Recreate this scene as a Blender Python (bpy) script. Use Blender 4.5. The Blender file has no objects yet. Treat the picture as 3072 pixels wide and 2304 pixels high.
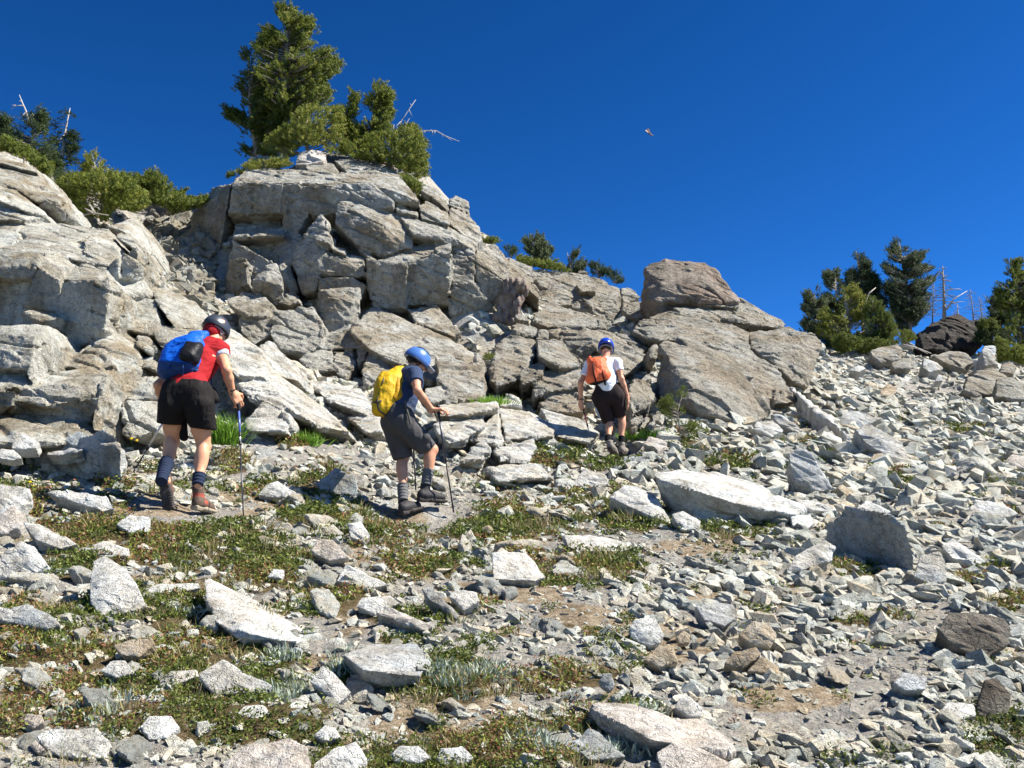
import bpy, bmesh, math, random
import numpy as np
random.seed(7)
RNG = np.random.default_rng(11)
scene = bpy.context.scene
COL = scene.collection
f32 = np.float32

# ------------------------------------------------------------------ camera
PITCH = math.radians(12.0)
FSRC = 2989.0
SUN_DIR = np.array([0.64, -0.06, 0.76]); SUN_DIR /= np.linalg.norm(SUN_DIR)

def world_at(px, py, Y):
    """a point of the photograph (source pixels) at forward distance Y"""
    xn = (px - 1536.0) / FSRC; yn = (1152.0 - py) / FSRC
    s = Y / (math.cos(PITCH) - yn * math.sin(PITCH))
    return np.array([s * xn, Y, s * (math.sin(PITCH) + yn * math.cos(PITCH))])

def to_src(x, y, z):
    d = y * math.cos(PITCH) + z * math.sin(PITCH)
    u = -y * math.sin(PITCH) + z * math.cos(PITCH)
    d = np.maximum(d, 1e-3)
    return 1536.0 + FSRC * x / d, 1152.0 - FSRC * u / d

FRAMES = {'C': (500, 450, 2.0109), 'L': (0, 400, 2.765), 'M': (0, 900, 2.765), 'R': (1400, 700, 2.0109),
          'N': (700, 1000, 2.0109), 'D': (0, 0, 0.72005), 'Q2': (1536, 576, 1.44), 'Q3': (0, 1152, 1.44),
          'Q4': (1536, 1152, 1.44), 'T': (640, 0, 2.676), 'V': (2350, 680, 3.0637), 'H': (0, 250, 2.765),
          'P1': (380, 900, 2.369), 'P2': (1060, 1000, 2.765), 'P3': (1680, 980, 3.769)}

def src(fr, x, y):
    ox, oy, k = FRAMES[fr]
    return ox + x / k, oy + y / k

def at(fr, x, y, Y):
    px, py = src(fr, x, y)
    return world_at(px, py, Y)

cam_d = bpy.data.cameras.new('camera')
cam = bpy.data.objects.new('camera', cam_d); COL.objects.link(cam)
cam.location = (0, 0, 0); cam.rotation_euler = (math.radians(90) + PITCH, 0, 0)
cam_d.sensor_width = 36.0; cam_d.lens = 36.0 * FSRC / 3072.0
cam_d.clip_start = 0.05; cam_d.clip_end = 5000
scene.camera = cam

# ------------------------------------------------------------------ noise (numpy)
def _hash(ix, iy, iz, k=0):
    h = (ix.astype(np.uint32) * np.uint32(374761393)) ^ (iy.astype(np.uint32) * np.uint32(668265263)) \
        ^ (iz.astype(np.uint32) * np.uint32(2147483647 - 58)) ^ np.uint32((k * 1274126177 + 97) & 0xffffffff)
    h = (h ^ (h >> np.uint32(13))) * np.uint32(1274126177)
    h = (h ^ (h >> np.uint32(16))) * np.uint32(2246822519)
    h = h ^ (h >> np.uint32(15))
    return (h & np.uint32(0xffffff)).astype(f32) / f32(0xffffff)

def vnoise(p, scale=1.0, seed=0):
    """smooth value noise, -1..1"""
    q = np.asarray(p, f32) * f32(scale)
    i = np.floor(q).astype(np.int32); f = q - i
    u = f * f * (3 - 2 * f)
    out = 0
    for dx in (0, 1):
        wx = u[:, 0] if dx else 1 - u[:, 0]
        for dy in (0, 1):
            wy = u[:, 1] if dy else 1 - u[:, 1]
            for dz in (0, 1):
                wz = u[:, 2] if dz else 1 - u[:, 2]
                out = out + wx * wy * wz * _hash(i[:, 0] + dx, i[:, 1] + dy, i[:, 2] + dz, seed)
    return out * 2 - 1

def fbm(p, scale, octv=4, seed=0, gain=0.5):
    a, s, t = 1.0, 0, 0
    for k in range(octv):
        s = s + a * vnoise(p, scale * 2.03 ** k, seed + k * 7); t += a; a *= gain
    return s / t

def facets(p, size, seed=0, tilt=0.5, M=None, warp=0.15):
    """each Voronoi cell is one tilted plane: chipped, jointed rock. returns height in units of size, and edge closeness"""
    q = np.asarray(p, f32) / f32(size)
    if M is not None: q = q @ np.asarray(M, f32).T
    if warp:
        q = q + f32(warp) * np.stack([vnoise(q, 2.1, seed + 31), vnoise(q, 2.1, seed + 32), vnoise(q, 2.1, seed + 33)], 1)
    i = np.floor(q).astype(np.int32)
    n = len(q)
    d1 = np.full(n, 9e9, f32); d2 = np.full(n, 9e9, f32); h = np.zeros(n, f32)
    for dx in (-1, 0, 1):
        for dy in (-1, 0, 1):
            for dz in (-1, 0, 1):
                cx, cy, cz = i[:, 0] + dx, i[:, 1] + dy, i[:, 2] + dz
                jx = _hash(cx, cy, cz, seed); jy = _hash(cx, cy, cz, seed + 1); jz = _hash(cx, cy, cz, seed + 2)
                rx = q[:, 0] - (cx + jx); ry = q[:, 1] - (cy + jy); rz = q[:, 2] - (cz + jz)
                d = rx * rx + ry * ry + rz * rz
                m = d < d1
                d2 = np.where(m, d1, np.minimum(d2, d)); d1 = np.where(m, d, d1)
                ga = _hash(cx, cy, cz, seed + 3) * 2 - 1; gb = _hash(cx, cy, cz, seed + 4) * 2 - 1
                gc = _hash(cx, cy, cz, seed + 5) * 2 - 1; b = _hash(cx, cy, cz, seed + 6) - 0.5
                h = np.where(m, tilt * (ga * rx + gb * ry + gc * rz) + 0.5 * b, h)
    return h, np.sqrt(d2) - np.sqrt(d1)

# ------------------------------------------------------------------ mesh helpers
def make_mesh(name, V, F, mats=(), midx=None, smooth=False, attrs=None):
    """V (n,3); F (m,k) array or list of arrays of equal-length faces"""
    me = bpy.data.meshes.new(name)
    Fs = F if isinstance(F, list) else [F]
    Fs = [np.asarray(a, np.int32) for a in Fs if len(a)]
    V = np.asarray(V, f32)
    me.vertices.add(len(V)); me.vertices.foreach_set('co', V.ravel())
    nl = sum(a.size for a in Fs); nf = sum(len(a) for a in Fs)
    me.loops.add(nl); me.polygons.add(nf)
    me.loops.foreach_set('vertex_index', np.concatenate([a.ravel() for a in Fs]))
    tot = np.concatenate([np.full(len(a), a.shape[1], np.int32) for a in Fs])
    st = np.concatenate([[0], np.cumsum(tot)[:-1]]).astype(np.int32)
    me.polygons.foreach_set('loop_start', st)
    me.polygons.foreach_set('use_smooth', np.full(nf, smooth, bool))
    for m in mats: me.materials.append(m)
    if midx is not None: me.polygons.foreach_set('material_index', np.asarray(midx, np.int32))
    for k, (dom, arr) in (attrs or {}).items():
        a = me.attributes.new(k, 'FLOAT', dom); a.data.foreach_set('value', np.asarray(arr, f32))
    me.update(calc_edges=True); me.validate()
    return me

def link(name, me, parent=None, loc=(0, 0, 0)):
    o = bpy.data.objects.new(name, me); COL.objects.link(o); o.location = loc
    if parent is not None: o.parent = parent
    return o

def tag(o, label=None, cat=None, group=None, kind=None):
    if label: o['label'] = label
    if cat: o['category'] = cat
    if group: o['group'] = group
    if kind: o['kind'] = kind
    return o

def obj(name, V, F, mats, parent=None, origin=(0, 0, 0), **kw):
    """mesh given in world coordinates, stored relative to origin"""
    V = np.asarray(V, float) - np.asarray(origin, float)
    me = make_mesh(name, V, F, mats if isinstance(mats, (list, tuple)) else [mats], **kw)
    return link(name, me, parent, (0, 0, 0) if parent is not None else tuple(origin))

def empty(name, loc):
    o = bpy.data.objects.new(name, None); COL.objects.link(o); o.location = tuple(loc); o.empty_display_size = 0.1
    return o

def tube(pts, radii, sides=8, cap=True):
    pts = [np.asarray(p, float) for p in pts]
    n = len(pts)
    if not hasattr(radii, '__len__'): radii = [radii] * n
    V = []; F = []; T = []
    up = np.array([0.13, 0.21, 0.97])
    for i in range(n):
        t = pts[min(i + 1, n - 1)] - pts[max(i - 1, 0)]
        t = t / (np.linalg.norm(t) + 1e-9)
        u = np.cross(t, up)
        if np.linalg.norm(u) < 0.1: u = np.cross(t, [1, 0, 0])
        u /= np.linalg.norm(u); w = np.cross(t, u)
        for k in range(sides):
            a = 2 * math.pi * k / sides
            V.append(pts[i] + radii[i] * (math.cos(a) * u + math.sin(a) * w))
    for i in range(n - 1):
        for k in range(sides):
            a = i * sides + k; b = i * sides + (k + 1) % sides
            F.append((a, b, b + sides, a + sides))
    if cap:
        V.append(pts[0]); V.append(pts[-1]); c0 = len(V) - 2
        for k in range(sides):
            T.append((c0, (k + 1) % sides, k)); b = (n - 1) * sides
            T.append((c0 + 1, b + k, b + (k + 1) % sides))
    return np.array(V), np.array(F), np.array(T, np.int32).reshape(-1, 3)

class Soup:
    """collects quads and tris into one mesh"""
    def __init__(s): s.V = []; s.Q = []; s.T = []; s.n = 0
    def add(s, V, Q=None, T=None):
        V = np.asarray(V, float).reshape(-1, 3)
        if Q is not None and len(Q): s.Q.append(np.asarray(Q) + s.n)
        if T is not None and len(T): s.T.append(np.asarray(T) + s.n)
        s.V.append(V); s.n += len(V)
    def tube(s, pts, r, sides=6, cap=True):
        V, Q, T = tube(pts, r, sides, cap); s.add(V, Q, T if len(T) else None)
    def box(s, c, size, R=None):
        c = np.asarray(c, float); h = np.asarray(size, float) / 2
        P = np.array([[x, y, z] for x in (-1, 1) for y in (-1, 1) for z in (-1, 1)]) * h
        if R is not None: P = P @ np.asarray(R).T
        s.add(P + c, [(0, 1, 3, 2), (4, 6, 7, 5), (0, 4, 5, 1), (2, 3, 7, 6), (0, 2, 6, 4), (1, 5, 7, 3)])
    def build(s, name, mats, parent=None, origin=(0, 0, 0), **kw):
        F = []
        if s.Q: F.append(np.concatenate(s.Q))
        if s.T: F.append(np.concatenate(s.T))
        return obj(name, np.concatenate(s.V), F, mats, parent, origin, **kw)

# ------------------------------------------------------------------ distance fields
def surface_nets(F, origin, h):
    ins = F < 0
    c = np.zeros(tuple(s - 1 for s in F.shape), np.int8)
    sl = (slice(None, -1), slice(1, None))
    for a in (0, 1):
        for b in (0, 1):
            for d in (0, 1):
                c += ins[sl[a], sl[b], sl[d]]
    act = (c > 0) & (c < 8)
    idx = np.argwhere(act)
    if len(idx) == 0: return np.zeros((0, 3)), np.zeros((0, 4), np.int32)
    vid = np.full(act.shape, -1, np.int32); vid[act] = np.arange(len(idx))
    cor = [(a, b, d) for a in (0, 1) for b in (0, 1) for d in (0, 1)]
    vals = {k: F[idx[:, 0] + k[0], idx[:, 1] + k[1], idx[:, 2] + k[2]] for k in cor}
    P = np.zeros((len(idx), 3), f32); N = np.zeros(len(idx), f32)
    for a in cor:
        for ax in range(3):
            if a[ax] == 0:
                b = list(a); b[ax] = 1; b = tuple(b)
                fa, fb = vals[a], vals[b]
                m = (fa < 0) != (fb < 0)
                t = np.where(m, fa / np.where(fa == fb, 1, fa - fb), 0)
                q = np.tile(np.array(a, f32), (len(idx), 1)); q[:, ax] += t
                P += q * m[:, None]; N += m
    P = P / N[:, None]
    V = (idx + P) * h + np.asarray(origin)
    faces = []
    for ax in range(3):
        o1, o2 = (ax + 1) % 3, (ax + 2) % 3
        s0 = [slice(1, -1)] * 3; s1 = [slice(1, -1)] * 3
        s0[ax] = slice(0, -1); s1[ax] = slice(1, None)
        A = ins[tuple(s0)]; B = ins[tuple(s1)]
        e = np.argwhere(A != B)
        if not len(e): continue
        neg = A[e[:, 0], e[:, 1], e[:, 2]]
        base = e.copy(); base[:, o1] += 1; base[:, o2] += 1
        def g(d1, d2):
            k = base.copy(); k[:, o1] -= d1; k[:, o2] -= d2
            return vid[k[:, 0], k[:, 1], k[:, 2]]
        q = np.stack([g(1, 1), g(0, 1), g(0, 0), g(1, 0)], 1)
        q[~neg] = q[~neg][:, ::-1]
        faces.append(q)
    Q = np.concatenate(faces); Q = Q[(Q >= 0).all(1)]
    return V, Q

class Field:
    def __init__(s, lo, hi, h):
        s.lo = np.asarray(lo, float) - 3 * h; s.h = h
        n = np.ceil((np.asarray(hi, float) + 3 * h - s.lo) / h).astype(int) + 1
        s.ax = [(s.lo[k] + h * np.arange(n[k])).astype(f32) for k in range(3)]
        s.F = np.full(tuple(n), 9.0, f32)
    def _slice(s, lo, hi):
        out = []
        for k in range(3):
            a = int(np.clip(math.floor((lo[k] - s.lo[k]) / s.h), 0, s.F.shape[k]))
            b = int(np.clip(math.ceil((hi[k] - s.lo[k]) / s.h) + 1, 0, s.F.shape[k]))
            out.append(slice(a, max(a, b)))
        return tuple(out)
    def grid(s, sl):
        return s.ax[0][sl[0]][:, None, None], s.ax[1][sl[1]][None, :, None], s.ax[2][sl[2]][None, None, :]
    def blend(s, fn, lo, hi, k=0.0, sub=False):
        m = k + 3 * s.h
        sl = s._slice(np.asarray(lo) - m, np.asarray(hi) + m)
        if any(a.stop <= a.start for a in sl): return
        d = fn(*s.grid(sl)).astype(f32)
        a = s.F[sl]
        if sub:
            s.F[sl] = np.maximum(a, -d); return
        if k > 0:
            t = np.clip(0.5 + 0.5 * (d - a) / k, 0, 1)
            s.F[sl] = a * t + d * (1 - t) - k * t * (1 - t)
        else:
            s.F[sl] = np.minimum(a, d)
    def cone(s, a, b, ra, rb, k=0.0, sub=False):
        a = np.asarray(a, float); b = np.asarray(b, float)
        ab = b - a; L = float(ab @ ab) + 1e-12; r = max(ra, rb)
        def fn(X, Y, Z):
            t = np.clip(((X - a[0]) * ab[0] + (Y - a[1]) * ab[1] + (Z - a[2]) * ab[2]) / L, 0, 1)
            return np.sqrt((X - a[0] - t * ab[0]) ** 2 + (Y - a[1] - t * ab[1]) ** 2 + (Z - a[2] - t * ab[2]) ** 2) - (ra + (rb - ra) * t)
        s.blend(fn, np.minimum(a, b) - r, np.maximum(a, b) + r, k, sub)
    def ell(s, c, r, R=None, k=0.0, sub=False, box=0.0):
        """ellipsoid (box=0) or rounded box with edge radius box; R columns are the axes"""
        c = np.asarray(c, float); r = np.asarray(r, float)
        R = np.eye(3) if R is None else np.asarray(R, float)
        ext = np.abs(R) @ r
        def fn(X, Y, Z):
            x, y, z = X - c[0], Y - c[1], Z - c[2]
            q = [(R[0, j] * x + R[1, j] * y + R[2, j] * z) for j in range(3)]
            if box:
                e = [np.abs(q[j]) - (r[j] - box) for j in range(3)]
                out = np.sqrt(sum(np.maximum(v, 0) ** 2 for v in e))
                return out + np.minimum(np.maximum(np.maximum(e[0], e[1]), e[2]), 0) - box
            k0 = np.sqrt(sum((q[j] / r[j]) ** 2 for j in range(3)))
            k1 = np.sqrt(sum((q[j] / r[j] ** 2) ** 2 for j in range(3)))
            return k0 * (k0 - 1) / np.maximum(k1, 1e-6)
        s.blend(fn, c - ext, c + ext, k, sub)
    def planes(s, N, D, lo, hi, k=0.0, r=0.0):
        """convex body: max(N.p - D)"""
        def fn(X, Y, Z):
            d = None
            for n, dd in zip(N, D):
                v = n[0] * X + n[1] * Y + n[2] * Z - dd
                d = v if d is None else np.maximum(d, v)
            return d - r
        s.blend(fn, lo, hi, k)
    def clip(s, n, p):
        n = np.asarray(n, float); n = n / np.linalg.norm(n)
        X, Y, Z = s.grid((slice(None),) * 3)
        s.F = np.maximum(s.F, (n[0] * (X - p[0]) + n[1] * (Y - p[1]) + n[2] * (Z - p[2])).astype(f32))
    def mesh(s): return surface_nets(s.F, s.lo, s.h)

def vnormals(V, Q):
    a = V[Q[:, 2]] - V[Q[:, 0]]; b = V[Q[:, 3]] - V[Q[:, 1]]
    n = np.cross(a, b)
    N = np.zeros_like(V)
    for k in range(4): np.add.at(N, Q[:, k], n)
    return N / (np.linalg.norm(N, axis=1, keepdims=True) + 1e-12)

def smooth_v(V, Q, it=1, lam=0.5):
    for _ in range(it):
        S = np.zeros_like(V); C = np.zeros(len(V))
        for k in range(4):
            a, b = Q[:, k], Q[:, (k + 1) % 4]
            np.add.at(S, a, V[b]); np.add.at(C, a, 1)
            np.add.at(S, b, V[a]); np.add.at(C, b, 1)
        V = V + lam * (S / np.maximum(C, 1)[:, None] - V)
    return V

def hull_planes(P):
    bm = bmesh.new()
    for p in P: bm.verts.new(p)
    r = bmesh.ops.convex_hull(bm, input=bm.verts[:])
    bm.normal_update()
    c = np.mean(P, axis=0)
    seen = {}
    for f in bm.faces:
        if f.calc_area() < 1e-7: continue
        n = np.array(f.normal); d = float(n @ np.array(f.verts[0].co))
        if n @ c > d: n, d = -n, -d
        key = tuple(np.round(n, 2)) + (round(d, 2),)
        seen[key] = (n, d)
    bm.free()
    return [v[0] for v in seen.values()], [v[1] for v in seen.values()]
# strata dip to the lower right
_a = math.radians(24)
STRATA = np.array([[math.cos(_a), 0, -math.sin(_a)], [0, 1, 0], [math.sin(_a), 0, math.cos(_a)]])
STRATA = np.diag([0.55, 0.8, 1.5]) @ STRATA
# ------------------------------------------------------------------ materials
def nt(name):
    m = bpy.data.materials.new(name); m.use_nodes = True
    t = m.node_tree; b = t.nodes['Principled BSDF']
    return m, t, b
def nd(t, typ, **kw):
    n = t.nodes.new(typ)
    for k, v in kw.items():
        if k.startswith('i_'): n.inputs[k[2:].replace('_', ' ')].default_value = v
        else: setattr(n, k, v)
    return n
def ramp(t, src_, stops, interp='LINEAR'):
    r = t.nodes.new('ShaderNodeValToRGB'); r.color_ramp.interpolation = interp
    e = r.color_ramp.elements
    while len(e) < len(stops): e.new(0.5)
    for k, (p, c) in enumerate(stops):
        e[k].position = p; e[k].color = (c[0], c[1], c[2], 1) if hasattr(c, '__len__') else (c, c, c, 1)
    t.links.new(src_, r.inputs[0]); return r.outputs[0]
def mix(t, fac, a, b, mode='MIX'):
    n = t.nodes.new('ShaderNodeMix'); n.data_type = 'RGBA'; n.blend_type = mode
    for sock, v in ((n.inputs[0], fac), (n.inputs[6], a), (n.inputs[7], b)):
        if isinstance(v, bpy.types.NodeSocket): t.links.new(v, sock)
        else: sock.default_value = v if not hasattr(v, '__len__') else (v[0], v[1], v[2], 1)
    return n.outputs[2]
def noise(t, vec, scale, detail=5, rough=0.6, dist=0.0):
    n = nd(t, 'ShaderNodeTexNoise'); n.inputs['Scale'].default_value = scale; n.inputs['Detail'].default_value = detail
    n.inputs['Roughness'].default_value = rough; n.inputs['Distortion'].default_value = dist
    t.links.new(vec, n.inputs['Vector']); return n.outputs[0]
def voro(t, vec, scale, feature='F1', out=0):
    n = nd(t, 'ShaderNodeTexVoronoi'); n.feature = feature; n.inputs['Scale'].default_value = scale
    t.links.new(vec, n.inputs['Vector']); return n.outputs[out]
def bump(t, h, dist, prev=None, strength=1.0):
    b = nd(t, 'ShaderNodeBump'); b.inputs['Strength'].default_value = strength; b.inputs['Distance'].default_value = dist
    t.links.new(h, b.inputs['Height'])
    if prev is not None: t.links.new(prev, b.inputs['Normal'])
    return b.outputs[0]

def rock_nodes(t, vec, base, warm, cool, dark, k=1.0, lichen=0.5, contrast=1.0, crack=0.25):
    """granite: broad warm / cool stains, fine speckle, dark lichen, hairline cracks; returns colour and normal"""
    big = noise(t, vec, 0.9 * k, 3, 0.6)
    col = mix(t, ramp(t, big, [(0.42, 0), (0.62, 1)]), base, warm)
    med = noise(t, vec, 2.3 * k, 4, 0.65)
    col = mix(t, ramp(t, med, [(0.5, 0), (0.66, 0.75)]), col, cool)
    sp = noise(t, vec, 55 * k, 3, 0.75)
    col = mix(t, contrast, col, ramp(t, sp, [(0.33, (0.45, 0.45, 0.45)), (0.47, (0.95, 0.95, 0.95)), (0.7, (1.2, 1.2, 1.2))]), 'MULTIPLY')
    mid = noise(t, vec, 9 * k, 6, 0.72, 0.5)
    col = mix(t, 0.8, col, ramp(t, mid, [(0.3, (0.55, 0.54, 0.52)), (0.5, (1, 1, 1)), (0.72, (1.15, 1.15, 1.15))]), 'MULTIPLY')
    li = noise(t, vec, 6 * k, 5, 0.8)
    col = mix(t, ramp(t, li, [(0.57, 0), (0.62, lichen)]), col, dark)
    mps = nd(t, 'ShaderNodeMapping'); mps.inputs['Scale'].default_value = (1.0, 1.0, 0.35); t.links.new(vec, mps.inputs['Vector'])
    stn = noise(t, mps.outputs[0], 1.7 * k, 5, 0.7)
    col = mix(t, 0.75, col, ramp(t, stn, [(0.36, (0.55, 0.53, 0.48)), (0.5, (1.0, 1.0, 1.0)), (0.68, (1.18, 1.18, 1.18))]), 'MULTIPLY')
    # hairline cracks along the joints
    mp = nd(t, 'ShaderNodeMapping'); mp.inputs['Rotation'].default_value = (0.2, -0.42, 0.3); mp.inputs['Scale'].default_value = (0.5, 1.0, 2.2)
    wv = nd(t, 'ShaderNodeVectorMath'); wv.operation = 'MULTIPLY_ADD'
    nz = nd(t, 'ShaderNodeTexNoise'); nz.inputs['Scale'].default_value = 4 * k; nz.inputs['Detail'].default_value = 3
    t.links.new(vec, nz.inputs['Vector'])
    t.links.new(nz.outputs[1], wv.inputs[0]); wv.inputs[1].default_value = (0.5 / k,) * 3; t.links.new(vec, wv.inputs[2])
    t.links.new(wv.outputs[0], mp.inputs['Vector'])
    cr = voro(t, mp.outputs[0], 2.6 * k, 'DISTANCE_TO_EDGE')
    crk = ramp(t, cr, [(0.0, 0.0), (0.02, 1.0)])
    hsum = nd(t, 'ShaderNodeMath'); hsum.operation = 'MULTIPLY_ADD'; hsum.inputs[1].default_value = 0.18
    t.links.new(sp, hsum.inputs[0]); t.links.new(mid, hsum.inputs[2])
    hs2 = nd(t, 'ShaderNodeMath'); hs2.operation = 'MULTIPLY_ADD'; hs2.inputs[1].default_value = crack
    t.links.new(crk, hs2.inputs[0]); t.links.new(hsum.outputs[0], hs2.inputs[2])
    n4 = bump(t, hs2.outputs[0], 0.11 / k, None, 0.9)
    return col, n4

def mat_rock(name, base, warm, cool, dark=(0.09, 0.085, 0.075), k=1.0, lichen=0.5, objspace=False, vary=0.0, contrast=1.0):
    m, t, b = nt(name)
    if objspace:
        tc = nd(t, 'ShaderNodeTexCoord'); oi = nd(t, 'ShaderNodeObjectInfo')
        av = nd(t, 'ShaderNodeVectorMath'); av.operation = 'ADD'
        mu = nd(t, 'ShaderNodeVectorMath'); mu.operation = 'SCALE'; mu.inputs[3].default_value = 1.0
        t.links.new(oi.outputs['Location'], mu.inputs[0])
        t.links.new(tc.outputs['Object'], av.inputs[0]); t.links.new(mu.outputs[0], av.inputs[1]); vec = av.outputs[0]
    else:
        vec = nd(t, 'ShaderNodeNewGeometry').outputs['Position']
    col, n = rock_nodes(t, vec, base, warm, cool, dark, k, lichen, contrast)
    if vary:
        if objspace: rnd = oi.outputs['Random']
        else:
            at_ = nd(t, 'ShaderNodeAttribute'); at_.attribute_name = 'tint'; rnd = at_.outputs['Fac']
        col = mix(t, vary, col, ramp(t, rnd, [(0, (0.60, 0.63, 0.62)), (0.3, (0.86, 0.90, 0.90)), (0.6, (1.12, 1.12, 1.08)), (0.85, (1.06, 1.01, 0.92)), (0.95, (0.95, 0.84, 0.69)), (1.0, (1.25, 1.25, 1.25))]), 'MULTIPLY')
    t.links.new(col, b.inputs['Base Color']); t.links.new(n, b.inputs['Normal'])
    b.inputs['Roughness'].default_value = 0.85; b.inputs['Specular IOR Level'].default_value = 0.25
    return m

M = {}
M['crag'] = mat_rock('crag_granite', (0.37, 0.36, 0.315), (0.285, 0.245, 0.18), (0.43, 0.44, 0.415), k=1.0, lichen=0.7)
M['crag_left'] = mat_rock('left_granite', (0.43, 0.42, 0.365), (0.285, 0.24, 0.165), (0.46, 0.48, 0.45), k=1.3, lichen=0.5)
M['crag_right'] = mat_rock('right_granite', (0.30, 0.285, 0.24), (0.26, 0.22, 0.16), (0.32, 0.325, 0.30), k=1.0, lichen=0.6)
M['spur'] = mat_rock('spur_granite', (0.50, 0.49, 0.45), (0.43, 0.39, 0.31), (0.42, 0.45, 0.45), k=1.5, lichen=0.45)
M['pale'] = mat_rock('pale_boulder', (0.62, 0.62, 0.58), (0.54, 0.51, 0.45), (0.51, 0.535, 0.53), k=2.6, lichen=0.35)
M['grey'] = mat_rock('grey_boulder', (0.44, 0.45, 0.44), (0.42, 0.39, 0.33), (0.38, 0.42, 0.44), k=2.4, lichen=0.5)
M['blue'] = mat_rock('blue_grey_boulder', (0.36, 0.39, 0.40), (0.38, 0.38, 0.35), (0.31, 0.36, 0.39), k=2.2, lichen=0.4)  # bluish grey; on the upright block and shadowed rock it stands for shade
M['tan'] = mat_rock('tan_boulder', (0.44, 0.37, 0.27), (0.40, 0.31, 0.20), (0.46, 0.43, 0.37), k=2.2, lichen=0.4)
M['pink'] = mat_rock('pinkish_boulder', (0.54, 0.50, 0.45), (0.47, 0.41, 0.34), (0.52, 0.51, 0.48), k=2.2, lichen=0.4)
M['red'] = mat_rock('reddish_boulder', (0.26, 0.225, 0.185), (0.22, 0.165, 0.125), (0.29, 0.26, 0.22), k=1.2, lichen=0.8)
M['dark'] = mat_rock('shade_dark_lichen_rock', (0.20, 0.18, 0.15), (0.12, 0.095, 0.07), (0.24, 0.23, 0.20), k=2.0, lichen=0.9)  # dark base stands for shade on the right-hand boulder; lichen spots besides
M['darkbig'] = mat_rock('dark_ridge_rock', (0.055, 0.048, 0.042), (0.04, 0.03, 0.025), (0.07, 0.07, 0.06), k=0.7, lichen=0.9)
M['stone'] = mat_rock('loose_stone', (0.57, 0.57, 0.53), (0.52, 0.475, 0.39), (0.45, 0.475, 0.46), k=3.0, lichen=0.35, objspace=True, vary=0.9)
M['scree'] = mat_rock('scree_stone', (0.53, 0.535, 0.49), (0.47, 0.43, 0.35), (0.41, 0.44, 0.43), k=3.0, lichen=0.3, vary=1.0)

M['rubble'] = mat_rock('gully_rubble', (0.30, 0.295, 0.26), (0.27, 0.235, 0.175), (0.29, 0.30, 0.29), k=2.0, lichen=0.6, vary=0.7)  # kept darker than the crag so the colour deepens the gully shade
def mat_ground():
    m, t, b = nt('mountain_ground')
    g = nd(t, 'ShaderNodeNewGeometry'); vec = g.outputs['Position']
    rc, rn = rock_nodes(t, vec, (0.44, 0.43, 0.40), (0.40, 0.35, 0.27), (0.38, 0.41, 0.41), (0.09, 0.085, 0.075), 1.3, 0.5, crack=0.12)
    # gravel: small stones of differing greys with dark gaps
    vs = nd(t, 'ShaderNodeTexVoronoi'); vs.inputs['Scale'].default_value = 34; vs.inputs['Randomness'].default_value = 1
    t.links.new(vec, vs.inputs['Vector'])
    gc = ramp(t, vs.outputs[1], [(0, (0.20, 0.195, 0.18)), (0.35, (0.33, 0.31, 0.28)), (0.6, (0.42, 0.39, 0.33)), (0.85, (0.30, 0.30, 0.29)), (1, (0.52, 0.51, 0.48))])
    ge = voro(t, vec, 34, 'DISTANCE_TO_EDGE')
    gc = mix(t, ramp(t, ge, [(0.0, 0.35), (0.10, 0)]), gc, (0.22, 0.2, 0.17))
    fine = noise(t, vec, 70, 4, 0.8)
    gc = mix(t, 0.8, gc, ramp(t, fine, [(0.35, (0.6, 0.6, 0.6)), (0.6, (1.15, 1.15, 1.15))]), 'MULTIPLY')
    gn = bump(t, fine, 0.02, rn, 0.8)
    # dirt
    dn = noise(t, vec, 14, 6, 0.7)
    dc = ramp(t, dn, [(0.3, (0.15, 0.11, 0.07)), (0.5, (0.33, 0.26, 0.175)), (0.7, (0.48, 0.41, 0.31))])
    dc = mix(t, 0.9, dc, ramp(t, fine, [(0.38, (0.5, 0.5, 0.5)), (0.6, (1.25, 1.25, 1.25))]), 'MULTIPLY')
    # plant litter under the mats
    ln = noise(t, vec, 30, 5, 0.8)
    lc = ramp(t, ln, [(0.32, (0.04, 0.03, 0.015)), (0.46, (0.10, 0.08, 0.035)), (0.6, (0.17, 0.12, 0.065)), (0.75, (0.26, 0.19, 0.11))])
    def attr(nm):
        a = nd(t, 'ShaderNodeAttribute'); a.attribute_name = nm; return a.outputs['Fac']
    edge = noise(t, vec, 5, 6, 0.75)
    def soft(nm):
        mth = nd(t, 'ShaderNodeMath'); mth.operation = 'MULTIPLY_ADD'
        t.links.new(edge, mth.inputs[0]); mth.inputs[1].default_value = 1.0; t.links.new(attr(nm), mth.inputs[2])
        return ramp(t, mth.outputs[0], [(0.86, 0), (1.0, 1)])
    col = mix(t, soft('rocky'), gc, rc)
    col = mix(t, soft('dirt'), col, dc)
    col = mix(t, soft('veg'), col, lc)
    t.links.new(col, b.inputs['Base Color']); t.links.new(gn, b.inputs['Normal'])
    b.inputs['Roughness'].default_value = 0.95; b.inputs['Specular IOR Level'].default_value = 0.15
    return m
M['ground'] = mat_ground()

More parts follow.
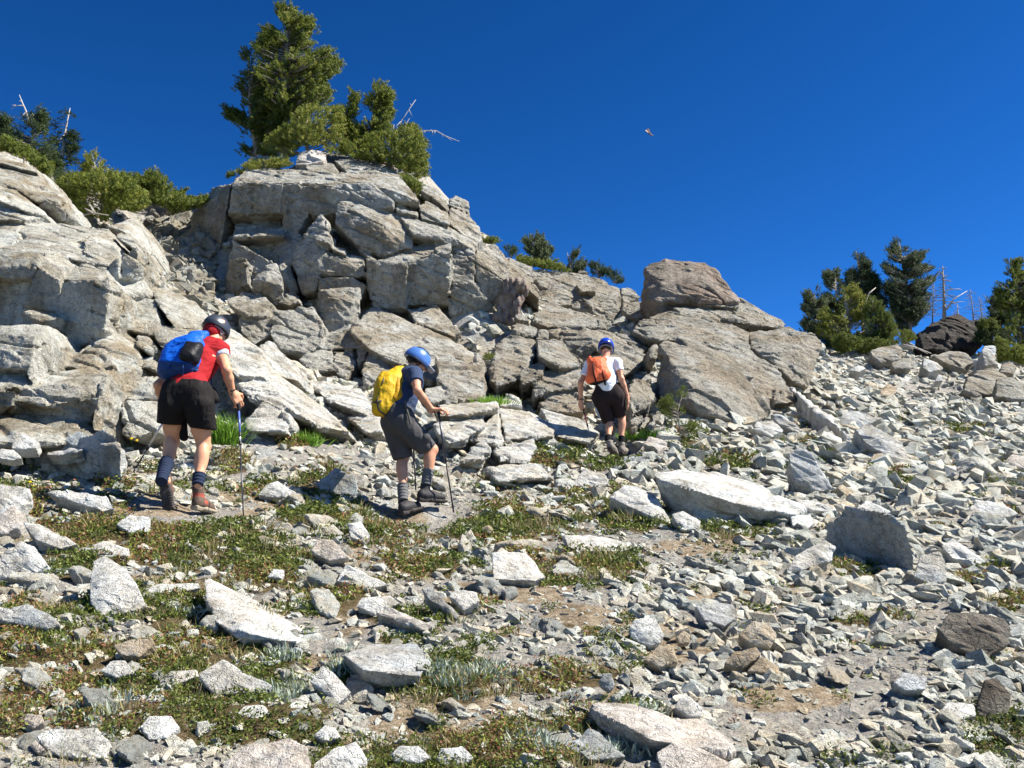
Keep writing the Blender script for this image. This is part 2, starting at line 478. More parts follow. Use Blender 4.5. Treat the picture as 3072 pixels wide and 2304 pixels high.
def mat_leaf(name, stops, trans=0.25, rough=0.6):
    m, t, b = nt(name)
    a = nd(t, 'ShaderNodeAttribute'); a.attribute_name = 'tint'
    col = ramp(t, a.outputs['Fac'], stops)
    t.links.new(col, b.inputs['Base Color']); b.inputs['Roughness'].default_value = rough
    b.inputs['Specular IOR Level'].default_value = 0.3
    tr = nd(t, 'ShaderNodeBsdfTranslucent'); t.links.new(col, tr.inputs[0])
    ms = nd(t, 'ShaderNodeMixShader'); ms.inputs[0].default_value = trans
    out = [n for n in t.nodes if n.type == 'OUTPUT_MATERIAL'][0]
    t.links.new(b.outputs[0], ms.inputs[1]); t.links.new(tr.outputs[0], ms.inputs[2]); t.links.new(ms.outputs[0], out.inputs[0])
    return m
M['pine'] = mat_leaf('pine_needles', [(0, (0.04, 0.065, 0.012)), (0.4, (0.11, 0.145, 0.02)), (0.75, (0.20, 0.23, 0.03)), (1, (0.32, 0.31, 0.07))])
M['pinegrey'] = mat_leaf('grey_green_needles', [(0, (0.04, 0.06, 0.03)), (0.45, (0.085, 0.115, 0.05)), (0.8, (0.13, 0.16, 0.075)), (1, (0.2, 0.21, 0.12))])
M['fir'] = mat_leaf('fir_needles', [(0, (0.015, 0.032, 0.012)), (0.5, (0.04, 0.07, 0.02)), (1, (0.085, 0.12, 0.03))])
M['larch'] = mat_leaf('yellow_green_needles', [(0, (0.06, 0.09, 0.02)), (0.5, (0.12, 0.16, 0.03)), (1, (0.20, 0.22, 0.05))])
M['mat_leaf'] = mat_leaf('heather_leaves', [(0, (0.04, 0.065, 0.012)), (0.25, (0.085, 0.11, 0.018)), (0.5, (0.16, 0.20, 0.03)), (0.62, (0.26, 0.28, 0.055)), (0.72, (0.17, 0.085, 0.035)), (0.86, (0.25, 0.10, 0.05)), (1, (0.30, 0.21, 0.12))])
M['grass'] = mat_leaf('grass_blades', [(0, (0.05, 0.09, 0.018)), (0.35, (0.12, 0.17, 0.035)), (0.55, (0.21, 0.21, 0.07)), (0.75, (0.29, 0.22, 0.11)), (1, (0.38, 0.31, 0.18))], 0.25)
M['bright'] = mat_leaf('bright_grass_blades', [(0, (0.10, 0.20, 0.02)), (1, (0.24, 0.42, 0.05))], 0.35)
M['silver'] = mat_leaf('silver_leaves', [(0, (0.20, 0.25, 0.19)), (1, (0.42, 0.48, 0.40))], 0.15)

def mat_simple(name, color, rough=0.6, spec=0.3, nscale=0, namp=0.0, bscale=0, bamp=0.0, metal=0.0, var=None):
    m, t, b = nt(name)
    tc = nd(t, 'ShaderNodeTexCoord').outputs['Object']
    b.inputs['Roughness'].default_value = rough; b.inputs['Specular IOR Level'].default_value = spec; b.inputs['Metallic'].default_value = metal
    if nscale:
        n = noise(t, tc, nscale, 5, 0.6)
        c2 = var or tuple(c * (1 - namp) for c in color)
        col = mix(t, ramp(t, n, [(0.35, 0), (0.65, 1)]), color, c2)
        t.links.new(col, b.inputs['Base Color'])
    else: b.inputs['Base Color'].default_value = (*color, 1)
    if bscale:
        t.links.new(bump(t, noise(t, tc, bscale, 4, 0.6), bamp), b.inputs['Normal'])
    return m
M['skin'] = mat_simple('skin', (0.62, 0.32, 0.19), 0.5, 0.35, 9, 0, 60, 0.002, var=(0.54, 0.25, 0.14))
M['skin_b'] = mat_simple('tanned_skin', (0.56, 0.28, 0.17), 0.5, 0.35, 9, 0, 60, 0.002, var=(0.48, 0.22, 0.13))
M['skin'].node_tree.nodes['Principled BSDF'].inputs['Subsurface Weight'].default_value = 0.08
M['hair'] = mat_simple('dark_hair', (0.03, 0.02, 0.015), 0.6, 0.3, 80, 0.5, 90, 0.004)
M['bark'] = mat_simple('grey_bark', (0.33, 0.30, 0.26), 0.9, 0.1, 12, 0, 25, 0.01, var=(0.20, 0.17, 0.14))
M['deadwood'] = mat_simple('bleached_wood', (0.50, 0.47, 0.43), 0.85, 0.1, 9, 0, 30, 0.008, var=(0.34, 0.30, 0.27))
M['redwood'] = mat_simple('weathered_root_wood', (0.13, 0.085, 0.065), 0.85, 0.1, 7, 0, 18, 0.05, var=(0.27, 0.23, 0.20))
def cloth(name, c, rough=0.85, namp=0.18, b=0.012):
    m = mat_simple(name, c, rough, 0.15, 7, namp, 14, b); return m
M['black_cloth'] = cloth('black_shorts_cloth', (0.012, 0.010, 0.010), 0.8)
M['red_cloth'] = cloth('red_shirt_cloth', (0.33, 0.014, 0.018))
M['grey_sleeve'] = cloth('light_grey_cloth', (0.42, 0.45, 0.52))
M['blue_pack'] = cloth('blue_nylon', (0.008, 0.10, 0.52), 0.45, 0.2, 0.02)
M['blue_dark'] = cloth('dark_blue_nylon', (0.012, 0.045, 0.16), 0.5)
M['black_nylon'] = cloth('black_nylon', (0.012, 0.012, 0.014), 0.5)
M['charcoal'] = cloth('charcoal_cloth', (0.068, 0.066, 0.068), 0.85)
M['navy'] = cloth('navy_shirt_cloth', (0.035, 0.055, 0.11), 0.85)
M['yellow'] = cloth('yellow_nylon', (0.62, 0.38, 0.018), 0.5, 0.2, 0.02)
M['yellow_b'] = cloth('golden_nylon', (0.52, 0.27, 0.012), 0.55, 0.2, 0.02)
M['strap'] = cloth('grey_webbing', (0.09, 0.085, 0.07), 0.8)
M['white_cloth'] = cloth('white_shirt_cloth', (0.74, 0.76, 0.80), 0.85, 0.08)
M['brown_cloth'] = cloth('dark_brown_cloth', (0.026, 0.017, 0.017), 0.85)
M['orange'] = cloth('orange_nylon', (0.76, 0.15, 0.06), 0.5, 0.12, 0.02)
M['maroon'] = cloth('dark_red_webbing', (0.05, 0.012, 0.012), 0.8)
M['sock_blue'] = cloth('navy_wool', (0.02, 0.03, 0.06), 0.95)
M['sock_grey'] = cloth('grey_wool', (0.13, 0.13, 0.13), 0.95)
M['sock_black'] = cloth('black_wool', (0.012, 0.012, 0.014), 0.95)
M['boot_brown'] = cloth('brown_leather', (0.11, 0.075, 0.055), 0.7)
M['boot_red'] = cloth('red_boot_fabric', (0.30, 0.075, 0.05), 0.8)
M['boot_dark'] = cloth('dark_leather', (0.035, 0.033, 0.035), 0.6)
M['boot_grey'] = cloth('grey_leather', (0.20, 0.18, 0.15), 0.75)
M['sole'] = mat_simple('rubber_sole', (0.07, 0.06, 0.055), 0.9, 0.2, 30, 0.4, 40, 0.01)
M['sole_tan'] = mat_simple('tan_midsole', (0.30, 0.25, 0.18), 0.9, 0.2)
M['helm_grey'] = mat_simple('charcoal_helmet_shell', (0.040, 0.047, 0.062), 0.35, 0.5, 5, 0.2)
M['helm_blue'] = mat_simple('light_blue_helmet_shell', (0.07, 0.17, 0.46), 0.3, 0.5, 5, 0.15)
M['helm_royal'] = mat_simple('royal_blue_helmet_shell', (0.006, 0.045, 0.42), 0.25, 0.6, 5, 0.1)
M['orange_dot'] = mat_simple('orange_plastic', (0.75, 0.13, 0.03), 0.4)
M['helm_strap'] = mat_simple('grey_strap', (0.22, 0.22, 0.22), 0.8)
M['black_plastic'] = mat_simple('black_plastic', (0.012, 0.012, 0.013), 0.5)
M['alu'] = mat_simple('brushed_aluminium', (0.55, 0.57, 0.62), 0.3, 0.5, metal=0.8)
M['alu_dark'] = mat_simple('dark_aluminium', (0.05, 0.055, 0.07), 0.35, 0.5, metal=0.5)
M['pole_blue'] = mat_simple('blue_pole_paint', (0.08, 0.13, 0.42), 0.3, 0.5)
M['pole_red'] = mat_simple('red_pole_paint', (0.45, 0.03, 0.03), 0.3, 0.5)
M['yellow_petal'] = mat_simple('yellow_petals', (0.75, 0.55, 0.02), 0.7)
M['white_plastic'] = mat_simple('white_plastic', (0.7, 0.72, 0.75), 0.4)
M['wing'] = mat_simple('pale_orange_wing', (0.75, 0.48, 0.36), 0.7)
# ------------------------------------------------------------------ traced rock masses: (frame, [(x, y, distance) ...])
CRAG = [
 ('C', [(190,420,23.2),(300,235,23.2),(440,190,22.6),(900,150,23.2),(1400,190,23.4),(1500,420,22),(500,600,22),(300,640,22.4)], 4.5),  # unseen deep back of the crag, added to throw shade into the gully
 ('C', [(340,860,21.5),(420,560,21.5),(800,500,21),(1000,900,20.6),(700,1000,20.3)], 2.5),
 ('C', [(385,200,21),(470,120,22.2),(760,110,22.3),(1000,130,22.2),(1200,140,22),(1420,150,22),(1380,230,20.9),(1240,195,20.9),(960,205,20.8),(700,200,20.8),(420,205,20.9)]),
 ('C', [(395,205,20.95),(530,205,20.85),(505,385,20.9),(360,385,21.1)]),
 ('C', [(532,205,20.8),(700,200,20.7),(690,380,20.8),(508,385,20.85)]),
 ('C', [(702,205,20.75),(900,205,20.7),(890,330,20.7),(760,560,20.7),(690,480,20.85)]),
 ('C', [(850,210,20.65),(1240,195,20.5),(1370,310,20.3),(1365,345,20.3),(1230,290,20.4),(1000,300,20.6),(870,400,20.8)]),
 ('C', [(150,400,22.5),(275,225,22.5),(385,200,21.2),(350,430,21.3),(300,680,21.5),(150,500,22.4)]),
 ('C', [(400,520,20.7),(410,440,21.5),(690,430,21.4),(720,520,20.6),(400,530,20.7)]),
 ('C', [(395,530,20.75),(745,520,20.6),(720,600,20.8),(640,670,20.9),(430,600,20.9)]),
 ('C', [(400,540,20.7),(640,670,20.3),(500,830,20.4),(350,870,20.8),(345,760,21)]),
 ('C', [(370,660,20.3),(480,645,20.1),(490,800,20.1),(400,880,20.2),(345,870,20.4)]),
 ('C', [(1000,440,20.0),(1030,310,20.2),(1130,290,20.6),(1270,300,20.7),(1380,380,20.4),(1480,510,20.0),(1480,590,19.9),(1290,635,19.8),(1180,600,19.8),(1080,480,19.85),(1240,430,19.65),(1120,330,20.1)]),
 ('C', [(1235,200,20.6),(1300,160,21.2),(1400,155,21.4),(1530,300,20.8),(1470,310,20.3),(1380,250,20.4)]),
 ('C', [(1235,205,20.5),(1375,240,20.3),(1530,305,20.45),(1510,330,20.5),(1375,310,20.3)]),
 ('C', [(1380,340,20.4),(1420,335,20.8),(1515,375,20.5),(1515,400,20.3),(1385,365,20.2)]),
 ('C', [(1525,330,20.6),(1560,300,21),(1600,320,21),(1700,380,20.8),(1700,455,20.4),(1530,410,20.3)]),
 ('C', [(1370,370,20.5),(1520,410,20.7),(1700,460,20.7),(1870,560,20.5),(1860,600,20.0),(1730,530,19.9),(1480,510,19.8),(1440,440,20.0)]),
 ('C', [(1540,200,22),(1620,220,22),(1700,320,21.5),(1690,360,21),(1620,300,21),(1530,240,21.4)]),
 ('C', [(1700,290,22),(1740,265,22),(1820,310,22),(1822,380,21.8),(1700,330,21.6)]),
 ('C', [(1705,340,21.6),(1810,380,21.8),(1890,460,21.5),(1905,545,21.1),(1860,570,20.6),(1700,440,20.7)]),
 ('C', [(1290,650,19.9),(1480,590,20.1),(1615,540,20.2),(1620,620,19.6),(1450,690,19.4),(1290,690,19.4)]),
 ('C', [(920,590,20.0),(1060,620,19.9),(1200,650,19.8),(1200,760,19.45),(920,755,19.5),(925,640,19.5),(1190,670,19.5)]),
 ('C', [(1200,650,19.5),(1290,695,19.4),(1450,690,19.4),(1450,960,19.5),(1250,960,19.6),(1200,800,19.5)]),
 ('C', [(1455,690,19.42),(1620,620,19.5),(1720,620,19.5),(1710,800,19.5),(1700,930,19.7),(1600,900,19.7),(1450,940,19.6)]),
 ('C', [(1610,540,20.1),(1710,560,19.9),(1715,625,19.55),(1620,625,19.6)]),
 ('C', [(1720,540,20),(1860,580,20),(1865,640,19.7),(1850,800,19.6),(1720,800,19.6)]),
 ('C', [(1870,590,20.3),(1950,575,20.6),(2000,600,20.6),(2060,690,20.3),(2050,800,20),(1960,1010,20.3),(1860,960,20),(1860,640,19.8)]),
 ('C', [(1700,930,19.8),(1720,800,19.65),(1860,790,19.75),(1960,1000,20.2),(1870,1130,20.3),(1790,1130,20.2),(1700,1020,20)]),
 ('C', [(770,580,19.9),(880,500,19.8),(930,380,20.0),(970,420,19.7),(980,560,19.5),(920,640,19.4),(900,840,19.5),(820,870,19.6),(750,680,19.8)]),
 ('C', [(880,500,19.7),(985,500,19.7),(990,570,19.4),(900,540,19.4)]),
 ('C', [(1000,580,19.9),(1080,600,19.8),(1080,630,19.5),(1000,600,19.5)]),
 ('C', [(1110,560,20),(1140,550,20.1),(1290,680,19.6),(1270,695,19.4)]),
 ('C', [(920,765,19.5),(1120,765,19.5),(1200,810,19.45),(1160,900,19.5),(910,900,19.5)]),
 ('C', [(670,690,19.8),(740,670,19.9),(790,860,19.7),(740,850,19.5),(700,780,19.5)]),
 ('C', [(660,920,19.3),(700,840,19.6),(790,870,19.6),(800,910,19.2),(740,940,19.1)]),
 ('C', [(360,890,19.2),(460,860,19.5),(560,850,19.5),(640,930,19.1),(600,1010,18.7),(470,1000,18.7),(370,930,19)]),
 ('C', [(430,1010,18.6),(560,960,18.8),(640,1020,18.5),(620,1120,18.2),(520,1180,18.1),(440,1090,18.3)]),
 ('C', [(640,970,18.7),(880,940,18.8),(950,1060,18.3),(930,1180,18.0),(850,1230,17.9),(680,1210,18.0),(620,1110,18.3)]),
 ('C', [(1110,1060,18.6),(1220,960,19.4),(1340,980,19.4),(1500,1040,19.1),(1700,1120,18.8),(1850,1220,18.2),(1920,1330,17.5),(1920,1408,17.2),(1600,1400,16.6),(1220,1200,17.4),(1110,1100,18.1)]),
 ('C', [(1160,990,19.4),(1230,940,19.6),(1330,960,19.5),(1400,1010,19.3),(1200,1030,19.0)]),
 ('C', [(1450,960,19.6),(1620,930,19.7),(1780,1090,19.2),(1740,1130,18.9),(1500,1040,19.0)]),
 ('C', [(900,1210,18.1),(960,1110,18.6),(1120,1040,18.7),(1250,1070,18.4),(1220,1190,17.7),(1000,1200,17.9)]),
 ('C', [(790,1260,17.6),(900,1215,17.9),(1000,1200,17.9),(1000,1330,17.3),(880,1350,17.3)]),
 ('C', [(1010,1210,17.8),(1130,1200,17.9),(1135,1310,17.3),(1080,1390,17.1),(1000,1330,17.25)]),
 ('C', [(1140,1205,17.85),(1210,1195,17.8),(1200,1260,17.4),(1150,1310,17.3)]),
 ('C', [(1175,1330,16.9),(1220,1210,17.5),(1400,1195,17.8),(1600,1240,17.5),(1640,1300,17.2),(1600,1420,16.5),(1200,1430,16.5)]),
 ('C', [(1660,1230,17.6),(1900,1330,17.2),(1920,1440,16.5),(1700,1450,16.2),(1640,1330,16.6)]),
 ('C', [(830,90,22.2),(900,75,22.4),(1000,75,22.5),(1040,130,22),(960,140,21.8),(850,125,21.9)]),
 ('C', [(1010,60,22.6),(1170,50,23),(1300,90,23),(1440,150,22.4),(1300,140,21.9),(1080,130,21.9)]),
 ('C', [(480,110,22.6),(500,40,23),(600,25,23),(670,60,22.8),(660,100,22.5)]),
 ('N', [(1210,120,16.6),(1300,130,16.7),(1500,200,16.2),(1520,260,15.8),(1500,400,15.2),(1370,410,15.1),(1230,280,15.6)]),
 ('N', [(1160,330,15.3),(1260,320,15.4),(1270,400,15),(1200,430,14.8),(1140,380,15)]),
 ('N', [(1260,310,15.5),(1330,330,15.4),(1350,420,14.9),(1270,430,14.9)]),
]
LEFT = [
 ('L', [(-300,60,17.5),(0,160,17.4),(60,180,17.4),(310,300,16.9),(300,320,16.3),(170,290,16.2),(0,240,16.2),(-300,160,16.4)]),
 ('L', [(-300,170,16.6),(0,250,16.6),(280,330,16.6),(375,340,16.7),(370,410,16.1),(300,400,15.8),(0,350,15.8),(-300,300,15.9)]),
 ('L', [(-200,300,15.9),(0,340,15.9),(280,350,16.3),(510,500,15.9),(530,550,15.3),(460,560,14.9),(300,570,14.8),(150,470,14.9),(0,400,15.0)]),
 ('L', [(310,575,14.85),(470,560,14.9),(465,650,15),(380,650,15),(300,590,14.9)]),
 ('L', [(-300,300,15.4),(0,380,15.4),(120,480,15.1),(350,640,14.7),(380,680,14.3),(200,640,14.0),(0,530,14.2),(-300,450,14.2)]),
 ('L', [(-300,560,14.4),(0,575,14.3),(180,670,14.1),(350,700,14.3),(160,720,13.9),(0,720,14.0),(-300,720,14.0)]),
 ('L', [(-300,700,14.6),(0,720,14.4),(180,700,14.5),(440,740,14.6),(900,800,14.9),(1000,1000,13.2),(900,1100,12.6),(650,1000,12.7),(350,930,12.6),(330,1000,12.35),(0,950,12.4),(-300,930,12.4)]),
 ('L', [(960,830,14.3),(1000,815,14.5),(1140,900,14.0),(1140,950,13.7),(1100,950,13.6),(960,860,14.1)]),
 ('L', [(880,770,15.4),(1130,690,16.8),(1190,780,16.5),(1250,970,16),(1200,1000,15.6),(1140,900,15.3),(1000,800,15.2)]),
 ('L', [(-300,930,12.5),(0,950,12.4),(330,1000,12.2),(310,1080,12.0),(260,1210,12.05),(0,1180,12.1),(-300,1180,12.1)]),
 ('L', [(-300,1190,12.2),(0,1190,12.15),(265,1215,12.1),(200,1440,12.0),(0,1430,12.05),(-300,1430,12.1)]),
 ('L', [(340,1030,12.1),(400,990,12.6),(620,1060,12.6),(530,1130,12.0),(510,1220,11.85),(330,1130,11.95)]),
 ('L', [(325,1100,11.95),(505,1215,11.85),(500,1480,11.75),(180,1430,11.85),(265,1230,11.95)]),
 ('L', [(520,1210,11.95),(640,1040,12.9),(890,1140,12.6),(905,1190,12.1),(790,1210,11.8),(720,1250,11.75)]),
 ('L', [(505,1225,11.8),(790,1215,11.75),(905,1200,11.8),(915,1250,11.75),(890,1450,11.6),(860,1659,11.55),(850,1700,11.6),(700,1750,11.6),(430,1820,11.8),(480,1480,11.75)]),
 ('L', [(-300,1400,12.3),(100,1430,12.3),(500,1480,12.1),(540,1600,12.0),(400,1800,12.0),(-300,1800,12.0)]),
 ('L', [(170,1480,11.6),(260,1470,11.7),(530,1530,11.6),(500,1640,11.6),(300,1560,11.5)]),
 ('L', [(690,870,13.4),(830,830,14.2),(1000,1000,13.4),(900,1090,12.7),(680,980,12.75)]),
 ('L', [(560,900,13.3),(680,900,13.6),(690,1000,12.9),(600,960,12.9)]),
 ('L', [(560,1060,12.6),(700,1010,13),(900,1100,12.8),(890,1150,12.4),(640,1120,12.3)]),
 ('L', [(900,1080,12.7),(990,1020,12.75),(985,1200,12.65),(960,1250,12.65),(900,1190,12.65)]),
 ('L', [(1002,1000,12.8),(1140,940,12.9),(1150,1080,12.8),(1080,1190,12.7),(1000,1210,12.65)]),
 ('L', [(1150,1010,13.2),(1190,1030,13.3),(1235,1160,13.3),(1230,1250,13.2),(1150,1200,13)]),
 ('L', [(980,1200,12.9),(1200,1200,13.1),(1230,1330,12.8),(1100,1360,12.6),(1000,1320,12.6)]),
 ('L', [(905,1250,11.9),(960,1260,12.3),(1010,1400,12.4),(990,1550,12.1),(880,1659,11.75),(900,1450,11.7)]),
 ('L', [(1230,1220,13.8),(1400,1290,13.8),(1600,1390,13.6),(1690,1490,13.1),(1700,1550,12.9),(1600,1620,12.5),(1430,1600,12.3),(1280,1380,12.7)]),
 ('L', [(1020,1350,12.8),(1280,1380,12.8),(1320,1560,12.4),(1270,1690,12.2),(1000,1620,12.2)]),
 ('M', [(1240,230,12.4),(1330,200,12.5),(1650,250,12.3),(1500,420,11.8),(1320,390,12)]),
 ('M', [(1120,290,12.1),(1230,300,12.2),(1310,400,12),(1230,440,11.8),(1130,380,11.9)]),
 ('M', [(890,240,11.9),(1000,240,12.2),(1110,310,12.2),(1160,400,11.9),(1100,540,11.2),(980,700,10.8),(960,560,11.1),(860,460,11.2),(540,500,11.3)]),
 ('M', [(440,560,11.0),(600,430,11.5),(880,400,11.5),(960,540,10.9),(700,560,10.85)]),
 ('M', [(-300,230,10.7),(0,210,10.8),(300,195,11.1),(410,205,11.1),(300,300,10.4),(230,570,10.25),(0,560,10.4),(-300,560,10.4)]),
 ('M', [(412,205,11.1),(300,290,10.45),(225,600,10.25),(240,680,10.2),(320,620,10.7),(400,400,11.1)]),
 ('M', [(-300,640,10.3),(0,640,10.3),(190,570,10.7),(230,680,10.2),(130,720,10.0),(0,760,10.0),(-300,760,10)]),
 ('M', [(130,720,10.1),(300,640,10.5),(700,550,11.0),(970,540,11.1),(870,640,10.25),(830,790,10.05),(430,885,9.9),(130,850,9.95),(500,700,10.05)]),
 ('M', [(980,545,11.1),(860,650,10.2),(830,790,10.03),(750,1000,9.9),(780,1150,9.85),(880,1010,10.3),(970,720,10.9)]),
 ('M', [(-300,1000,9.9),(0,1000,9.9),(480,930,10.25),(700,960,10.2),(760,1130,9.7),(560,1200,9.55),(380,1200,9.5),(0,1200,9.45),(-300,1200,9.4)]),
 ('M', [(-300,900,10.1),(0,900,10.1),(430,890,10.1),(830,800,10.1),(750,1000,10.1),(0,990,10.15)]),
 ('M', [(-300,740,10.15),(0,740,10.1),(120,740,10),(110,880,9.95),(0,950,10.05),(-300,950,10.05)]),
 ('M', [(1010,850,10.6),(1300,830,10.8),(1320,1080,10.55),(1100,1150,10.4),(1000,1120,10.45)]),
 ('M', [(1040,680,11),(1280,600,11.3),(1340,820,10.8),(1050,830,10.7)]),
 ('M', [(1170,500,11.7),(1270,440,12),(1290,580,11.4),(1150,540,11.5)]),
]
SPUR = [
 ('M', [(1850,200,13.4),(1960,260,13.4),(2100,380,13.2),(2212,450,13.0),(2212,640,12.3),(1950,620,11.8),(1850,500,12.0)]),
 ('N', [(150,60,14.2),(220,40,14.3),(290,110,14.1),(420,260,13.8),(400,290,13.3),(250,250,13.0),(160,160,13.3)]),
 ('N', [(0,180,13.0),(150,160,13.3),(240,250,13.0),(560,460,12.6),(700,600,12),(500,560,11.6),(300,420,11.7),(100,400,11.9),(0,300,12.2)]),
 ('N', [(60,520,11.2),(180,400,11.7),(290,420,11.6),(350,540,11.2),(320,600,11.0),(80,590,11.0)]),
 ('N', [(440,290,14.7),(770,330,14.8),(850,470,13.5),(800,490,13.2),(560,400,13.5)]),
 ('N', [(680,500,13.4),(860,480,13.5),(900,590,12.6),(800,600,12.5)]),
 ('N', [(1220,440,13.9),(1590,410,14.2),(1600,450,13.6),(1400,490,13.2),(1230,500,13.2)]),
 ('N', [(1200,540,13.1),(1500,480,13.8),(1520,560,12.9),(1390,640,12.4),(1300,670,12.2),(1230,600,12.4)]),
 ('N', [(1400,640,12.7),(1600,470,13.8),(1630,660,12.6),(1580,670,12.2)]),
 ('N', [(1600,450,14.2),(1800,480,14.2),(1950,560,14.0),(1930,620,13.2),(1640,640,12.7)]),
 ('N', [(1560,700,12.6),(1810,630,13.1),(1830,700,12.6),(1780,780,12.0),(1600,760,11.9)]),
 ('N', [(1350,780,11.5),(1500,650,12.3),(1550,700,12),(1500,760,11.6)]),
 ('N', [(1650,360,15.2),(1720,390,15.2),(1740,440,14.6),(1600,440,14.4)]),
 ('N', [(1850,450,14.9),(2100,520,14.6),(2212,600,14.3),(2150,660,13.7),(1950,620,13.8)]),
 ('N', [(1530,830,11.4),(1600,790,11.7),(1830,780,11.9),(1950,870,11.5),(1780,860,11.2),(1600,900,11.0)]),
]
RIGHT = [
 ('R', [(50,80,21.3),(90,70,21.6),(180,70,21.9),(250,170,21.6),(250,260,20.9),(150,400,20.6),(60,200,20.7)]),
 ('R', [(250,150,22.5),(330,210,22.5),(440,360,21.7),(440,400,21),(340,300,20.8),(245,260,21)]),
 ('R', [(250,140,23.2),(400,200,23.5),(400,300,22.8),(300,280,22.4)]),
 ('R', [(330,200,25.8),(560,230,26),(690,240,26),(760,260,26),(920,330,25.8),(935,400,25.1),(930,480,24.7),(880,560,24.3),(750,470,24.4),(600,470,24.7),(440,400,24.9)]),
 ('R', [(660,310,24.9),(790,300,25.3),(780,350,24.5),(690,350,24.4)]),
 ('R', [(440,380,24.6),(600,330,25.1),(640,430,24.4),(520,440,24.3)]),
 ('R', [(410,270,25.0),(520,260,25.4),(560,320,25.0),(450,330,24.8)]),
 ('R', [(800,420,24.5),(900,370,24.8),(925,470,24.2),(870,560,24)]),
 ('R', [(700,390,24.5),(780,430,24.2),(750,450,24.0)]),
 ('R', [(820,310,25.7),(920,330,25.8),(930,380,25.1),(840,360,25.0)]),
 ('R', [(670,225,26.2),(740,228,26.2),(735,240,26),(675,242,26)]),
 ('R', [(930,330,26),(990,330,26.5),(1050,390,26),(940,430,25.4)]),
 ('R', [(430,400,24.2),(590,470,23.8),(690,490,23.2),(850,520,22.2),(850,570,21.3),(700,560,20.4),(480,560,20.0),(400,530,20.5),(440,480,22)]),
 ('R', [(790,520,21.3),(850,520,21.4),(850,585,21.1),(800,560,21)]),
 ('R', [(460,570,20.4),(700,565,19.8),(770,650,19.0),(780,700,18.5),(700,820,18.3),(640,740,18.8),(560,640,19.5)]),
 ('R', [(700,565,20),(860,590,20.6),(1090,740,19.2),(1060,800,18.3),(960,860,17.6),(780,700,18.3)]),
 ('R', [(880,600,20.8),(950,600,21),(1100,690,20),(1060,720,19.6)]),
 ('R', [(290,490,19.5),(340,480,19.8),(390,530,19.6),(300,520,19.2)]),
 ('R', [(270,560,18.8),(300,530,19.1),(430,560,19.0),(430,630,18.3),(280,600,18.1)]),
 ('R', [(130,880,16.4),(170,680,17.5),(230,620,18.0),(410,640,18.0),(415,740,17.2),(340,870,16.4),(180,930,16.0)]),
 ('R', [(420,640,17.9),(440,570,18.4),(490,580,18.5),(490,640,17.9)]),
 ('R', [(420,650,17.6),(540,640,18.0),(620,700,17.8),(690,800,17),(560,810,16.4),(430,740,16.7)]),
 ('R', [(310,830,16.6),(450,770,17.2),(480,790,16.9),(450,870,16.2),(330,920,16.0)]),
 ('R', [(400,880,16.3),(480,830,16.8),(690,810,17.1),(720,920,16.1),(520,950,15.8),(400,1000,15.8)]),
 ('R', [(430,1020,15.8),(520,950,16.2),(690,950,16.3),(710,1080,15.3),(560,1080,15.1),(470,1060,15.2)]),
 ('R', [(20,1000,15.6),(60,700,17.2),(110,820,16.7),(110,960,15.9)]),
 ('R', [(1000,590,20.4),(1060,520,20.9),(1190,470,21.4),(1300,480,21.5),(1600,540,21.3),(1700,590,20.6),(1710,700,19.8),(1600,760,19.3),(1350,680,19.0),(1170,640,19.5),(1090,640,19.8)]),
 ('R', [(1190,420,22.4),(1350,390,23.0),(1650,400,23.3),(1920,540,22.8),(1925,575,21.9),(1800,560,21.6),(1600,530,21.3),(1300,480,21.6)]),
 ('R', [(1400,400,22.3),(1640,410,22.6),(1650,450,22),(1420,430,21.9)]),
 ('R', [(1300,490,21.6),(1390,430,22),(1440,480,21.6),(1380,500,21.3)]),
 ('R', [(1420,510,21.4),(1470,470,21.9),(1560,520,21.4),(1480,530,21.1)]),
 ('R', [(940,420,24.8),(1050,420,24.8),(1100,400,24.6),(1190,440,24),(1170,470,23),(1030,520,23),(940,470,24)]),
 ('R', [(1100,400,23.9),(1140,390,24),(1195,430,23.6),(1190,465,23.2),(1110,440,23.4)]),
 ('R', [(1700,590,20.7),(1850,600,21.0),(1940,570,21.4),(2080,600,21.2),(2145,650,20.7),(2140,700,20.2),(2060,930,19.6),(1960,890,19.3),(1860,790,19.4),(1850,700,19.7),(1720,700,19.9)]),
 ('R', [(1350,650,19.4),(1700,700,19.5),(1860,800,19),(1940,900,18.6),(1900,1000,18.0),(1780,1000,17.8),(1600,800,18.3)]),
 ('R', [(1340,590,20.3),(1500,620,20.1),(1560,680,19.6),(1400,660,19.5)]),
 ('R', [(1560,640,20.0),(1700,660,19.9),(1720,760,19.3),(1620,720,19.4)]),
 ('R', [(1100,700,17.8),(1150,660,18),(1160,760,17.6),(1100,760,17.6)]),
 ('R', [(1000,880,16.5),(1110,880,16.9),(1150,1000,16.2),(1050,1040,15.5),(980,1000,15.6)]),
 ('R', [(980,910,15.6),(1040,920,15.9),(1120,1000,15.6),(1110,1040,15),(1000,1100,14.7),(970,1000,15)]),
 ('R', [(1080,1170,14.3),(1150,1060,14.9),(1190,1080,14.9),(1110,1200,14.2)]),
 ('R', [(970,1120,14.6),(1070,1080,14.9),(1080,1120,14.5),(1000,1200,14.1)]),
 ('R', [(1860,780,19.3),(2000,1000,18.2),(1980,1020,17.8),(1850,1030,17.7)]),
]
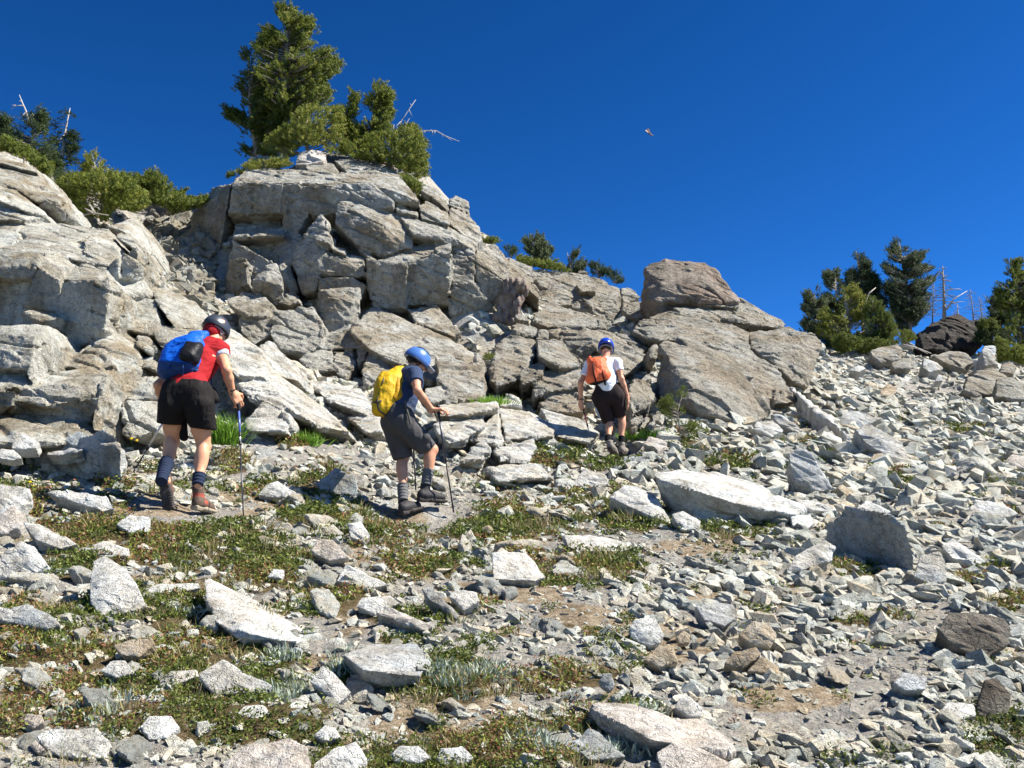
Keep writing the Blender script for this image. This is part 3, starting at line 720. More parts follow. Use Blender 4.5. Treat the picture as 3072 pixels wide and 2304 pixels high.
# ------------------------------------------------------------------ the mountainside as one height field
GC = [('D', x, y, Y) for x, y, Y in [
 (0,1659,3.8),(1100,1659,3.9),(2212,1659,4.2),(-700,1659,3.8),(2900,1659,4.3),(0,1450,4.9),(1100,1450,5.0),(2212,1450,5.3),
 (0,1250,6.5),(500,1250,6.7),(1100,1250,6.8),(1700,1250,7.2),(2212,1230,8.2),
 (350,1095,8.35),(430,1105,8.55),(880,1112,9.5),(930,1085,9.75),(1320,988,13.9),(1345,978,14.1),(975,1110,9.7),(525,1130,8.4),(1280,975,14.2),
 (0,1040,9.25),(260,1045,9.4),(150,1055,9.2),(-500,1000,9.5),(600,1050,9.9),(700,1000,11.0),(1100,1050,11.2),(1200,1010,12.3),(550,930,11.3),
 (1400,1050,11.6),(1100,960,12.9),(1500,1100,10.2),(1545,927,14.9),(1400,950,14.4),(1650,960,14.4),(1700,1100,10.6),(1900,1230,7.9),(1780,1000,13.4),
 (2100,1050,12.4),(2212,1000,14.6),(1900,920,18.5),(2212,900,22),(1780,860,24),(2000,850,28),(1800,790,35),(2212,830,33),(2000,768,43),(2212,775,43),(1780,752,43),(1680,750,40),(1900,760,43),(2900,800,42),(2900,1000,14),
 (600,650,20.4),(560,540,22.5),(420,520,22.8),(500,440,26.5),(430,440,25.5),(450,600,20.8),(300,420,25),(200,390,24),(60,330,21),(-200,280,22),(360,600,20.0),(400,680,17.6),
 (560,790,16.3),(640,812,15.4),(500,765,16.2),(440,735,15.8),(680,815,16.2),(700,330,24.5),(900,350,24.5),(560,900,12.5),(800,905,13.8),(640,830,15.2)]]
def undercut(blocks, ov, lf):
    out = []
    for b in blocks:
        ys_ = [q[2] for q in b[1]]
        if len(b) == 2 and max(ys_) - min(ys_) < 0.36:
            k = FRAMES[b[0]][2]; m = ys_[0] / FSRC / k
            x0 = sum(q[0] for q in b[1]) / len(ys_); y0 = sum(q[1] for q in b[1]) / len(ys_)
            b = (b[0], [(q[0], q[1], q[2] + ov * (q[1] - y0) * m - lf * (q[0] - x0) * m) for q in b[1]])
        out.append(b)
    return out
LEFT = undercut(LEFT, 0.42, 0.24); CRAG = undercut(CRAG, 0.26, 0.10)
def plane_z(x, y):
    yy = np.where(y > 46, 46 - (y - 46) * 0.6, y)
    return -1.6 + 0.27 * yy - 0.045 * x
GC += [('L', x, y, Y) for x in (1290, 1440, 1600) for y, Y in ((1320, 19.4), (1180, 20.2), (1020, 21.2), (870, 22.2), (740, 23.4))]
_cp = [at(f, x, y, Y) for f, x, y, Y in GC]
for lst in (CRAG, LEFT, SPUR, RIGHT):
    for bl in lst:
        fr, P = bl[:2]
        if len(bl) > 2: continue
        W = np.array([at(fr, *p) for p in P]); c = W.mean(0)
        _cp.append(np.array([c[0], c[1] + (0.75 if lst is not SPUR else 0.45), c[2] - 0.12]))
_cp += [np.array([0, -10, -4.3]), np.array([-30, 0, -0.5]), np.array([30, 0, -3.0]), np.array([0, 1.0, -1.45]), np.array([-3, 0.5, -1.4]), np.array([4, 0.5, -1.7]),
        np.array([-10, 34, 8.6]), np.array([0, 34, 8.2]), np.array([-25, 34, 8.6]), np.array([10, 60, 6]), np.array([30, 60, 2]), np.array([-10, 60, 0]), np.array([-60, 40, 0]), np.array([60, 20, 1])]
_cp = np.array(_cp)
# merge controls that nearly coincide
_keep = []
for p in _cp:
    if all(np.hypot(*(p[:2] - q[:2])) > 0.12 for q in _keep): _keep.append(p)
_cp = np.array(_keep)
_D = np.hypot(_cp[:, None, 0] - _cp[None, :, 0], _cp[:, None, 1] - _cp[None, :, 1])
_res = _cp[:, 2] - plane_z(_cp[:, 0], _cp[:, 1])
_W = np.linalg.solve(-_D + np.eye(len(_D)) * -0.05 + 60.0, _res)
def base_z(x, y):
    x = np.asarray(x, float); y = np.asarray(y, float); out = np.zeros(x.shape)
    for (cx, cy, _), w in zip(_cp, _W):
        out += w * (60.0 - np.hypot(x - cx, y - cy))
    far = np.clip((np.hypot(x, y - 15) - 45) / 30, 0, 1)
    return plane_z(x, y) + out * (1 - far)

FEET = [at('D', 350, 1095, 8.35), at('D', 430, 1105, 8.55), at('D', 880, 1112, 9.5), at('D', 930, 1085, 9.75), at('D', 1330, 985, 14.0)]
_VEG = [(60,1100,120,50),(250,1090,110,26),(300,1180,250,45),(150,1230,130,50),(60,1330,80,60),(80,1450,130,110),(330,1330,140,70),(560,1250,150,60),(700,1300,120,36),
 (480,1400,150,40),(560,1470,120,36),(620,1540,140,55),(400,1590,130,50),(180,1570,70,26),(800,1140,130,45),(940,1210,150,50),(1000,1150,60,40),(1100,1140,100,35),(1260,1075,130,26),
 (1100,1040,60,18),(1400,1130,110,36),(1330,1100,60,26),(1600,1150,80,26),(1300,1010,70,18),(1200,985,100,30),(1480,960,60,40),(1580,1000,70,24),(900,1340,130,30),(1050,1320,80,26),
 (960,1490,150,40),(1200,1470,180,50),(1300,1560,160,44),(1100,1600,100,50),(1280,1220,110,26),(1350,1240,60,22),(1850,1235,80,16),(1870,1330,100,16),(2130,1580,110,60),(1950,1040,55,20),
 (2130,1250,80,26),(2180,1300,50,20),(1900,1010,40,16),(2100,930,60,14),(650,1110,80,32),(700,1050,90,36),(640,950,60,22),(500,1000,50,36),(560,1060,60,22),(250,1050,70,22),(10,1010,50,20),
 (750,1085,60,26),(1750,960,30,12),(470,930,30,26),(140,1350,60,40),(1000,1440,80,20),(30,1570,60,50),(1650,1150,40,20),(1130,1195,60,20),(1830,1150,30,14),(1090,880,40,10),(1010,870,30,10)]
_DIRT = [(230,1480,130,36),(400,1375,90,28),(1000,1290,60,50),(1450,1390,120,50),(1600,1290,150,26),(20,1510,60,30),(700,1430,70,26),(1300,1340,160,30),(1500,1180,120,20),(1150,1280,120,30),(1350,1500,60,20),(720,1200,120,20),(1650,1500,200,40),(820,1420,60,24)]
def ell_mask(px, py, L):
    m = np.zeros(px.shape)
    for cx, cy, rx, ry in L:
        sx, sy = cx * 1.38879, cy * 1.38879
        d = ((px - sx) / (rx * 1.38879)) ** 2 + ((py - sy) / (ry * 1.38879)) ** 2
        m = np.maximum(m, 1.25 - d)
    return np.clip(m, 0, 1)
def ground_full(x, y, detail=True):
    """height and the plant / dirt / bare rock masks at x, y"""
    z = base_z(x, y)
    P = np.stack([x, y, z], 1).astype(f32)
    px, py = to_src(x, y, z)
    veg = ell_mask(px, py, _VEG); dirt = ell_mask(px, py, _DIRT)
    n1 = fbm(P, 1.1, 4, 5); n2 = fbm(P, 3.1, 3, 15)
    veg = np.clip(veg + 0.95 * n2 + 0.5 * n1 - 0.15, 0, 1) * (veg > 0)
    fg = np.clip((1950 - px) / 500, 0, 1) * np.clip((py - 1400) / 120, 0, 1)
    lf = np.clip((900 - px) / 500, 0, 1)
    veg = np.maximum(veg, np.clip(fg * (0.42 + 0.22 * lf + 1.2 * n1 + 1.3 * n2), 0, 0.95) * (y < 14))
    veg = np.maximum(veg, np.clip((n1 - 0.25) * 2.2 + n2 - 0.35, 0, 0.8) * (y < 16))
    dirt = np.maximum(dirt, np.clip(fg * (0.40 - 0.7 * n1 + 0.9 * n2), 0, 1))
    dirt = np.clip(dirt + 0.6 * n2 - 0.1, 0, 1)
    ft = np.ones(x.shape)
    for f in FEET: ft = np.minimum(ft, np.clip((np.hypot((x - f[0]), (y - f[1]) * 0.7) - 0.22) / 0.3, 0, 1))
    veg = veg * ft
    e = 0.15
    sl = np.hypot(base_z(x + e, y) - z, base_z(x, y + e) - z) / e
    rocky = np.clip((sl - 0.42) * 4, 0, 1)
    rocky = np.maximum(rocky, np.clip(fbm(P, 0.8, 3, 44) * 2.0 - 0.25, 0, 1))
    calm = np.ones(x.shape)
    for f in FEET: calm = np.minimum(calm, np.clip(np.hypot(x - f[0], y - f[1]) / 0.6, 0.12, 1))
    far = np.clip(y / 14, 0.45, 1.7)
    h1, e1 = facets(P, 0.75, 3, 0.55, STRATA)
    h2, e2 = facets(P, 0.24, 9, 0.6, STRATA)
    h3, e3 = facets(P, 0.10, 19, 0.6, None)
    h1 = h1 * np.clip(e1 / 0.12, 0, 1); h2 = h2 * np.clip(e2 / 0.3, 0, 1); h3 = h3 * np.clip(e3 / 0.45, 0, 1)
    bare = (1 - 0.75 * np.clip(np.maximum(veg, dirt), 0, 1))
    st = 1 / (1 + 4 * np.clip(sl - 0.5, 0, 3))
    z2 = z + calm * st * (bare * (0.13 * h1 * far * (0.5 + rocky) + 0.085 * h2 * np.clip(y / 7, 0.45, 1) + 0.03 * h3 * np.clip(y / 7, 0.3, 1)) + 0.05 * fbm(P, 0.7, 4, 77) * far + 0.012 * fbm(P, 9, 3, 70))
    z2 = z2 + 0.06 * veg * (0.5 + fbm(P, 4, 3, 71))
    z2 = z2 - 0.06 * rocky - 0.035 * (1 - ft)
    return z2, veg, dirt, rocky
def ground_z(x, y):
    return ground_full(np.atleast_1d(np.asarray(x, float)), np.atleast_1d(np.asarray(y, float)))[0]
def ground_hit(px, py, y0=2.5, y1=44):
    """distance at which the sight line through a source pixel meets the smooth hillside"""
    Y = np.linspace(y0, y1, 500); W = np.array([world_at(px, py, v) for v in Y])
    d = W[:, 2] - base_z(W[:, 0], W[:, 1])
    k = np.argmax(d < 0) if (d < 0).any() else len(Y) - 1
    return float(Y[max(k, 0)])

ys = np.concatenate([np.linspace(-40, 1.5, 26)[:-1], 1.5 * (50 / 1.5) ** np.linspace(0, 1, 620), np.linspace(50, 400, 30)[1:]])
us = np.concatenate([np.linspace(-8, -0.75, 14)[:-1], np.linspace(-0.75, 0.75, 760), np.linspace(0.75, 8, 14)[1:]])
YY, UU = np.meshgrid(ys, us, indexing='ij')
XX = UU * (np.maximum(np.abs(YY), 3.0) + 1.0)
x_, y_ = XX.ravel(), YY.ravel()
z_, veg_, dirt_, rocky_ = ground_full(x_, y_)
nr, nc = XX.shape
a_ = (np.arange(nr - 1)[:, None] * nc + np.arange(nc - 1)[None, :]).ravel()
GF = np.stack([a_, a_ + 1, a_ + nc + 1, a_ + nc], 1)
go = obj('ground', np.stack([x_, y_, z_], 1), GF, M['ground'], attrs={'veg': ('POINT', veg_), 'dirt': ('POINT', dirt_), 'rocky': ('POINT', rocky_)}, smooth=False)
tag(go, 'steep mountainside of bare granite, gravel and earth', kind='structure')
# ------------------------------------------------------------------ rock masses
def block_points(fr, P, push=1.1):
    W = np.array([at(fr, *p) for p in P])
    c = W.mean(0)
    B = c + (W - c) * 1.04; B[:, 1] += push; B[:, 2] -= 0.05 * push
    return np.concatenate([W, B])

def rough(V, Q, sizes, seed=0, fine=0.012, groove=0.0):
    N = vnormals(V, Q)
    d = np.zeros(len(V))
    for k, (s, a, tilt) in enumerate(sizes):
        h, e = facets(V, s, seed + 17 * k, tilt, STRATA, 0.1)
        d += a * h * np.clip(e / (0.05 + 0.045 / s), 0.35 if k else 0.0, 1)
        if groove and k == 0: d -= groove * np.clip(1 - e / 0.10, 0, 1) * (vnoise(V, 1.3, seed + 5) > -0.1)
    d += fine * fbm(V, 7.0, 4, seed + 90)
    return V + N * d[:, None]

def rock_mass(name, lists, mat, h, sizes, push=1.1, label=None, cat='rock', seed=0, fine=0.010, parts=None):
    rr = np.random.default_rng(seed)
    allP = [block_points(b[0], [(q[0], q[1], q[2] + o_) for q in b[1]], b[2] if len(b) > 2 else push) for b in lists for o_ in [rr.normal() * 0.07]]
    A = np.concatenate(allP); lo, hi = A.min(0), A.max(0)
    Fd = Field(lo, hi, h)
    gap = 0.10 * h
    for P in allP:
        N, D = hull_planes(P)
        Fd.planes(N, D, P.min(0), P.max(0), 0.0, -gap)
    V, Q = Fd.mesh()
    V = smooth_v(V, Q, 1, 0.10)
    V = rough(V, Q, sizes, seed, fine, 0.04)
    base = np.array([A[:, 0].mean(), A[:, 1].mean(), lo[2]])
    o = obj(name, V, Q, mat, origin=base)
    tag(o, label, cat)
    return o

rock_mass('rock_crag', CRAG, M['crag'], 0.032, [(0.6, 0.055, 0.6), (0.2, 0.045, 0.8), (0.08, 0.02, 0.8)],
          label='tall blocky granite crag with pine trees growing on its flat top', cat='crag', seed=3)
rock_mass('rock_outcrop', LEFT, M['crag_left'], 0.023, [(0.5, 0.035, 0.5), (0.18, 0.03, 0.8), (0.07, 0.014, 0.8)],
          label='stepped pale granite outcrop at left, behind the hiker in red', cat='rock outcrop', seed=11)
rock_mass('rock_outcrop', RIGHT, M['crag_right'], 0.032, [(0.5, 0.07, 0.7), (0.19, 0.05, 0.85), (0.08, 0.022, 0.8)],
          label='broken brownish outcrop rising behind the hiker with the orange pack', cat='rock outcrop', seed=23)
rock_mass('rock_outcrop', SPUR, M['spur'], 0.023, [(0.4, 0.05, 0.7), (0.15, 0.035, 0.85), (0.07, 0.015, 0.8)], push=0.8,
          label='low broken ledges of white rock around the hiker with the yellow pack', cat='rock outcrop', seed=37)

def boulder(pts, label, mat='pale', fr='Q4', lie=0.8, thick=None, Y=None, explicit=False, cat='boulder', bulge=0.25, name='boulder', seed=None, sink=0.0):
    """pts: traced outline; lie: how far the top leans back per metre of picture height; explicit: pts carry their own distances"""
    S = [src(fr, p[0], p[1]) for p in pts]
    xs = [s[0] for s in S]; yv = [s[1] for s in S]
    ymax = max(yv); xc = sum(xs) / len(xs); yc = sum(yv) / len(yv)
    if Y is None: Y = ground_hit(xc, ymax - (ymax - min(yv)) * 0.08) * 0.962
    m = Y / FSRC
    W = []
    for (sx, sy), p in zip(S, pts):
        d = p[2] if len(p) > 2 else lie * (ymax - sy) * m
        W.append(world_at(sx, sy, Y + d))
    W = np.array(W); c = W.mean(0)
    w = (max(xs) - min(xs)) * m; hgt = (ymax - min(yv)) * m
    th = thick if thick is not None else 0.55 * min(w, hgt * (1 + lie))
    out = [W]
    B = c + (W - c) * 0.86; B[:, 1] += th * 0.8; B[:, 2] -= th * 0.55
    out.append(B)
    r = np.random.default_rng(int(abs(xc * 7 + ymax)) if seed is None else seed)
    if bulge:
        for k in range(3):
            wgt = r.dirichlet(np.ones(len(W)) * 0.9); p = wgt @ W
            p = p + (c - p) * 0.2 + np.array([0, -0.6, 0.5]) * bulge * 0.35 * min(w, hgt * 1.4)
            out.append(p[None])
    A = np.concatenate(out)
    h = max(0.006, 1.6 * m * 3 * 0.55, float((A.max(0) - A.min(0)).max()) / 110)
    Fd = Field(A.min(0), A.max(0), h)
    N, D = hull_planes(A)
    Fd.planes(N, D, A.min(0), A.max(0), 0.0, -0.3 * h)
    V, Q = Fd.mesh()
    sz = float(max(w, hgt))
    V = smooth_v(V, Q, 1, 0.5)
    V = rough(V, Q, [(sz * 0.40, sz * 0.08, 0.8), (sz * 0.14, sz * 0.026, 0.8)], int(r.integers(0, 999)), sz * 0.006)
    base = np.array([c[0], c[1] + th * 0.4, A[:, 2].min() + sink])
    o = obj(name, V, Q, M[mat], origin=base)
    tag(o, label, cat)
    return o

B = boulder
# by the right-hand block of the slope (frame Q4)
B([(600,385,.55),(720,378,.65),(880,400,.7),(1080,460,.6),(1265,540,.35),(1230,565,0),(1100,548,-.05),(950,512,-.1),(830,470,-.1),(700,430,.0),(640,415,.1),(700,510,.25),(850,590,.22),(980,608,.22),(1100,585,.25),(1215,600,.3)],
  'long flat-topped white slab, the longest on the slope below the hiker with the orange pack', 'pale', thick=.3, bulge=0)
B([(1350,640,.42),(1400,560,.24),(1450,520,.12),(1640,545,-.28),(1700,600,-.36),(1740,720,-.30),(1740,800,-.18),(1640,825,-.02),(1560,805,.12),(1420,740,.34)],
  'big upright block coloured blue-grey for the shade on its one smooth face', 'blue', Y=7.9, thick=.32, bulge=0)  # shade of the front face put into the bluish colour
B([(1195,300,.05),(1240,275,.1),(1290,290,.05),(1340,380,0),(1385,450,.05),(1320,472,-.05),(1230,430,0),(1200,350,0)], 'leaning grey slab with a lit right edge, above the blue-grey block', 'grey', thick=.3, bulge=.1)
B([(250,440),(310,365),(400,390),(420,430),(380,448)], 'pointed white boulder just below the boots of the farthest hiker', 'pale')
B([(420,490),(480,440),(540,440),(620,480),(700,610),(640,592),(540,540)], 'long white wedge sloping down beside the longest slab', 'pale', lie=1.3)
B([(685,560),(740,545),(820,590),(800,625),(730,632)], 'small white rock at the tip of the long white wedge', 'pale')
B([(225,662,.5),(330,650,.6),(515,690,.4),(515,715,.05),(420,725,-.05),(290,722,-.05),(240,700,.0)], 'thin flat white slab lying on gravel in the middle of the slope', 'pale', lie=1.5, thick=.12, bulge=0)
B([(-90,735,.2),(-40,715,.3),(0,722,.3),(60,732,.3),(150,828,.1),(100,850,0),(0,850,0),(-80,840,0)], 'white boulder with a domed top beside the dirt trail', 'pale')
B([(500,1050),(530,1010),(620,1005),(660,1080),(640,1120),(590,1135),(510,1090)], 'blocky white rock casting a shadow on the bare dirt', 'pale', lie=.4)
B([(790,960),(880,940),(960,950),(990,1000),(920,1045),(830,1020)], 'grey rock lying beside the brown stones', 'grey', lie=.9)
B([(975,1080),(1040,1020),(1110,1030),(1150,1080),(1120,1140),(1020,1120)], 'rounded tan rock among the brown stones', 'tan', lie=.4)
B([(560,1190),(630,1130),(700,1130),(720,1200),(640,1225)], 'cream rock below the blocky white one', 'tan', lie=.7)
B([(910,1210),(960,1150),(1060,1130),(1080,1170),(1000,1230)], 'brown rock wedged in the dug-out hollow', 'tan', lie=.5)
B([(1010,1240),(1080,1170),(1160,1220),(1150,1255)], 'cream triangular rock at the edge of the hollow', 'tan', lie=.9)
B([(705,1090),(740,1060),(775,1080),(770,1120),(720,1125)], 'small round tan stone at the top of the hollow', 'tan', lie=.4)
B([(340,1390,.4),(430,1392,.5),(640,1420,.5),(800,1460,.4),(970,1550,.3),(940,1600,.0),(760,1560,-.02),(600,1540,-.02),(480,1470,.05),(380,1430,.15)], 'long low pinkish rock at the bottom with green moss along it', 'pink', thick=.2, bulge=.1)
B([(230,1570),(330,1480),(380,1500),(500,1610),(350,1625)], 'flat blue-grey rock by the silver plants at the bottom', 'blue', lie=1.3)
B([(620,1590),(700,1550),(850,1590),(970,1640),(960,1690),(650,1690)], 'pinkish slab cut by the bottom edge', 'pink', lie=1.3)
B([(1840,1060),(1890,980),(2000,985),(2130,1010),(2165,1060),(2150,1120),(2040,1200),(1900,1130)], 'lichen-spotted boulder at the right, coloured dark brown for its shade', 'dark', lie=.5)
B([(2005,1400),(2040,1270),(2100,1260),(2160,1340),(2150,1430),(2080,1465),(2010,1440)], 'dark upright rock low at the right edge', 'dark', lie=.3)
B([(1840,1420),(1880,1370),(2000,1380),(2010,1430),(1900,1465)], 'flat pale slab beside the dark upright rock', 'pale', lie=1.4)
B([(1645,1290),(1690,1240),(1800,1260),(1790,1320),(1700,1325)], 'flat grey-white stone in the lower right scree', 'grey', lie=1.2)
B([(1180,825),(1220,740),(1350,670),(1400,700),(1390,760),(1250,805)], 'ribbed whitish rock left of the blue-grey block', 'pale', lie=.8)
B([(1735,830),(1760,740),(1850,720),(1885,790),(1880,850),(1820,870)], 'grey rock leaning on the right side of the blue-grey block', 'grey', lie=.5)
B([(1855,700),(1900,665),(1960,700),(2055,770),(1990,785),(1900,750)], 'white angular rock on the right beyond the blue-grey block', 'pale', lie=.9)
B([(1955,560),(2000,505),(2110,515),(2200,560),(2100,585),(2000,580)], 'broad white rock high on the right scree', 'pale', lie=1.0)
B([(1410,150),(1440,110),(1540,115),(1600,150),(1500,190),(1420,185)], 'grey tilted slab at the foot of the right outcrop', 'grey', lie=.8)
B([(1480,190),(1540,170),(1690,250),(1720,330),(1640,320),(1520,250)], 'long blue-grey slab sliding down the right scree', 'grey', lie=1.2)
B([(2125,330),(2160,300),(2230,310),(2240,370),(2160,365)], 'rounded pinkish rock cut by the right edge', 'pink', lie=.7)
B([(545,290),(590,225),(660,250),(700,310),(640,328)], 'pinkish slab to the right of the farthest hiker', 'pink', Y=13.7, lie=1.0)
B([(438,345),(480,312),(570,308),(650,335),(655,360),(560,372),(450,365)], 'blue-grey rock directly below the farthest hiker', 'blue', Y=13.2, lie=.6, thick=.3)
B([(1200,565,.1),(1290,560,.2),(1310,600,.1),(1280,625,0),(1210,610,0)], 'pale rock at the right tip of the longest slab', 'pale')
B([(1225,505),(1300,500),(1410,540),(1380,555),(1290,545)], 'thin white slab between the leaning slab and the blue-grey block', 'pale', lie=1.2)
B([(1480,540),(1530,500),(1640,550),(1600,575)], 'white rock perched behind the blue-grey block', 'pale', Y=8.4, lie=.9)
B([(1190,440),(1230,390),(1270,400),(1260,450)], 'small grey rock left of the leaning slab', 'grey')
B([(700,1400),(720,1350),(770,1345),(830,1400),(820,1440),(760,1440)], 'white rock by the red-leaved plants near the bottom', 'pale', lie=.5)
B([(370,1290),(390,1245),(430,1240),(450,1300),(420,1330)], 'upright blue-grey stone in the green mat at the bottom', 'blue', lie=.2)
# left half (frame Q3)
B([(875,840,.75),(900,832,.8),(1000,885,.7),(1250,1010,.5),(1350,1080,.35),(1310,1120,.0),(1230,1112,.0),(1080,1075,-.02),(1050,1105,.0),(930,1030,.15),(890,930,.4)], 'large bright white slab tilted in the green mat, widest at lower left', 'pale', 'Q3', thick=.14, bulge=0)
B([(385,870),(400,760),(450,740),(550,790),(640,960),(560,985),(440,1010),(390,950)], 'grey-white rock with a hollow top, left of the large bright slab', 'pale', 'Q3', lie=.9)
B([(395,730),(400,690),(450,675),(560,710),(550,742),(430,750)], 'flat pale slab just above the hollow-topped rock', 'pale', 'Q3', lie=1.2)
B([(-30,760),(90,680),(150,700),(210,780),(150,822),(-30,840)], 'triangular pale boulder at the left edge', 'pale', 'Q3', lie=.6)
B([(90,590),(200,610),(340,690),(260,712),(150,672)], 'long thin white slab above the triangular boulder', 'pale', 'Q3', lie=1.2)
B([(-30,965),(120,938),(200,985),(262,1040),(200,1062),(60,1010),(-30,1015)], 'rough grey-white rock at the left edge below the silver plant', 'grey', 'Q3', lie=.6)
B([(850,1250),(960,1190),(1000,1220),(1060,1270),(1180,1290),(1188,1335),(1050,1335),(920,1342)], 'jagged white rock at the bottom, with a long tail to the right', 'pale', 'Q3', lie=.8)
B([(1335,1285),(1390,1210),(1440,1240),(1520,1330),(1460,1385),(1400,1335)], 'sharp white triangular rock left of the long dark-fronted slab', 'pale', 'Q3', lie=.7)
B([(1480,1170,.2),(1600,1125,.45),(1800,1115,.5),(1865,1200,.2),(1820,1260,-.05),(1760,1312,0),(1580,1302,0),(1560,1230,-.1)], 'wide rock with pale top and dark shaded front above the green mat', 'grey', 'Q3', thick=.3, bulge=0)
B([(600,1480),(640,1430),(740,1430),(780,1480),(720,1532),(640,1540)], 'rounded white rock low on the left', 'pale', 'Q3', lie=.9)
B([(150,1520),(200,1490),(420,1480),(470,1540),(462,1620),(260,1612),(200,1580)], 'broad speckled white rock in the lower left corner', 'pale', 'Q3', lie=1.0)
B([(960,1645),(1060,1560),(1250,1530),(1330,1570),(1345,1690),(960,1690)], 'large pale slab cut by the bottom edge', 'pink', 'Q3', lie=1.0)
B([(1350,1640),(1440,1570),(1540,1540),(1588,1610),(1590,1690),(1345,1690)], 'white block cut by the bottom edge, beside the large pale slab', 'pale', 'Q3', lie=.7)
B([(1680,1600),(1720,1560),(1810,1560),(1872,1610),(1820,1640),(1700,1635)], 'white rock at the bottom, left one of a side by side pair', 'pale', 'Q3', lie=.5)
B([(1880,1610),(1900,1570),(2000,1560),(2050,1610),(2000,1652),(1900,1650)], 'white rock at the bottom, right one of a side by side pair', 'pale', 'Q3', lie=.5)
B([(485,1130),(560,1100),(660,1095),(672,1120),(600,1180),(520,1170)], 'brownish rock on the bare dirt patch at left', 'tan', 'Q3', lie=.8)
B([(430,1240),(480,1190),(540,1190),(592,1250),(500,1272)], 'white pointed rock below the bare dirt patch', 'pale', 'Q3', lie=.9)
B([(520,1375),(600,1340),(700,1330),(722,1360),(620,1385)], 'thin flat pale rock on dirt, lower left', 'pale', 'Q3', lie=1.4)
B([(1340,725),(1370,665),(1440,670),(1510,750),(1420,765)], 'pinkish slanted rock in the middle of the slope', 'pink', 'Q3', lie=.8)
B([(1450,850),(1490,775),(1560,800),(1690,868),(1600,882)], 'white wedge-shaped rock with a dark left face', 'pale', 'Q3', lie=.9)
B([(1530,960),(1560,920),(1690,910),(1735,945),(1620,995)], 'flat white rock right of the large bright slab', 'pale', 'Q3', lie=1.0)
B([(1620,990),(1660,955),(1760,985),(1872,1045),(1840,1068),(1740,1040)], 'long pinkish slab below the flat white rock', 'pink', 'Q3', lie=1.1)
B([(1935,915),(1970,885),(2060,895),(2075,940),(2000,980)], 'blocky white rock left of the domed boulder', 'pale', 'Q3', lie=.6)
B([(1820,890),(1850,870),(1990,1000),(1970,1015),(1850,930)], 'narrow grey rock pointing down to the right', 'grey', 'Q3', lie=1.0)
B([(495,605),(560,560),(650,575),(645,640),(560,645)], 'white rock just below the boots of the hiker in red', 'pale', 'Q3', lie=.9)
B([(655,600,.35),(760,545,.5),(850,560,.5),(980,640,.2),(900,650,.0),(700,630,.0)], 'cracked white ledge under the boots of the hiker in red', 'pale', 'Q3', thick=.25, Y=8.05, bulge=0)
B([(1110,480),(1150,430),(1200,415),(1285,470),(1280,495),(1170,490)], 'two-faced white rock between the first two hikers', 'pale', 'Q3', lie=.7)
B([(200,470),(290,455),(460,480),(500,540),(440,550),(300,500)], 'low white ledge below the dark shaded boulder', 'pale', 'Q3', lie=.8)
B([(1375,520),(1370,430),(1450,360),(1540,400),(1550,505),(1480,520)], 'rock coloured dark blue-grey for the shadow of the hiker with the yellow pack', 'blue', 'Q3', lie=.35, Y=9.9)  # the hiker's shadow is put into this rock's colour
B([(-40,500),(0,430),(60,440),(130,450),(130,475),(40,510),(60,560),(0,600),(-40,590)], 'pale rock cut by the left edge below the outcrop', 'pale', 'Q3', lie=.7)
B([(-40,640),(0,560),(60,520),(110,560),(80,620),(10,650)], 'pale pinkish rock at the left edge above the triangular boulder', 'pink', 'Q3', lie=.8)
B([(120,1560),(150,1530),(200,1580),(160,1600)], 'small pinkish rock beside the broad speckled one', 'pink', 'Q3', lie=.7)
B([(90,1460),(110,1420),(180,1425),(190,1460),(140,1490)], 'small pinkish rock on dirt at far lower left', 'pink', 'Q3', lie=.7)
B([(1015,1425),(1060,1385),(1140,1380),(1170,1420),(1100,1460)], 'white lumpy rock right of the rounded white one', 'pale', 'Q3', lie=.8)
B([(1350,1520),(1400,1470),(1450,1480),(1480,1530),(1400,1545)], 'white rock above the block at the bottom edge', 'pale', 'Q3', lie=.8)
B([(680,1290),(720,1240),(850,1230),(860,1260),(700,1320)], 'flat white rock left of the jagged one', 'pale', 'Q3', lie=1.2)
B([(1150,835),(1180,795),(1230,800),(1215,840)], 'small white rock above the large bright slab', 'pale', 'Q3', lie=.8)
B([(600,905),(680,865),(860,855),(870,880),(700,915)], 'thin pale slab left of the large bright slab', 'pale', 'Q3', lie=1.3)
B([(1500,600),(1560,590),(1600,650),(1570,685),(1510,660)], 'white rock below the hiker with the yellow pack', 'pale', 'Q3', lie=.8)
# shaded boulder below the left outcrop
B([(130,1400,.85),(150,1340,.80),(200,1315,.74),(450,1265,.44),(700,1200,.12),(850,1060,-.02),(960,1120,-.12),(1000,1230,-.18),(1010,1500,-.05),(800,1545,.22),(300,1550,.82),(180,1500,.88)],
  'wide dark shaded boulder at the foot of the left outcrop', 'grey', 'M', Y=9.35, thick=.5, bulge=0)
B([(380,1280,.1),(400,1270,.2),(700,1205,.2),(690,1240,.0),(480,1290,0)], 'thin stone lying on the wide dark boulder', 'grey', 'M', Y=9.35, thick=.15)
B([(530,1160),(650,1080),(760,1140),(740,1200),(600,1210)], 'blue-grey rock wedged between the outcrop and the dark boulder', 'blue', 'M', Y=9.5)
B([(90,1230),(110,1090),(200,1100),(330,1180),(300,1230),(180,1240)], 'white rock against the base of the left outcrop', 'pale', 'M', Y=9.4)
B([(-40,1310),(0,1230),(120,1240),(185,1310),(100,1330)], 'white rock above the grass at the left edge', 'pale', 'M', Y=9.2)
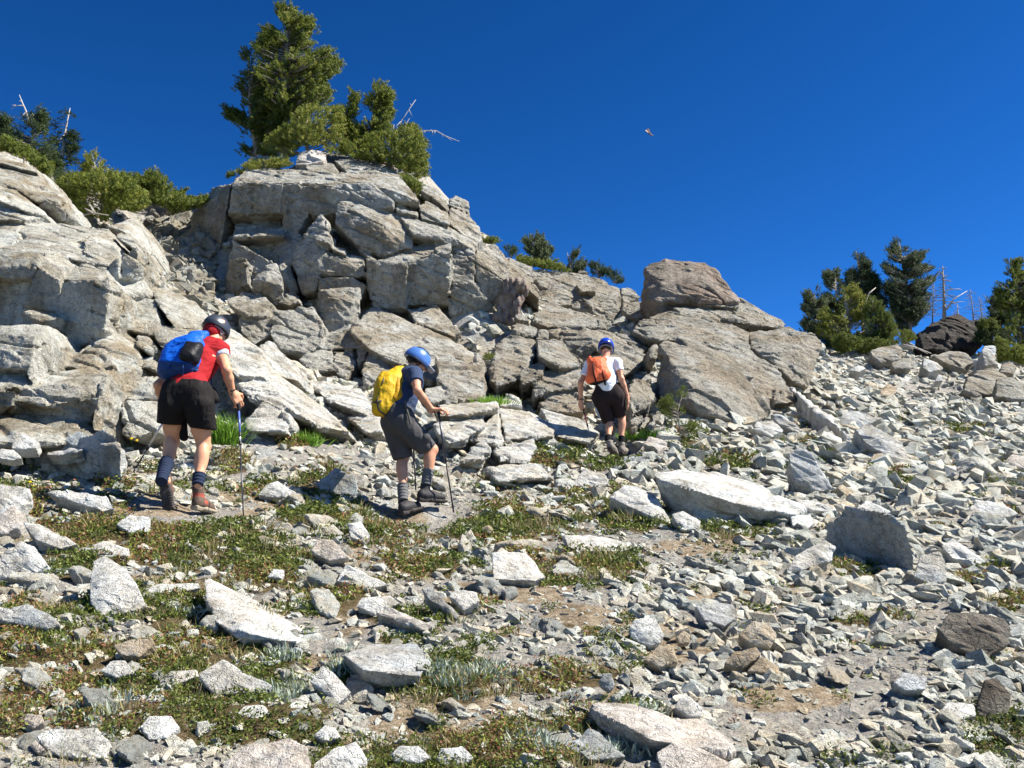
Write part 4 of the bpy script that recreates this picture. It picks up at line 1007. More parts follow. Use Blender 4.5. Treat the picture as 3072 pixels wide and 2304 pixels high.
# boulders in the crag and outcrops
B([(515,780,0),(600,690,.15),(660,680,.2),(700,760,.0),(700,820,-.05),(650,880,.0),(510,850,.1),(600,790,-.25)], 'rounded brownish boulder lodged at the foot of the crag', 'crag', 'C', Y=19.2, thick=.6, bulge=.1)
B([(910,830,.2),(960,850,-.1),(1100,970,-.2),(1165,830,.1),(1165,960,0),(1110,1070,-.2),(1020,1110,-.2),(960,1080,-.1),(905,960,.1)], 'sharp-edged block jutting out of the middle of the crag', 'crag', 'C', Y=19.0, thick=.7, bulge=0)
B([(770,85,.1),(800,10,.3),(870,-5,.4),(950,5,.4),(970,45,.2),(930,70,0),(850,90,0)], 'pinkish boulder under the low pines on top of the crag', 'pink', 'C', Y=22.2, thick=.5)
B([(1055,390,.7),(1080,220,.9),(1150,180,1.0),(1250,158,1.1),(1440,180,1.1),(1500,220,1.0),(1580,310,.8),(1655,405,.6),(1640,412,.3),(1400,412,0),(1150,410,.1),(1100,400,.3),(1180,300,.15),(1400,300,.1),(1440,230,.5)],
  'big dome-shaped reddish boulder standing against the sky', 'red', 'R', Y=21.9, thick=1.0, bulge=0)
B([(1150,980,.9),(1160,660,1.6),(1200,620,1.8),(1330,615,2.0),(1360,680,1.7),(1520,730,1.6),(1690,800,1.5),(1800,1000,1.0),(1812,1110,.6),(1680,1165,.0),(1400,1080,0),(1350,1000,-.05),(1240,1010,.3),(1240,790,.75),(1380,930,.05),(1500,950,.1),(1310,690,1.4)],
  'huge leaning brownish boulder to the right of the farthest hiker', 'crag_right', 'R', Y=15.7, thick=.9, bulge=0)
B([(1940,922,3.8),(1962,918,3.9),(2212,1130,.6),(2330,1230,.0),(2310,1260,-.1),(2100,1085,1.4)], 'long thin white slab like a beam below the right outcrop', 'pale', 'R', Y=14.8, thick=.35, bulge=0)
B([(1830,1090),(1900,1090),(2030,1190),(2000,1205),(1880,1150)], 'flat grey slab at the foot of the huge leaning boulder', 'grey', 'R', Y=14.9, lie=.8)
B([(1720,1180),(1750,1130),(1850,1120),(1920,1190),(1840,1230)], 'white slab at the foot of the huge leaning boulder', 'pale', 'R', Y=14.4, lie=.8)
B([(1190,740,.2),(1200,640,.5),(1290,600,.6),(1380,640,.5),(1425,740,.2),(1390,790,0),(1260,810,0)], 'pale rounded boulder at the head of the shaded gully', 'grey', 'L', Y=23.5, thick=.8)
B([(1215,860,.1),(1250,820,.3),(1370,850,.3),(1340,900,0),(1240,915,0)], 'white rock just below the boulder at the head of the gully', 'pale', 'L', Y=22.5, thick=.4)
B([(820,420,.1),(870,398,.2),(930,430,.2),(920,460,0),(840,470,0)], 'small pale boulder showing between the shrubs on the left ridge', 'grey', 'L', Y=22.5, thick=.4)
B([(1720,1530,0),(1735,1465,.1),(1790,1540,.1)], 'white spike of rock above the grey helmet', 'pale', 'L', Y=12.3, thick=.1)
B([(1220,1100,.6),(1240,960,1.0),(1400,870,1.3),(1600,790,1.6),(1780,880,1.6),(1840,1000,1.3),(1800,1100,.8),(1480,1140,.0),(1300,1140,.2)], 'large black-brown rock mass on the skyline among the right-hand trees', 'darkbig', 'V', Y=38, thick=2.5, bulge=.1)
B([(800,1130,.6),(900,1100,.9),(1050,1080,1.1),(1100,1120,.8),(1090,1220,.0),(900,1250,0),(810,1180,.2)], 'grey slab below the right-hand trees', 'crag_right', 'V', Y=34, thick=1.0)
B([(990,1260,.2),(1080,1210,.6),(1190,1200,.8),(1180,1300,0),(1020,1300,0)], 'squat grey rock under the black-brown rock mass', 'crag_right', 'V', Y=32, thick=1.0)
B([(1280,1290,.1),(1285,1200,.5),(1420,1240,.5),(1480,1310,.1),(1340,1335,0)], 'pale block on the skyline scree', 'grey', 'V', Y=32, thick=1.0)
B([(1370,1180,.2),(1520,1140,.8),(1680,1150,.8),(1770,1240,.3),(1650,1300,0),(1460,1240,0)], 'long low ridge rock beside the right-edge trees', 'crag_right', 'V', Y=34, thick=1.0)
B([(1820,1130,.2),(1850,1090,.6),(1960,1090,.6),(1980,1270,0),(1850,1280,0)], 'upright grey block on the ridge near the right edge', 'grey', 'V', Y=33, thick=1.0)
B([(1660,1500,.0),(1690,1380,.4),(1790,1310,1.0),(1930,1290,1.1),(2030,1350,.9),(2090,1430,.5),(1960,1540,0),(1760,1560,0)], 'cluster of upright grey rocks at the right, half way up', 'crag_right', 'V', Y=26, thick=1.0)
B([(1950,1560,0),(1960,1400,.5),(2100,1380,.6),(2230,1450,.5),(2230,1593,.0)], 'dark grey rock group cut by the right edge', 'crag_right', 'V', Y=25, thick=1.0)
B([(1990,1330,.0),(2010,1260,.5),(2080,1230,.6),(2150,1280,.3),(2120,1350,0)], 'grey boulder under the shrubs at the right edge', 'crag_right', 'V', Y=29, thick=.8)
B([(600,1320,.0),(680,1270,.4),(770,1300,.3),(700,1330,0)], 'low pale stone on the bare scree below the right-hand trees', 'grey', 'V', Y=29, thick=.5)
B([(330,1590,0),(350,1490,.6),(450,1450,.8),(560,1480,.4),(540,1590,0)], 'pale slab in the scree right of the outcrop', 'crag_right', 'V', Y=22, thick=.8)
B([(870,1590,0),(890,1500,.6),(960,1440,.8),(1050,1480,.5),(1020,1560,0)], 'brownish slab in the middle of the far scree', 'tan', 'V', Y=23, thick=.6)
B([(1390,1420,.0),(1420,1350,.2),(1460,1360,.2),(1470,1420,0)], 'small upright stone on the far scree', 'grey', 'V', Y=28, thick=.3)
# ------------------------------------------------------------------ loose stones
def stone_hull(r, flat):
    n = int(r.integers(9, 15))
    P = r.normal(size=(n, 3)); P /= np.linalg.norm(P, axis=1, keepdims=True)
    P *= r.uniform(0.75, 1.1, (n, 1)); P *= np.array([1.0, r.uniform(0.5, 0.85), flat])
    bm = bmesh.new()
    for p in P: bm.verts.new(p)
    bmesh.ops.convex_hull(bm, input=bm.verts[:])
    for v in [v for v in bm.verts if not v.link_faces]: bm.verts.remove(v)
    bmesh.ops.triangulate(bm, faces=bm.faces[:])
    bm.verts.index_update()
    V = np.array([v.co[:] for v in bm.verts]); F = np.array([[v.index for v in f.verts] for f in bm.faces])
    bm.free(); return V, F
_r = np.random.default_rng(5)
HULLS = [stone_hull(_r, f) for f in (0.22, 0.28, 0.35, 0.4, 0.5, 0.6, 0.3, 0.25, 0.45, 0.55, 0.3, 0.38, 0.2, 0.65, 0.5, 0.33)]

def fine_stone(k):
    """a detailed loose stone, unit size, for the ones seen largest"""
    V0, F0 = HULLS[k]
    N, D = hull_planes(V0)
    Fd = Field(V0.min(0), V0.max(0), 0.055)
    Fd.planes(N, D, V0.min(0), V0.max(0), 0, -0.02)
    V, Q = Fd.mesh(); V = smooth_v(V, Q, 1, 0.5)
    V = rough(V, Q, [(0.7, 0.13, 0.6), (0.25, 0.04, 0.6)], 40 + k * 3, 0.03)
    return make_mesh('stone', V, Q, [M['stone']])
FINE = [fine_stone(k) for k in range(12)]

def rot_euler(rx, ry, rz):
    cx, sx, cy, sy, cz, sz = math.cos(rx), math.sin(rx), math.cos(ry), math.sin(ry), math.cos(rz), math.sin(rz)
    return np.array([[cz * cy, cz * sy * sx - sz * cx, cz * sy * cx + sz * sx], [sz * cy, sz * sy * sx + cz * cx, sz * sy * cx - cz * sx], [-sy, cy * sx, cy * cx]])

def sample_ground(n, y0, y1, seed, power=1.0, umax=0.62):
    r = np.random.default_rng(seed)
    # log-uniform in distance keeps the picture evenly filled
    y = y0 * (y1 / y0) ** (r.random(n) ** power)
    x = (r.random(n) * 2 - 1) * umax * (y + 0.6)
    return x, y, r

ZONES = [('small white stone lying in the green and red plant mat', 'stones in the plant mat'),
         ('loose grey-white stone in the scree at the lower right', 'stones of the lower right scree'),
         ('loose angular stone on the scree below the right-hand trees', 'stones of the upper right scree'),
         ('loose white stone on the gravel between the hikers', 'stones between the hikers'),
         ('loose pale stone on the bare ground in the foreground', 'stones of the foreground')]
BMASK = []
x, y, r = sample_ground(5200, 3.2, 44, 21)
z, vg, dt, rk = ground_full(x, y)
px, py = to_src(x, y, z)
big = []
for i in range(len(x)):
    if not (-60 < px[i] < 3130 and 700 < py[i] < 2330): continue
    if rk[i] > 0.8 and y[i] > 10: continue
    if vg[i] > 0.35 and r.random() < 0.3: continue
    if any(abs(x[i] - f[0] * y[i] / f[1]) < 0.45 and -1.6 < y[i] - f[1] < 0.4 for f in FEET): continue
    big.append(i)
fgi = [i for i in big if px[i] < 1700 and py[i] > 1450][:165]
big = (fgi + [i for i in big if i not in set(fgi)])[:295]
for n, i in enumerate(big):
    px_size = 10 + 26 * r.random() ** 2.0 * (1.2 if px[i] > 1900 else 1)      # half length in render pixels
    s = px_size * y[i] / 996.0
    if y[i] > 20: s *= 0.7
    o = link('stone', FINE[int(r.integers(0, len(FINE)))], None, (x[i], y[i], z[i] + 0.10 * s))
    from mathutils import Matrix
    o.rotation_euler = Matrix((rot_euler(r.normal() * 0.2 + 0.2, r.normal() * 0.22 + 0.3, 0) @ rot_euler(0, 0, r.random() * 6.28)).tolist()).to_euler()
    o.scale = (s, s * r.uniform(0.8, 1.2), s * r.uniform(0.8, 1.4))
    zn = 2 if y[i] > 15 else 1 if px[i] > 1750 and py[i] > 1500 else 0 if vg[i] > 0.3 else 3 if y[i] > 7 else 4
    tag(o, ZONES[zn][0], 'stone', ZONES[zn][1])

def stone_soup(name, x, y, z, s, seed, tilt=0.35, mat='scree', sinkf=0.05, flatz=1.0):
    r = np.random.default_rng(seed)
    kk = r.integers(0, len(HULLS), len(x))
    Vs, Fs, Ts = [], [], []; off = 0
    rx = r.normal(size=len(x)) * tilt + 0.18; ry = r.normal(size=len(x)) * tilt + 0.30; rz = r.random(len(x)) * 6.28
    tint = r.random(len(x))
    for k in range(len(HULLS)):
        idx = np.where(kk == k)[0]
        if not len(idx): continue
        V0, F0 = HULLS[k]
        R = np.array([rot_euler(rx[i], ry[i], 0) @ rot_euler(0, 0, rz[i]) for i in idx])
        sc = np.stack([s[idx], s[idx] * r.uniform(0.7, 1.2, len(idx)), s[idx] * r.uniform(0.8, 1.5, len(idx)) * flatz], 1)
        W = np.einsum('nij,nvj->nvi', R, V0[None] * sc[:, None, :])
        W += np.stack([x[idx], y[idx], z[idx] + sinkf * s[idx]], 1)[:, None, :]
        n = len(idx)
        Vs.append(W.reshape(-1, 3))
        Fs.append((F0[None] + (np.arange(n) * len(V0))[:, None, None]).reshape(-1, 3) + off)
        Ts.append(np.repeat(tint[idx], len(V0))); off += n * len(V0)
    o = obj(name, np.concatenate(Vs), np.concatenate(Fs), M[mat], attrs={'tint': ('POINT', np.concatenate(Ts))})
    return o
x, y, r = sample_ground(125000, 3.0, 46, 33)
z, vg, dt, rk = ground_full(x, y)
px, py = to_src(x, y, z)
right = np.clip((px - 1400) / 900, 0, 1)
keep = (r.random(len(x)) > vg * 0.62) & (r.random(len(x)) > dt * 0.55)
keep &= (py < 2400) & (py > 690)
keep &= (np.abs(vnoise(np.stack([x, y, z], 1), 0.9, 8)) > 0.12) | (r.random(len(x)) < 0.5)
_FINE = [(1300,1160,260,46),(1500,1200,220,40),(1150,1290,150,50),(1000,1085,110,26),(1720,1540,220,60),(2020,850,180,46),(1900,1440,160,46),(1250,1340,130,40),(2050,1350,120,40)]
fine_m = ell_mask(px, py, _FINE)
sz = (1.15 + 16.0 * r.random(len(x)) ** 4.6 * (0.8 + 0.5 * right)) * y / 996.0 * (1 - 0.5 * fine_m)
sz = np.clip(sz, 0.005, 0.26)
for f in FEET: keep &= ~((np.abs(x - f[0]) < 0.35) & (y > f[1] - 1.0) & (y < f[1] + 0.3)) | (sz < 0.022)
x, y, z, sz = x[keep], y[keep], z[keep], sz[keep]
o = stone_soup('scree', x, y, z, sz, 3, 0.26)
tag(o, 'loose grey and white gravel and small stones', kind='stuff')
# rubble in the shaded gully
r = np.random.default_rng(50)
gx, gy, gs = [], [], []
for _ in range(2200):
    t = r.random(); Yv = 19 + 7 * t
    pL = (1230 + 520 * r.random() - 20 * t, 1400 - 700 * t + r.normal() * 60)
    W = at('L', pL[0], pL[1], Yv); gx.append(W[0]); gy.append(Yv); gs.append(0.07 + 0.30 * r.random() ** 2.2)
gx, gy, gs = np.array(gx), np.array(gy), np.array(gs)
o = stone_soup('rubble', gx, gy, ground_z(gx, gy), gs, 9, 0.5, 'rubble', 0.05, 1.3)
tag(o, 'heap of shaded rubble filling the gully left of the crag', kind='stuff')

# ------------------------------------------------------------------ ground cover
def blades(name, base, up, L, W, bend, mat, tint, parent=None, origin=(0, 0, 0)):
    """one bent blade (2 quads worth as 3 tris) per row"""
    n = len(base); r = np.random.default_rng(n)
    side = np.cross(up, r.normal(size=(n, 3))); side /= np.linalg.norm(side, axis=1, keepdims=True)
    fw = np.cross(side, up)
    mid = base + up * (L * 0.55)[:, None] + fw * (bend * L * 0.2)[:, None]
    tip = base + up * (L * 0.95)[:, None] + fw * (bend * L * 0.75)[:, None]
    w = (side * W[:, None])
    V = np.stack([base - w, base + w, mid + w * 0.7, mid - w * 0.7, tip], 1).reshape(-1, 3)
    k = np.arange(n)[:, None] * 5
    Q = (np.array([0, 1, 2, 3]) + k); T = (np.array([3, 2, 4]) + k)
    return obj(name, V, [Q, T], M[mat], parent, origin, attrs={'tint': ('POINT', np.repeat(tint, 5))})

def leaf_mat(n, seed):
    x, y, r = sample_ground(n, 3.1, 24, seed, 1.0)
    z, vg, dt, rk = ground_full(x, y)
    clus = fbm(np.stack([x, y, z], 1), 4.5, 3, 12)
    k = vg + 1.1 * clus > 0.3 + 0.45 * r.random(n)
    x, y, z, vg = x[k], y[k], z[k], vg[k]
    n = len(x); P = np.stack([x, y, z], 1)
    hum = 0.5 + 0.5 * fbm(P, 6, 3, 3)
    zz = z + r.random(n) * (0.015 + 0.075 * np.clip(hum * 1.6 - 0.3, 0, 1)) * np.clip(y / 8, 0.7, 1.6)
    c = np.stack([x, y, zz], 1)
    s = (1.3 + 1.5 * r.random(n)) * y / 996.0
    s = np.clip(s, 0.005, 0.035)
    a = r.normal(size=(n, 3)) + np.array([0, 0, 0.4]); a /= np.linalg.norm(a, axis=1, keepdims=True)
    b = np.cross(a, r.normal(size=(n, 3))); b /= np.linalg.norm(b, axis=1, keepdims=True)
    s = s[:, None]
    V = np.stack([c - a * s, c + b * s * 0.42, c + a * s, c - b * s * 0.42], 1).reshape(-1, 3)
    Q = np.arange(n * 4).reshape(-1, 4)
    redn = fbm(P, 1.7, 4, 61)
    tint = np.clip(0.24 + 0.2 * r.normal(size=n) + np.where(redn > 0.08, 0.45, 0) * (r.random(n) < 0.75), 0, 1)
    o = obj('ground_cover', V, Q, M['mat_leaf'], attrs={'tint': ('POINT', np.repeat(tint, 4))})
    tag(o, 'low green and red-brown heather mat between the rocks', kind='stuff')
leaf_mat(780000, 71)

def grass(n_tufts, seed, name, mat, label, y1=14, blades_per=46, hgt=(0.03, 0.10), thr=0.3, tint_mu=0.6):
    x, y, r = sample_ground(n_tufts, 3.2, y1, seed)
    z, vg, dt, rk = ground_full(x, y)
    g = fbm(np.stack([x, y, z], 1), 1.3, 3, 88)
    k = (vg > thr) & (g > -0.05)
    x, y, z = x[k], y[k], z[k]
    n = len(x); m = blades_per
    off = r.normal(size=(n, m, 2)) * 0.05
    bx = x[:, None] + off[:, :, 0]; by = y[:, None] + off[:, :, 1]
    base = np.stack([bx, by, np.repeat(z[:, None], m, 1) - 0.01], 2).reshape(-1, 3)
    up = np.stack([off[:, :, 0] * 6, off[:, :, 1] * 6, np.ones((n, m))], 2).reshape(-1, 3) + r.normal(size=(n * m, 3)) * 0.15
    up /= np.linalg.norm(up, axis=1, keepdims=True)
    L = r.uniform(hgt[0], hgt[1], n * m) * np.repeat(np.clip(y / 6, 0.8, 1.6), m)
    W = 0.55 * np.repeat(y, m) / 996.0 * r.uniform(0.7, 1.3, n * m)
    tint = np.clip(tint_mu + 0.22 * r.normal(size=n * m) + np.repeat(r.normal(size=n) * 0.15, m), 0, 1)
    o = blades(name, base, up, L, W, r.uniform(0, 1.2, n * m), mat, tint)
    tag(o, label, kind='stuff')
grass(1300, 5, 'grass', 'grass', 'dry and green grass tufts among the stones')
# silver-leaved plants in the foreground
def silver_patch():
    r = np.random.default_rng(8); pts = []
    for cx, cy, rx, ry, n in [(1560,1240,120,60,16),(1950,1310,150,50,26),(2120,1280,80,40,10),(180,840,90,40,10),(1240,1380,110,60,16),(440,1450,100,50,12),(820,1010,60,30,5),(1200,1180,60,50,7)]:
        for _ in range(n):
            pts.append(src('Q3', cx + r.normal() * rx * .5, cy + r.normal() * ry * .5))
    for cx, cy, rx, ry, n in [(110,1620,80,40,12),(560,1490,70,30,8),(420,1640,120,20,10),(650,1640,60,20,6)]:
        for _ in range(n): pts.append(src('Q4', cx + r.normal() * rx * .5, cy + r.normal() * ry * .5))
    base, up = [], []
    for p in pts:
        Y = ground_hit(*p); W = world_at(p[0], p[1], Y); zz = ground_z(W[0], W[1])[0]
        for _ in range(22):
            o = r.normal(size=2) * 0.022
            base.append((W[0] + o[0], W[1] + o[1], zz - 0.005)); up.append((o[0] * 14, o[1] * 14, 1.0))
    base = np.array(base); up = np.array(up) + r.normal(size=base.shape) * 0.12
    up /= np.linalg.norm(up, axis=1, keepdims=True); n = len(base)
    o = blades('silver_plants', base, up, r.uniform(0.03, 0.075, n), r.uniform(0.003, 0.0055, n), r.uniform(0, .8, n), 'silver', r.random(n))
    tag(o, 'silvery grey-green leafy plants in the foreground', kind='stuff')
silver_patch()
def tuft(fr, cx, cy, n, spread, hmin, hmax, label, mat='bright', name='grass_tuft', Y=None):
    p = src(fr, cx, cy); Y = Y or ground_hit(*p); W = world_at(p[0], p[1], Y); zz = ground_z(W[0], W[1])[0]
    zz = max(zz, W[2] - 0.05) if Y else zz
    r = np.random.default_rng(int(cx)); o = r.normal(size=(n, 2)) * spread
    base = np.stack([W[0] + o[:, 0], W[1] + o[:, 1] * .6, np.full(n, zz - 0.02)], 1)
    up = np.stack([o[:, 0] * 2.5 / spread * .1, o[:, 1] * 2.5 / spread * .1, np.ones(n)], 1) + r.normal(size=(n, 3)) * 0.12
    up /= np.linalg.norm(up, axis=1, keepdims=True)
    ob = blades(name, base, up, r.uniform(hmin, hmax, n), np.full(n, 0.5 * Y / 996), r.uniform(0, 1, n), mat, r.random(n), None, (W[0], W[1], zz))
    tag(ob, label, 'grass')
tuft('D', 650, 958, 420, 0.09, 0.1, 0.2, 'bright green round grass tuft in the stones between the first two hikers')
tuft('D', 483, 945, 500, 0.06, 0.15, 0.36, 'tall bright green grass right of the shorts of the hiker in red', Y=10.2)
tuft('D', 1395, 955, 350, 0.16, 0.08, 0.2, 'bright green grass clump right of the farthest hiker', Y=14.4)
tuft('N', 1560, 400, 260, 0.13, 0.06, 0.16, 'small green grass clump at the foot of the dark cleft', Y=14.6)
def flower(fr, pts, Y, label):
    p0 = at(fr, pts[0][0], pts[0][1] + 60, Y); e = empty('yellow_flower', p0)
    tag(e, label, 'flower'); s = Soup()
    for x, y in pts:
        h = Soup()
        t = at(fr, x, y, Y); b = p0 + (t - p0) * np.array([.3, .3, 0])
        s.tube([b, (b + t) / 2 + [0.004, 0, 0], t], 0.003, 4)
        for k in range(9):
            a = k * 0.7; h.tube([t, t + np.array([math.cos(a) * .014, -.006, math.sin(a) * .010])], [0.005, 0.004], 4)
        h.tube([t + [0, -.008, -.004], t + [0, -.008, .006]], 0.009, 6)
        h.build('flower_head', M['yellow_petal'], e, p0)
    s.build('stem', M['mat_leaf'], e, p0)
flower('M', [(1090,1150),(1135,1165)], 9.6, 'pair of small yellow flower heads beside the dark shaded boulder')
flower('M', [(250,1510),(280,1545)], 8.9, 'tiny yellow flower in the mat at the left, below the dark boulder')
# ------------------------------------------------------------------ trees
def needle_template(n, spread, seed, width=0.035, length=0.42, axis=1.0):
    r = np.random.default_rng(seed); V = []
    for k in range(n):
        t = r.random() * axis; a = r.random() * 6.283; sp = spread * r.uniform(0.7, 1.3)
        d = np.array([math.cos(a) * math.sin(sp), math.sin(a) * math.sin(sp), math.cos(sp)])
        b = np.array([0, 0, t]); L = length * r.uniform(0.7, 1.15)
        w = np.cross(d, r.normal(size=3)); w = w / np.linalg.norm(w) * width
        V += [b - w, b + w, b + d * L]
    return np.array(V)
TPL = {'brush': needle_template(44, 1.0, 1), 'fine': needle_template(40, 0.8, 2, 0.03, 0.36), 'spray': needle_template(34, 1.15, 3, 0.03, 0.3)}

def in_poly(x, y, P):
    ins = np.zeros(len(x), bool); n = len(P)
    for i in range(n):
        x1, y1 = P[i]; x2, y2 = P[(i + 1) % n]
        c = ((y1 > y) != (y2 > y)) & (x < (x2 - x1) * (y - y1) / ((y2 - y1) + 1e-12) + x1)
        ins ^= c
    return ins

def tree(name, label, cat, fr, poly, trunk, Y, depth=0.8, n=600, clump=0.2, mat='pine', tpl='brush', bark='bark', r0=0.09, gap=0.0, droop=0.0, up=0.5,
         limbs=26, group=None, tint=0.5, seed=None, stems=()):
    """poly: crown outline as seen, filled with needle tufts in depth around the trunk; trunk: base to top"""
    seed = seed if seed is not None else int(sum(p[0] for p in poly)) % 9999
    r = np.random.default_rng(seed)
    P = np.array(poly, float)
    tr = [at(fr, x, y, Y) for x, y in trunk]; root = np.array(tr[0])
    e = empty(name, root); tag(e, label, cat, group)
    # trunk
    s = Soup(); L = len(tr)
    s.tube(tr, [r0 * (1 - 0.85 * i / (L - 1)) for i in range(L)], 8)
    for st in stems: 
        q = [at(fr, x, y, Y + d) for x, y, d in st]; s.tube(q, [r0 * .6 * (1 - .8 * i / (len(q) - 1)) for i in range(len(q))], 6)
    # crown samples, clustered
    N = n * 5
    lo, hi = P.min(0), P.max(0)
    x = r.uniform(lo[0], hi[0], N); y = r.uniform(lo[1], hi[1], N)
    k = in_poly(x, y, P); x, y = x[k], y[k]
    m_per = Y / FSRC / FRAMES[fr][2]
    q = np.stack([x * m_per, y * m_per, np.zeros(len(x))], 1)
    keep = fbm(q, 2.6, 3, seed) + 0.35 * r.normal(size=len(x)) > gap
    x, y = x[keep][:n], y[keep][:n]
    trx = np.interp(y, [t[1] for t in trunk][::-1], [t[0] for t in trunk][::-1])
    half = np.abs(x - trx) * m_per
    # width of the crown at this height
    wid = np.array([max(abs(P[np.abs(P[:, 1] - yy).argsort()[:3], 0] - tx).max() * m_per, 0.12) for yy, tx in zip(y, trx)])
    dd = np.sqrt(np.clip(1 - (half / np.maximum(wid, half + 1e-3)) ** 2, 0.04, 1)) * np.minimum(wid, depth)
    dy = dd * r.uniform(-1, 1, len(x)) ** 1
    TX = [t[0] for t in trunk][::-1]; TY = [t[1] for t in trunk][::-1]
    boughs = []
    if limbs and name not in ('shrub', 'low_pine', 'plant'):
        # boughs: each runs from the trunk to one sampled point and carries tufts along its outer part
        per = 8; K = max(int(len(x) / 5.5), 6)
        rel = half / np.maximum(wid, 1e-3)
        pick = np.argsort(-(rel + 0.55 * r.random(len(x))))[:K] if len(x) > K else np.arange(len(x))
        pick = np.concatenate([pick, r.integers(0, len(x), K // 3)])
        Cs, Ds, dyn, trn = [], [], [], []
        for i in pick:
            yb = min(y[i] + (12 + 0.30 * abs(x[i] - trx[i])) * (1 if up >= 0 else -.3) * (1 - 2.2 * droop), trunk[0][1])
            b0 = at(fr, np.interp(yb, TY, TX), yb, Y); tip = at(fr, x[i], y[i], Y + dy[i]); dv = tip - b0; Lb = np.linalg.norm(dv)
            md = (b0 + tip) / 2 - np.array([0, 0, 0.10 * Lb]); boughs.append((b0, md, tip, Lb))
            for t in 1 - 0.72 * r.random(per) ** 1.5 * min(1, Lb / 0.4):
                q = (1 - t) ** 2 * b0 + 2 * t * (1 - t) * md + t * t * tip + r.normal(size=3) * clump * 0.38
                Cs.append(q); Ds.append(dv / (Lb + 1e-6))
        C = np.array(Cs); out = np.array(Ds)
    else:
        C = np.array([at(fr, a, b, Y + d) for a, b, d in zip(x, y, dy)])
        T0 = np.array([at(fr, np.interp(b, TY, TX), b + 30 * up, Y) for b in y])
        out = C - T0; out /= np.linalg.norm(out, axis=1, keepdims=True) + 1e-6
    d = out * 0.9 + np.array([0, 0, up - droop]) + r.normal(size=C.shape) * 0.25
    d /= np.linalg.norm(d, axis=1, keepdims=True)
    u = np.cross(d, r.normal(size=d.shape)); u /= np.linalg.norm(u, axis=1, keepdims=True); w = np.cross(d, u)
    R = np.stack([u, w, d], 2)
    sc = clump * r.uniform(0.65, 1.25, len(C))
    tp = TPL[tpl]
    V = np.einsum('nij,nvj->nvi', R, tp[None] * sc[:, None, None]) + C[:, None, :]
    tt = np.clip(tint + 0.2 * r.normal(size=len(C)), 0, 1)
    tv = np.clip(np.repeat(tt, len(tp)) + 0.1 * r.normal(size=len(C) * len(tp)), 0, 1)
    obj('crown', V.reshape(-1, 3), np.arange(len(C) * len(tp)).reshape(-1, 3), M[mat], e, root, attrs={'tint': ('POINT', tv)})
    # limbs reach from the trunk to some of the tufts
    for b0, md, tip, Lb in boughs:
        rb = min(r0 * 0.3, 0.012 + 0.02 * Lb)
        s.tube([b0, (b0 + md * 2 + tip) / 4, tip], [rb, rb * 0.7, rb * 0.25], 4)
    if limbs and not boughs:
        for i in np.argsort(-half * (0.5 + r.random(len(half))))[:limbs]:
            yb = min(y[i] + 40 + 0.35 * abs(x[i] - trx[i]), trunk[0][1]); b = at(fr, np.interp(yb, TY, TX), yb, Y)
            s.tube([b, (b + C[i]) / 2 - np.array([0, 0, 0.06 * np.linalg.norm(C[i] - b)]), C[i]], [r0 * 0.28, r0 * 0.2, r0 * 0.08], 5)
    s.build('trunk', M[bark], e, root, smooth=True)
    return e

# crown of the crag (frame T)
tree('pine_tree', 'tallest pine on top of the crag, with a bare pale trunk showing', 'tree', 'T',
     [(575,30),(640,70),(655,150),(690,150),(700,200),(735,180),(770,160),(780,220),(740,300),(790,350),(770,395),(700,410),(870,430),(910,390),(940,420),(930,480),(1000,500),(985,560),(950,600),(890,620),(850,660),(905,700),(880,740),(940,770),(900,800),(860,790),(800,850),(700,900),(620,960),(560,980),(520,900),(430,900),(400,800),(420,700),(360,600),(350,480),(355,370),(385,350),(400,400),(420,240),(520,225),(540,300),(560,200),(540,90)],
     [(585,1240),(578,900),(578,650),(590,400),(592,200),(598,60)], 24.2, 1.0, 3400, 0.165, r0=0.13, gap=-0.1, limbs=34, tint=0.55, seed=4)
tree('pine_tree', 'dark slender pine hugging the left side of the tallest pine', 'tree', 'T',
     [(290,410),(325,460),(330,540),(350,570),(400,560),(440,700),(480,850),(560,1000),(560,1150),(500,1230),(420,1230),(240,1230),(250,1180),(280,1150),(260,1080),(290,1040),(230,1000),(150,950),(100,885),(150,880),(190,920),(240,900),(200,790),(230,760),(190,690),(190,600),(260,540),(250,450)],
     [(350,1240),(300,900),(288,650),(290,440)], 24.3, 0.7, 2700, 0.165, mat='pine', r0=0.08, gap=-0.1, limbs=24, tint=0.25, seed=5, stems=[[(430,1230,.2),(440,800,.3),(435,640,.3)]])
tree('low_pine', 'bushy yellow-green low pine in front of the tallest pine', 'tree', 'T',
     [(700,880),(800,850),(900,860),(1000,880),(1020,950),(1040,1080),(1000,1130),(1040,1160),(1060,1220),(960,1260),(860,1180),(760,1170),(700,1190),(640,1280),(520,1260),(420,1200),(440,1120),(520,1080),(620,1000)],
     [(760,1240),(740,1080),(760,900)], 23.3, 0.9, 1900, 0.14, r0=0.06, gap=-0.3, tint=0.75, seed=6)
tree('pine_sapling', 'thin leaning pine top between the two taller pines on the crag', 'tree', 'T',
     [(1120,750),(1150,790),(1130,900),(1100,960),(1040,1020),(980,1000),(1000,900),(1060,860),(1100,780)],
     [(940,1120),(1040,960),(1125,770)], 23.8, 0.25, 190, 0.15, r0=0.04, gap=-0.4, limbs=8, tint=0.5, seed=7)
tree('pine_tree', 'second, smaller pine on the crag, right of the tallest', 'tree', 'T',
     [(1320,665),(1350,700),(1370,740),(1410,760),(1410,830),(1420,930),(1410,1010),(1390,1060),(1300,1080),(1240,1180),(1140,1200),(1050,1120),(1080,1020),(1110,990),(1160,1030),(1190,970),(1240,960),(1260,880),(1240,830),(1290,760)],
     [(1240,1200),(1260,1040),(1300,860),(1322,690)], 24.0, 0.6, 1900, 0.14, r0=0.07, gap=-0.25, limbs=20, tint=0.55, seed=8)
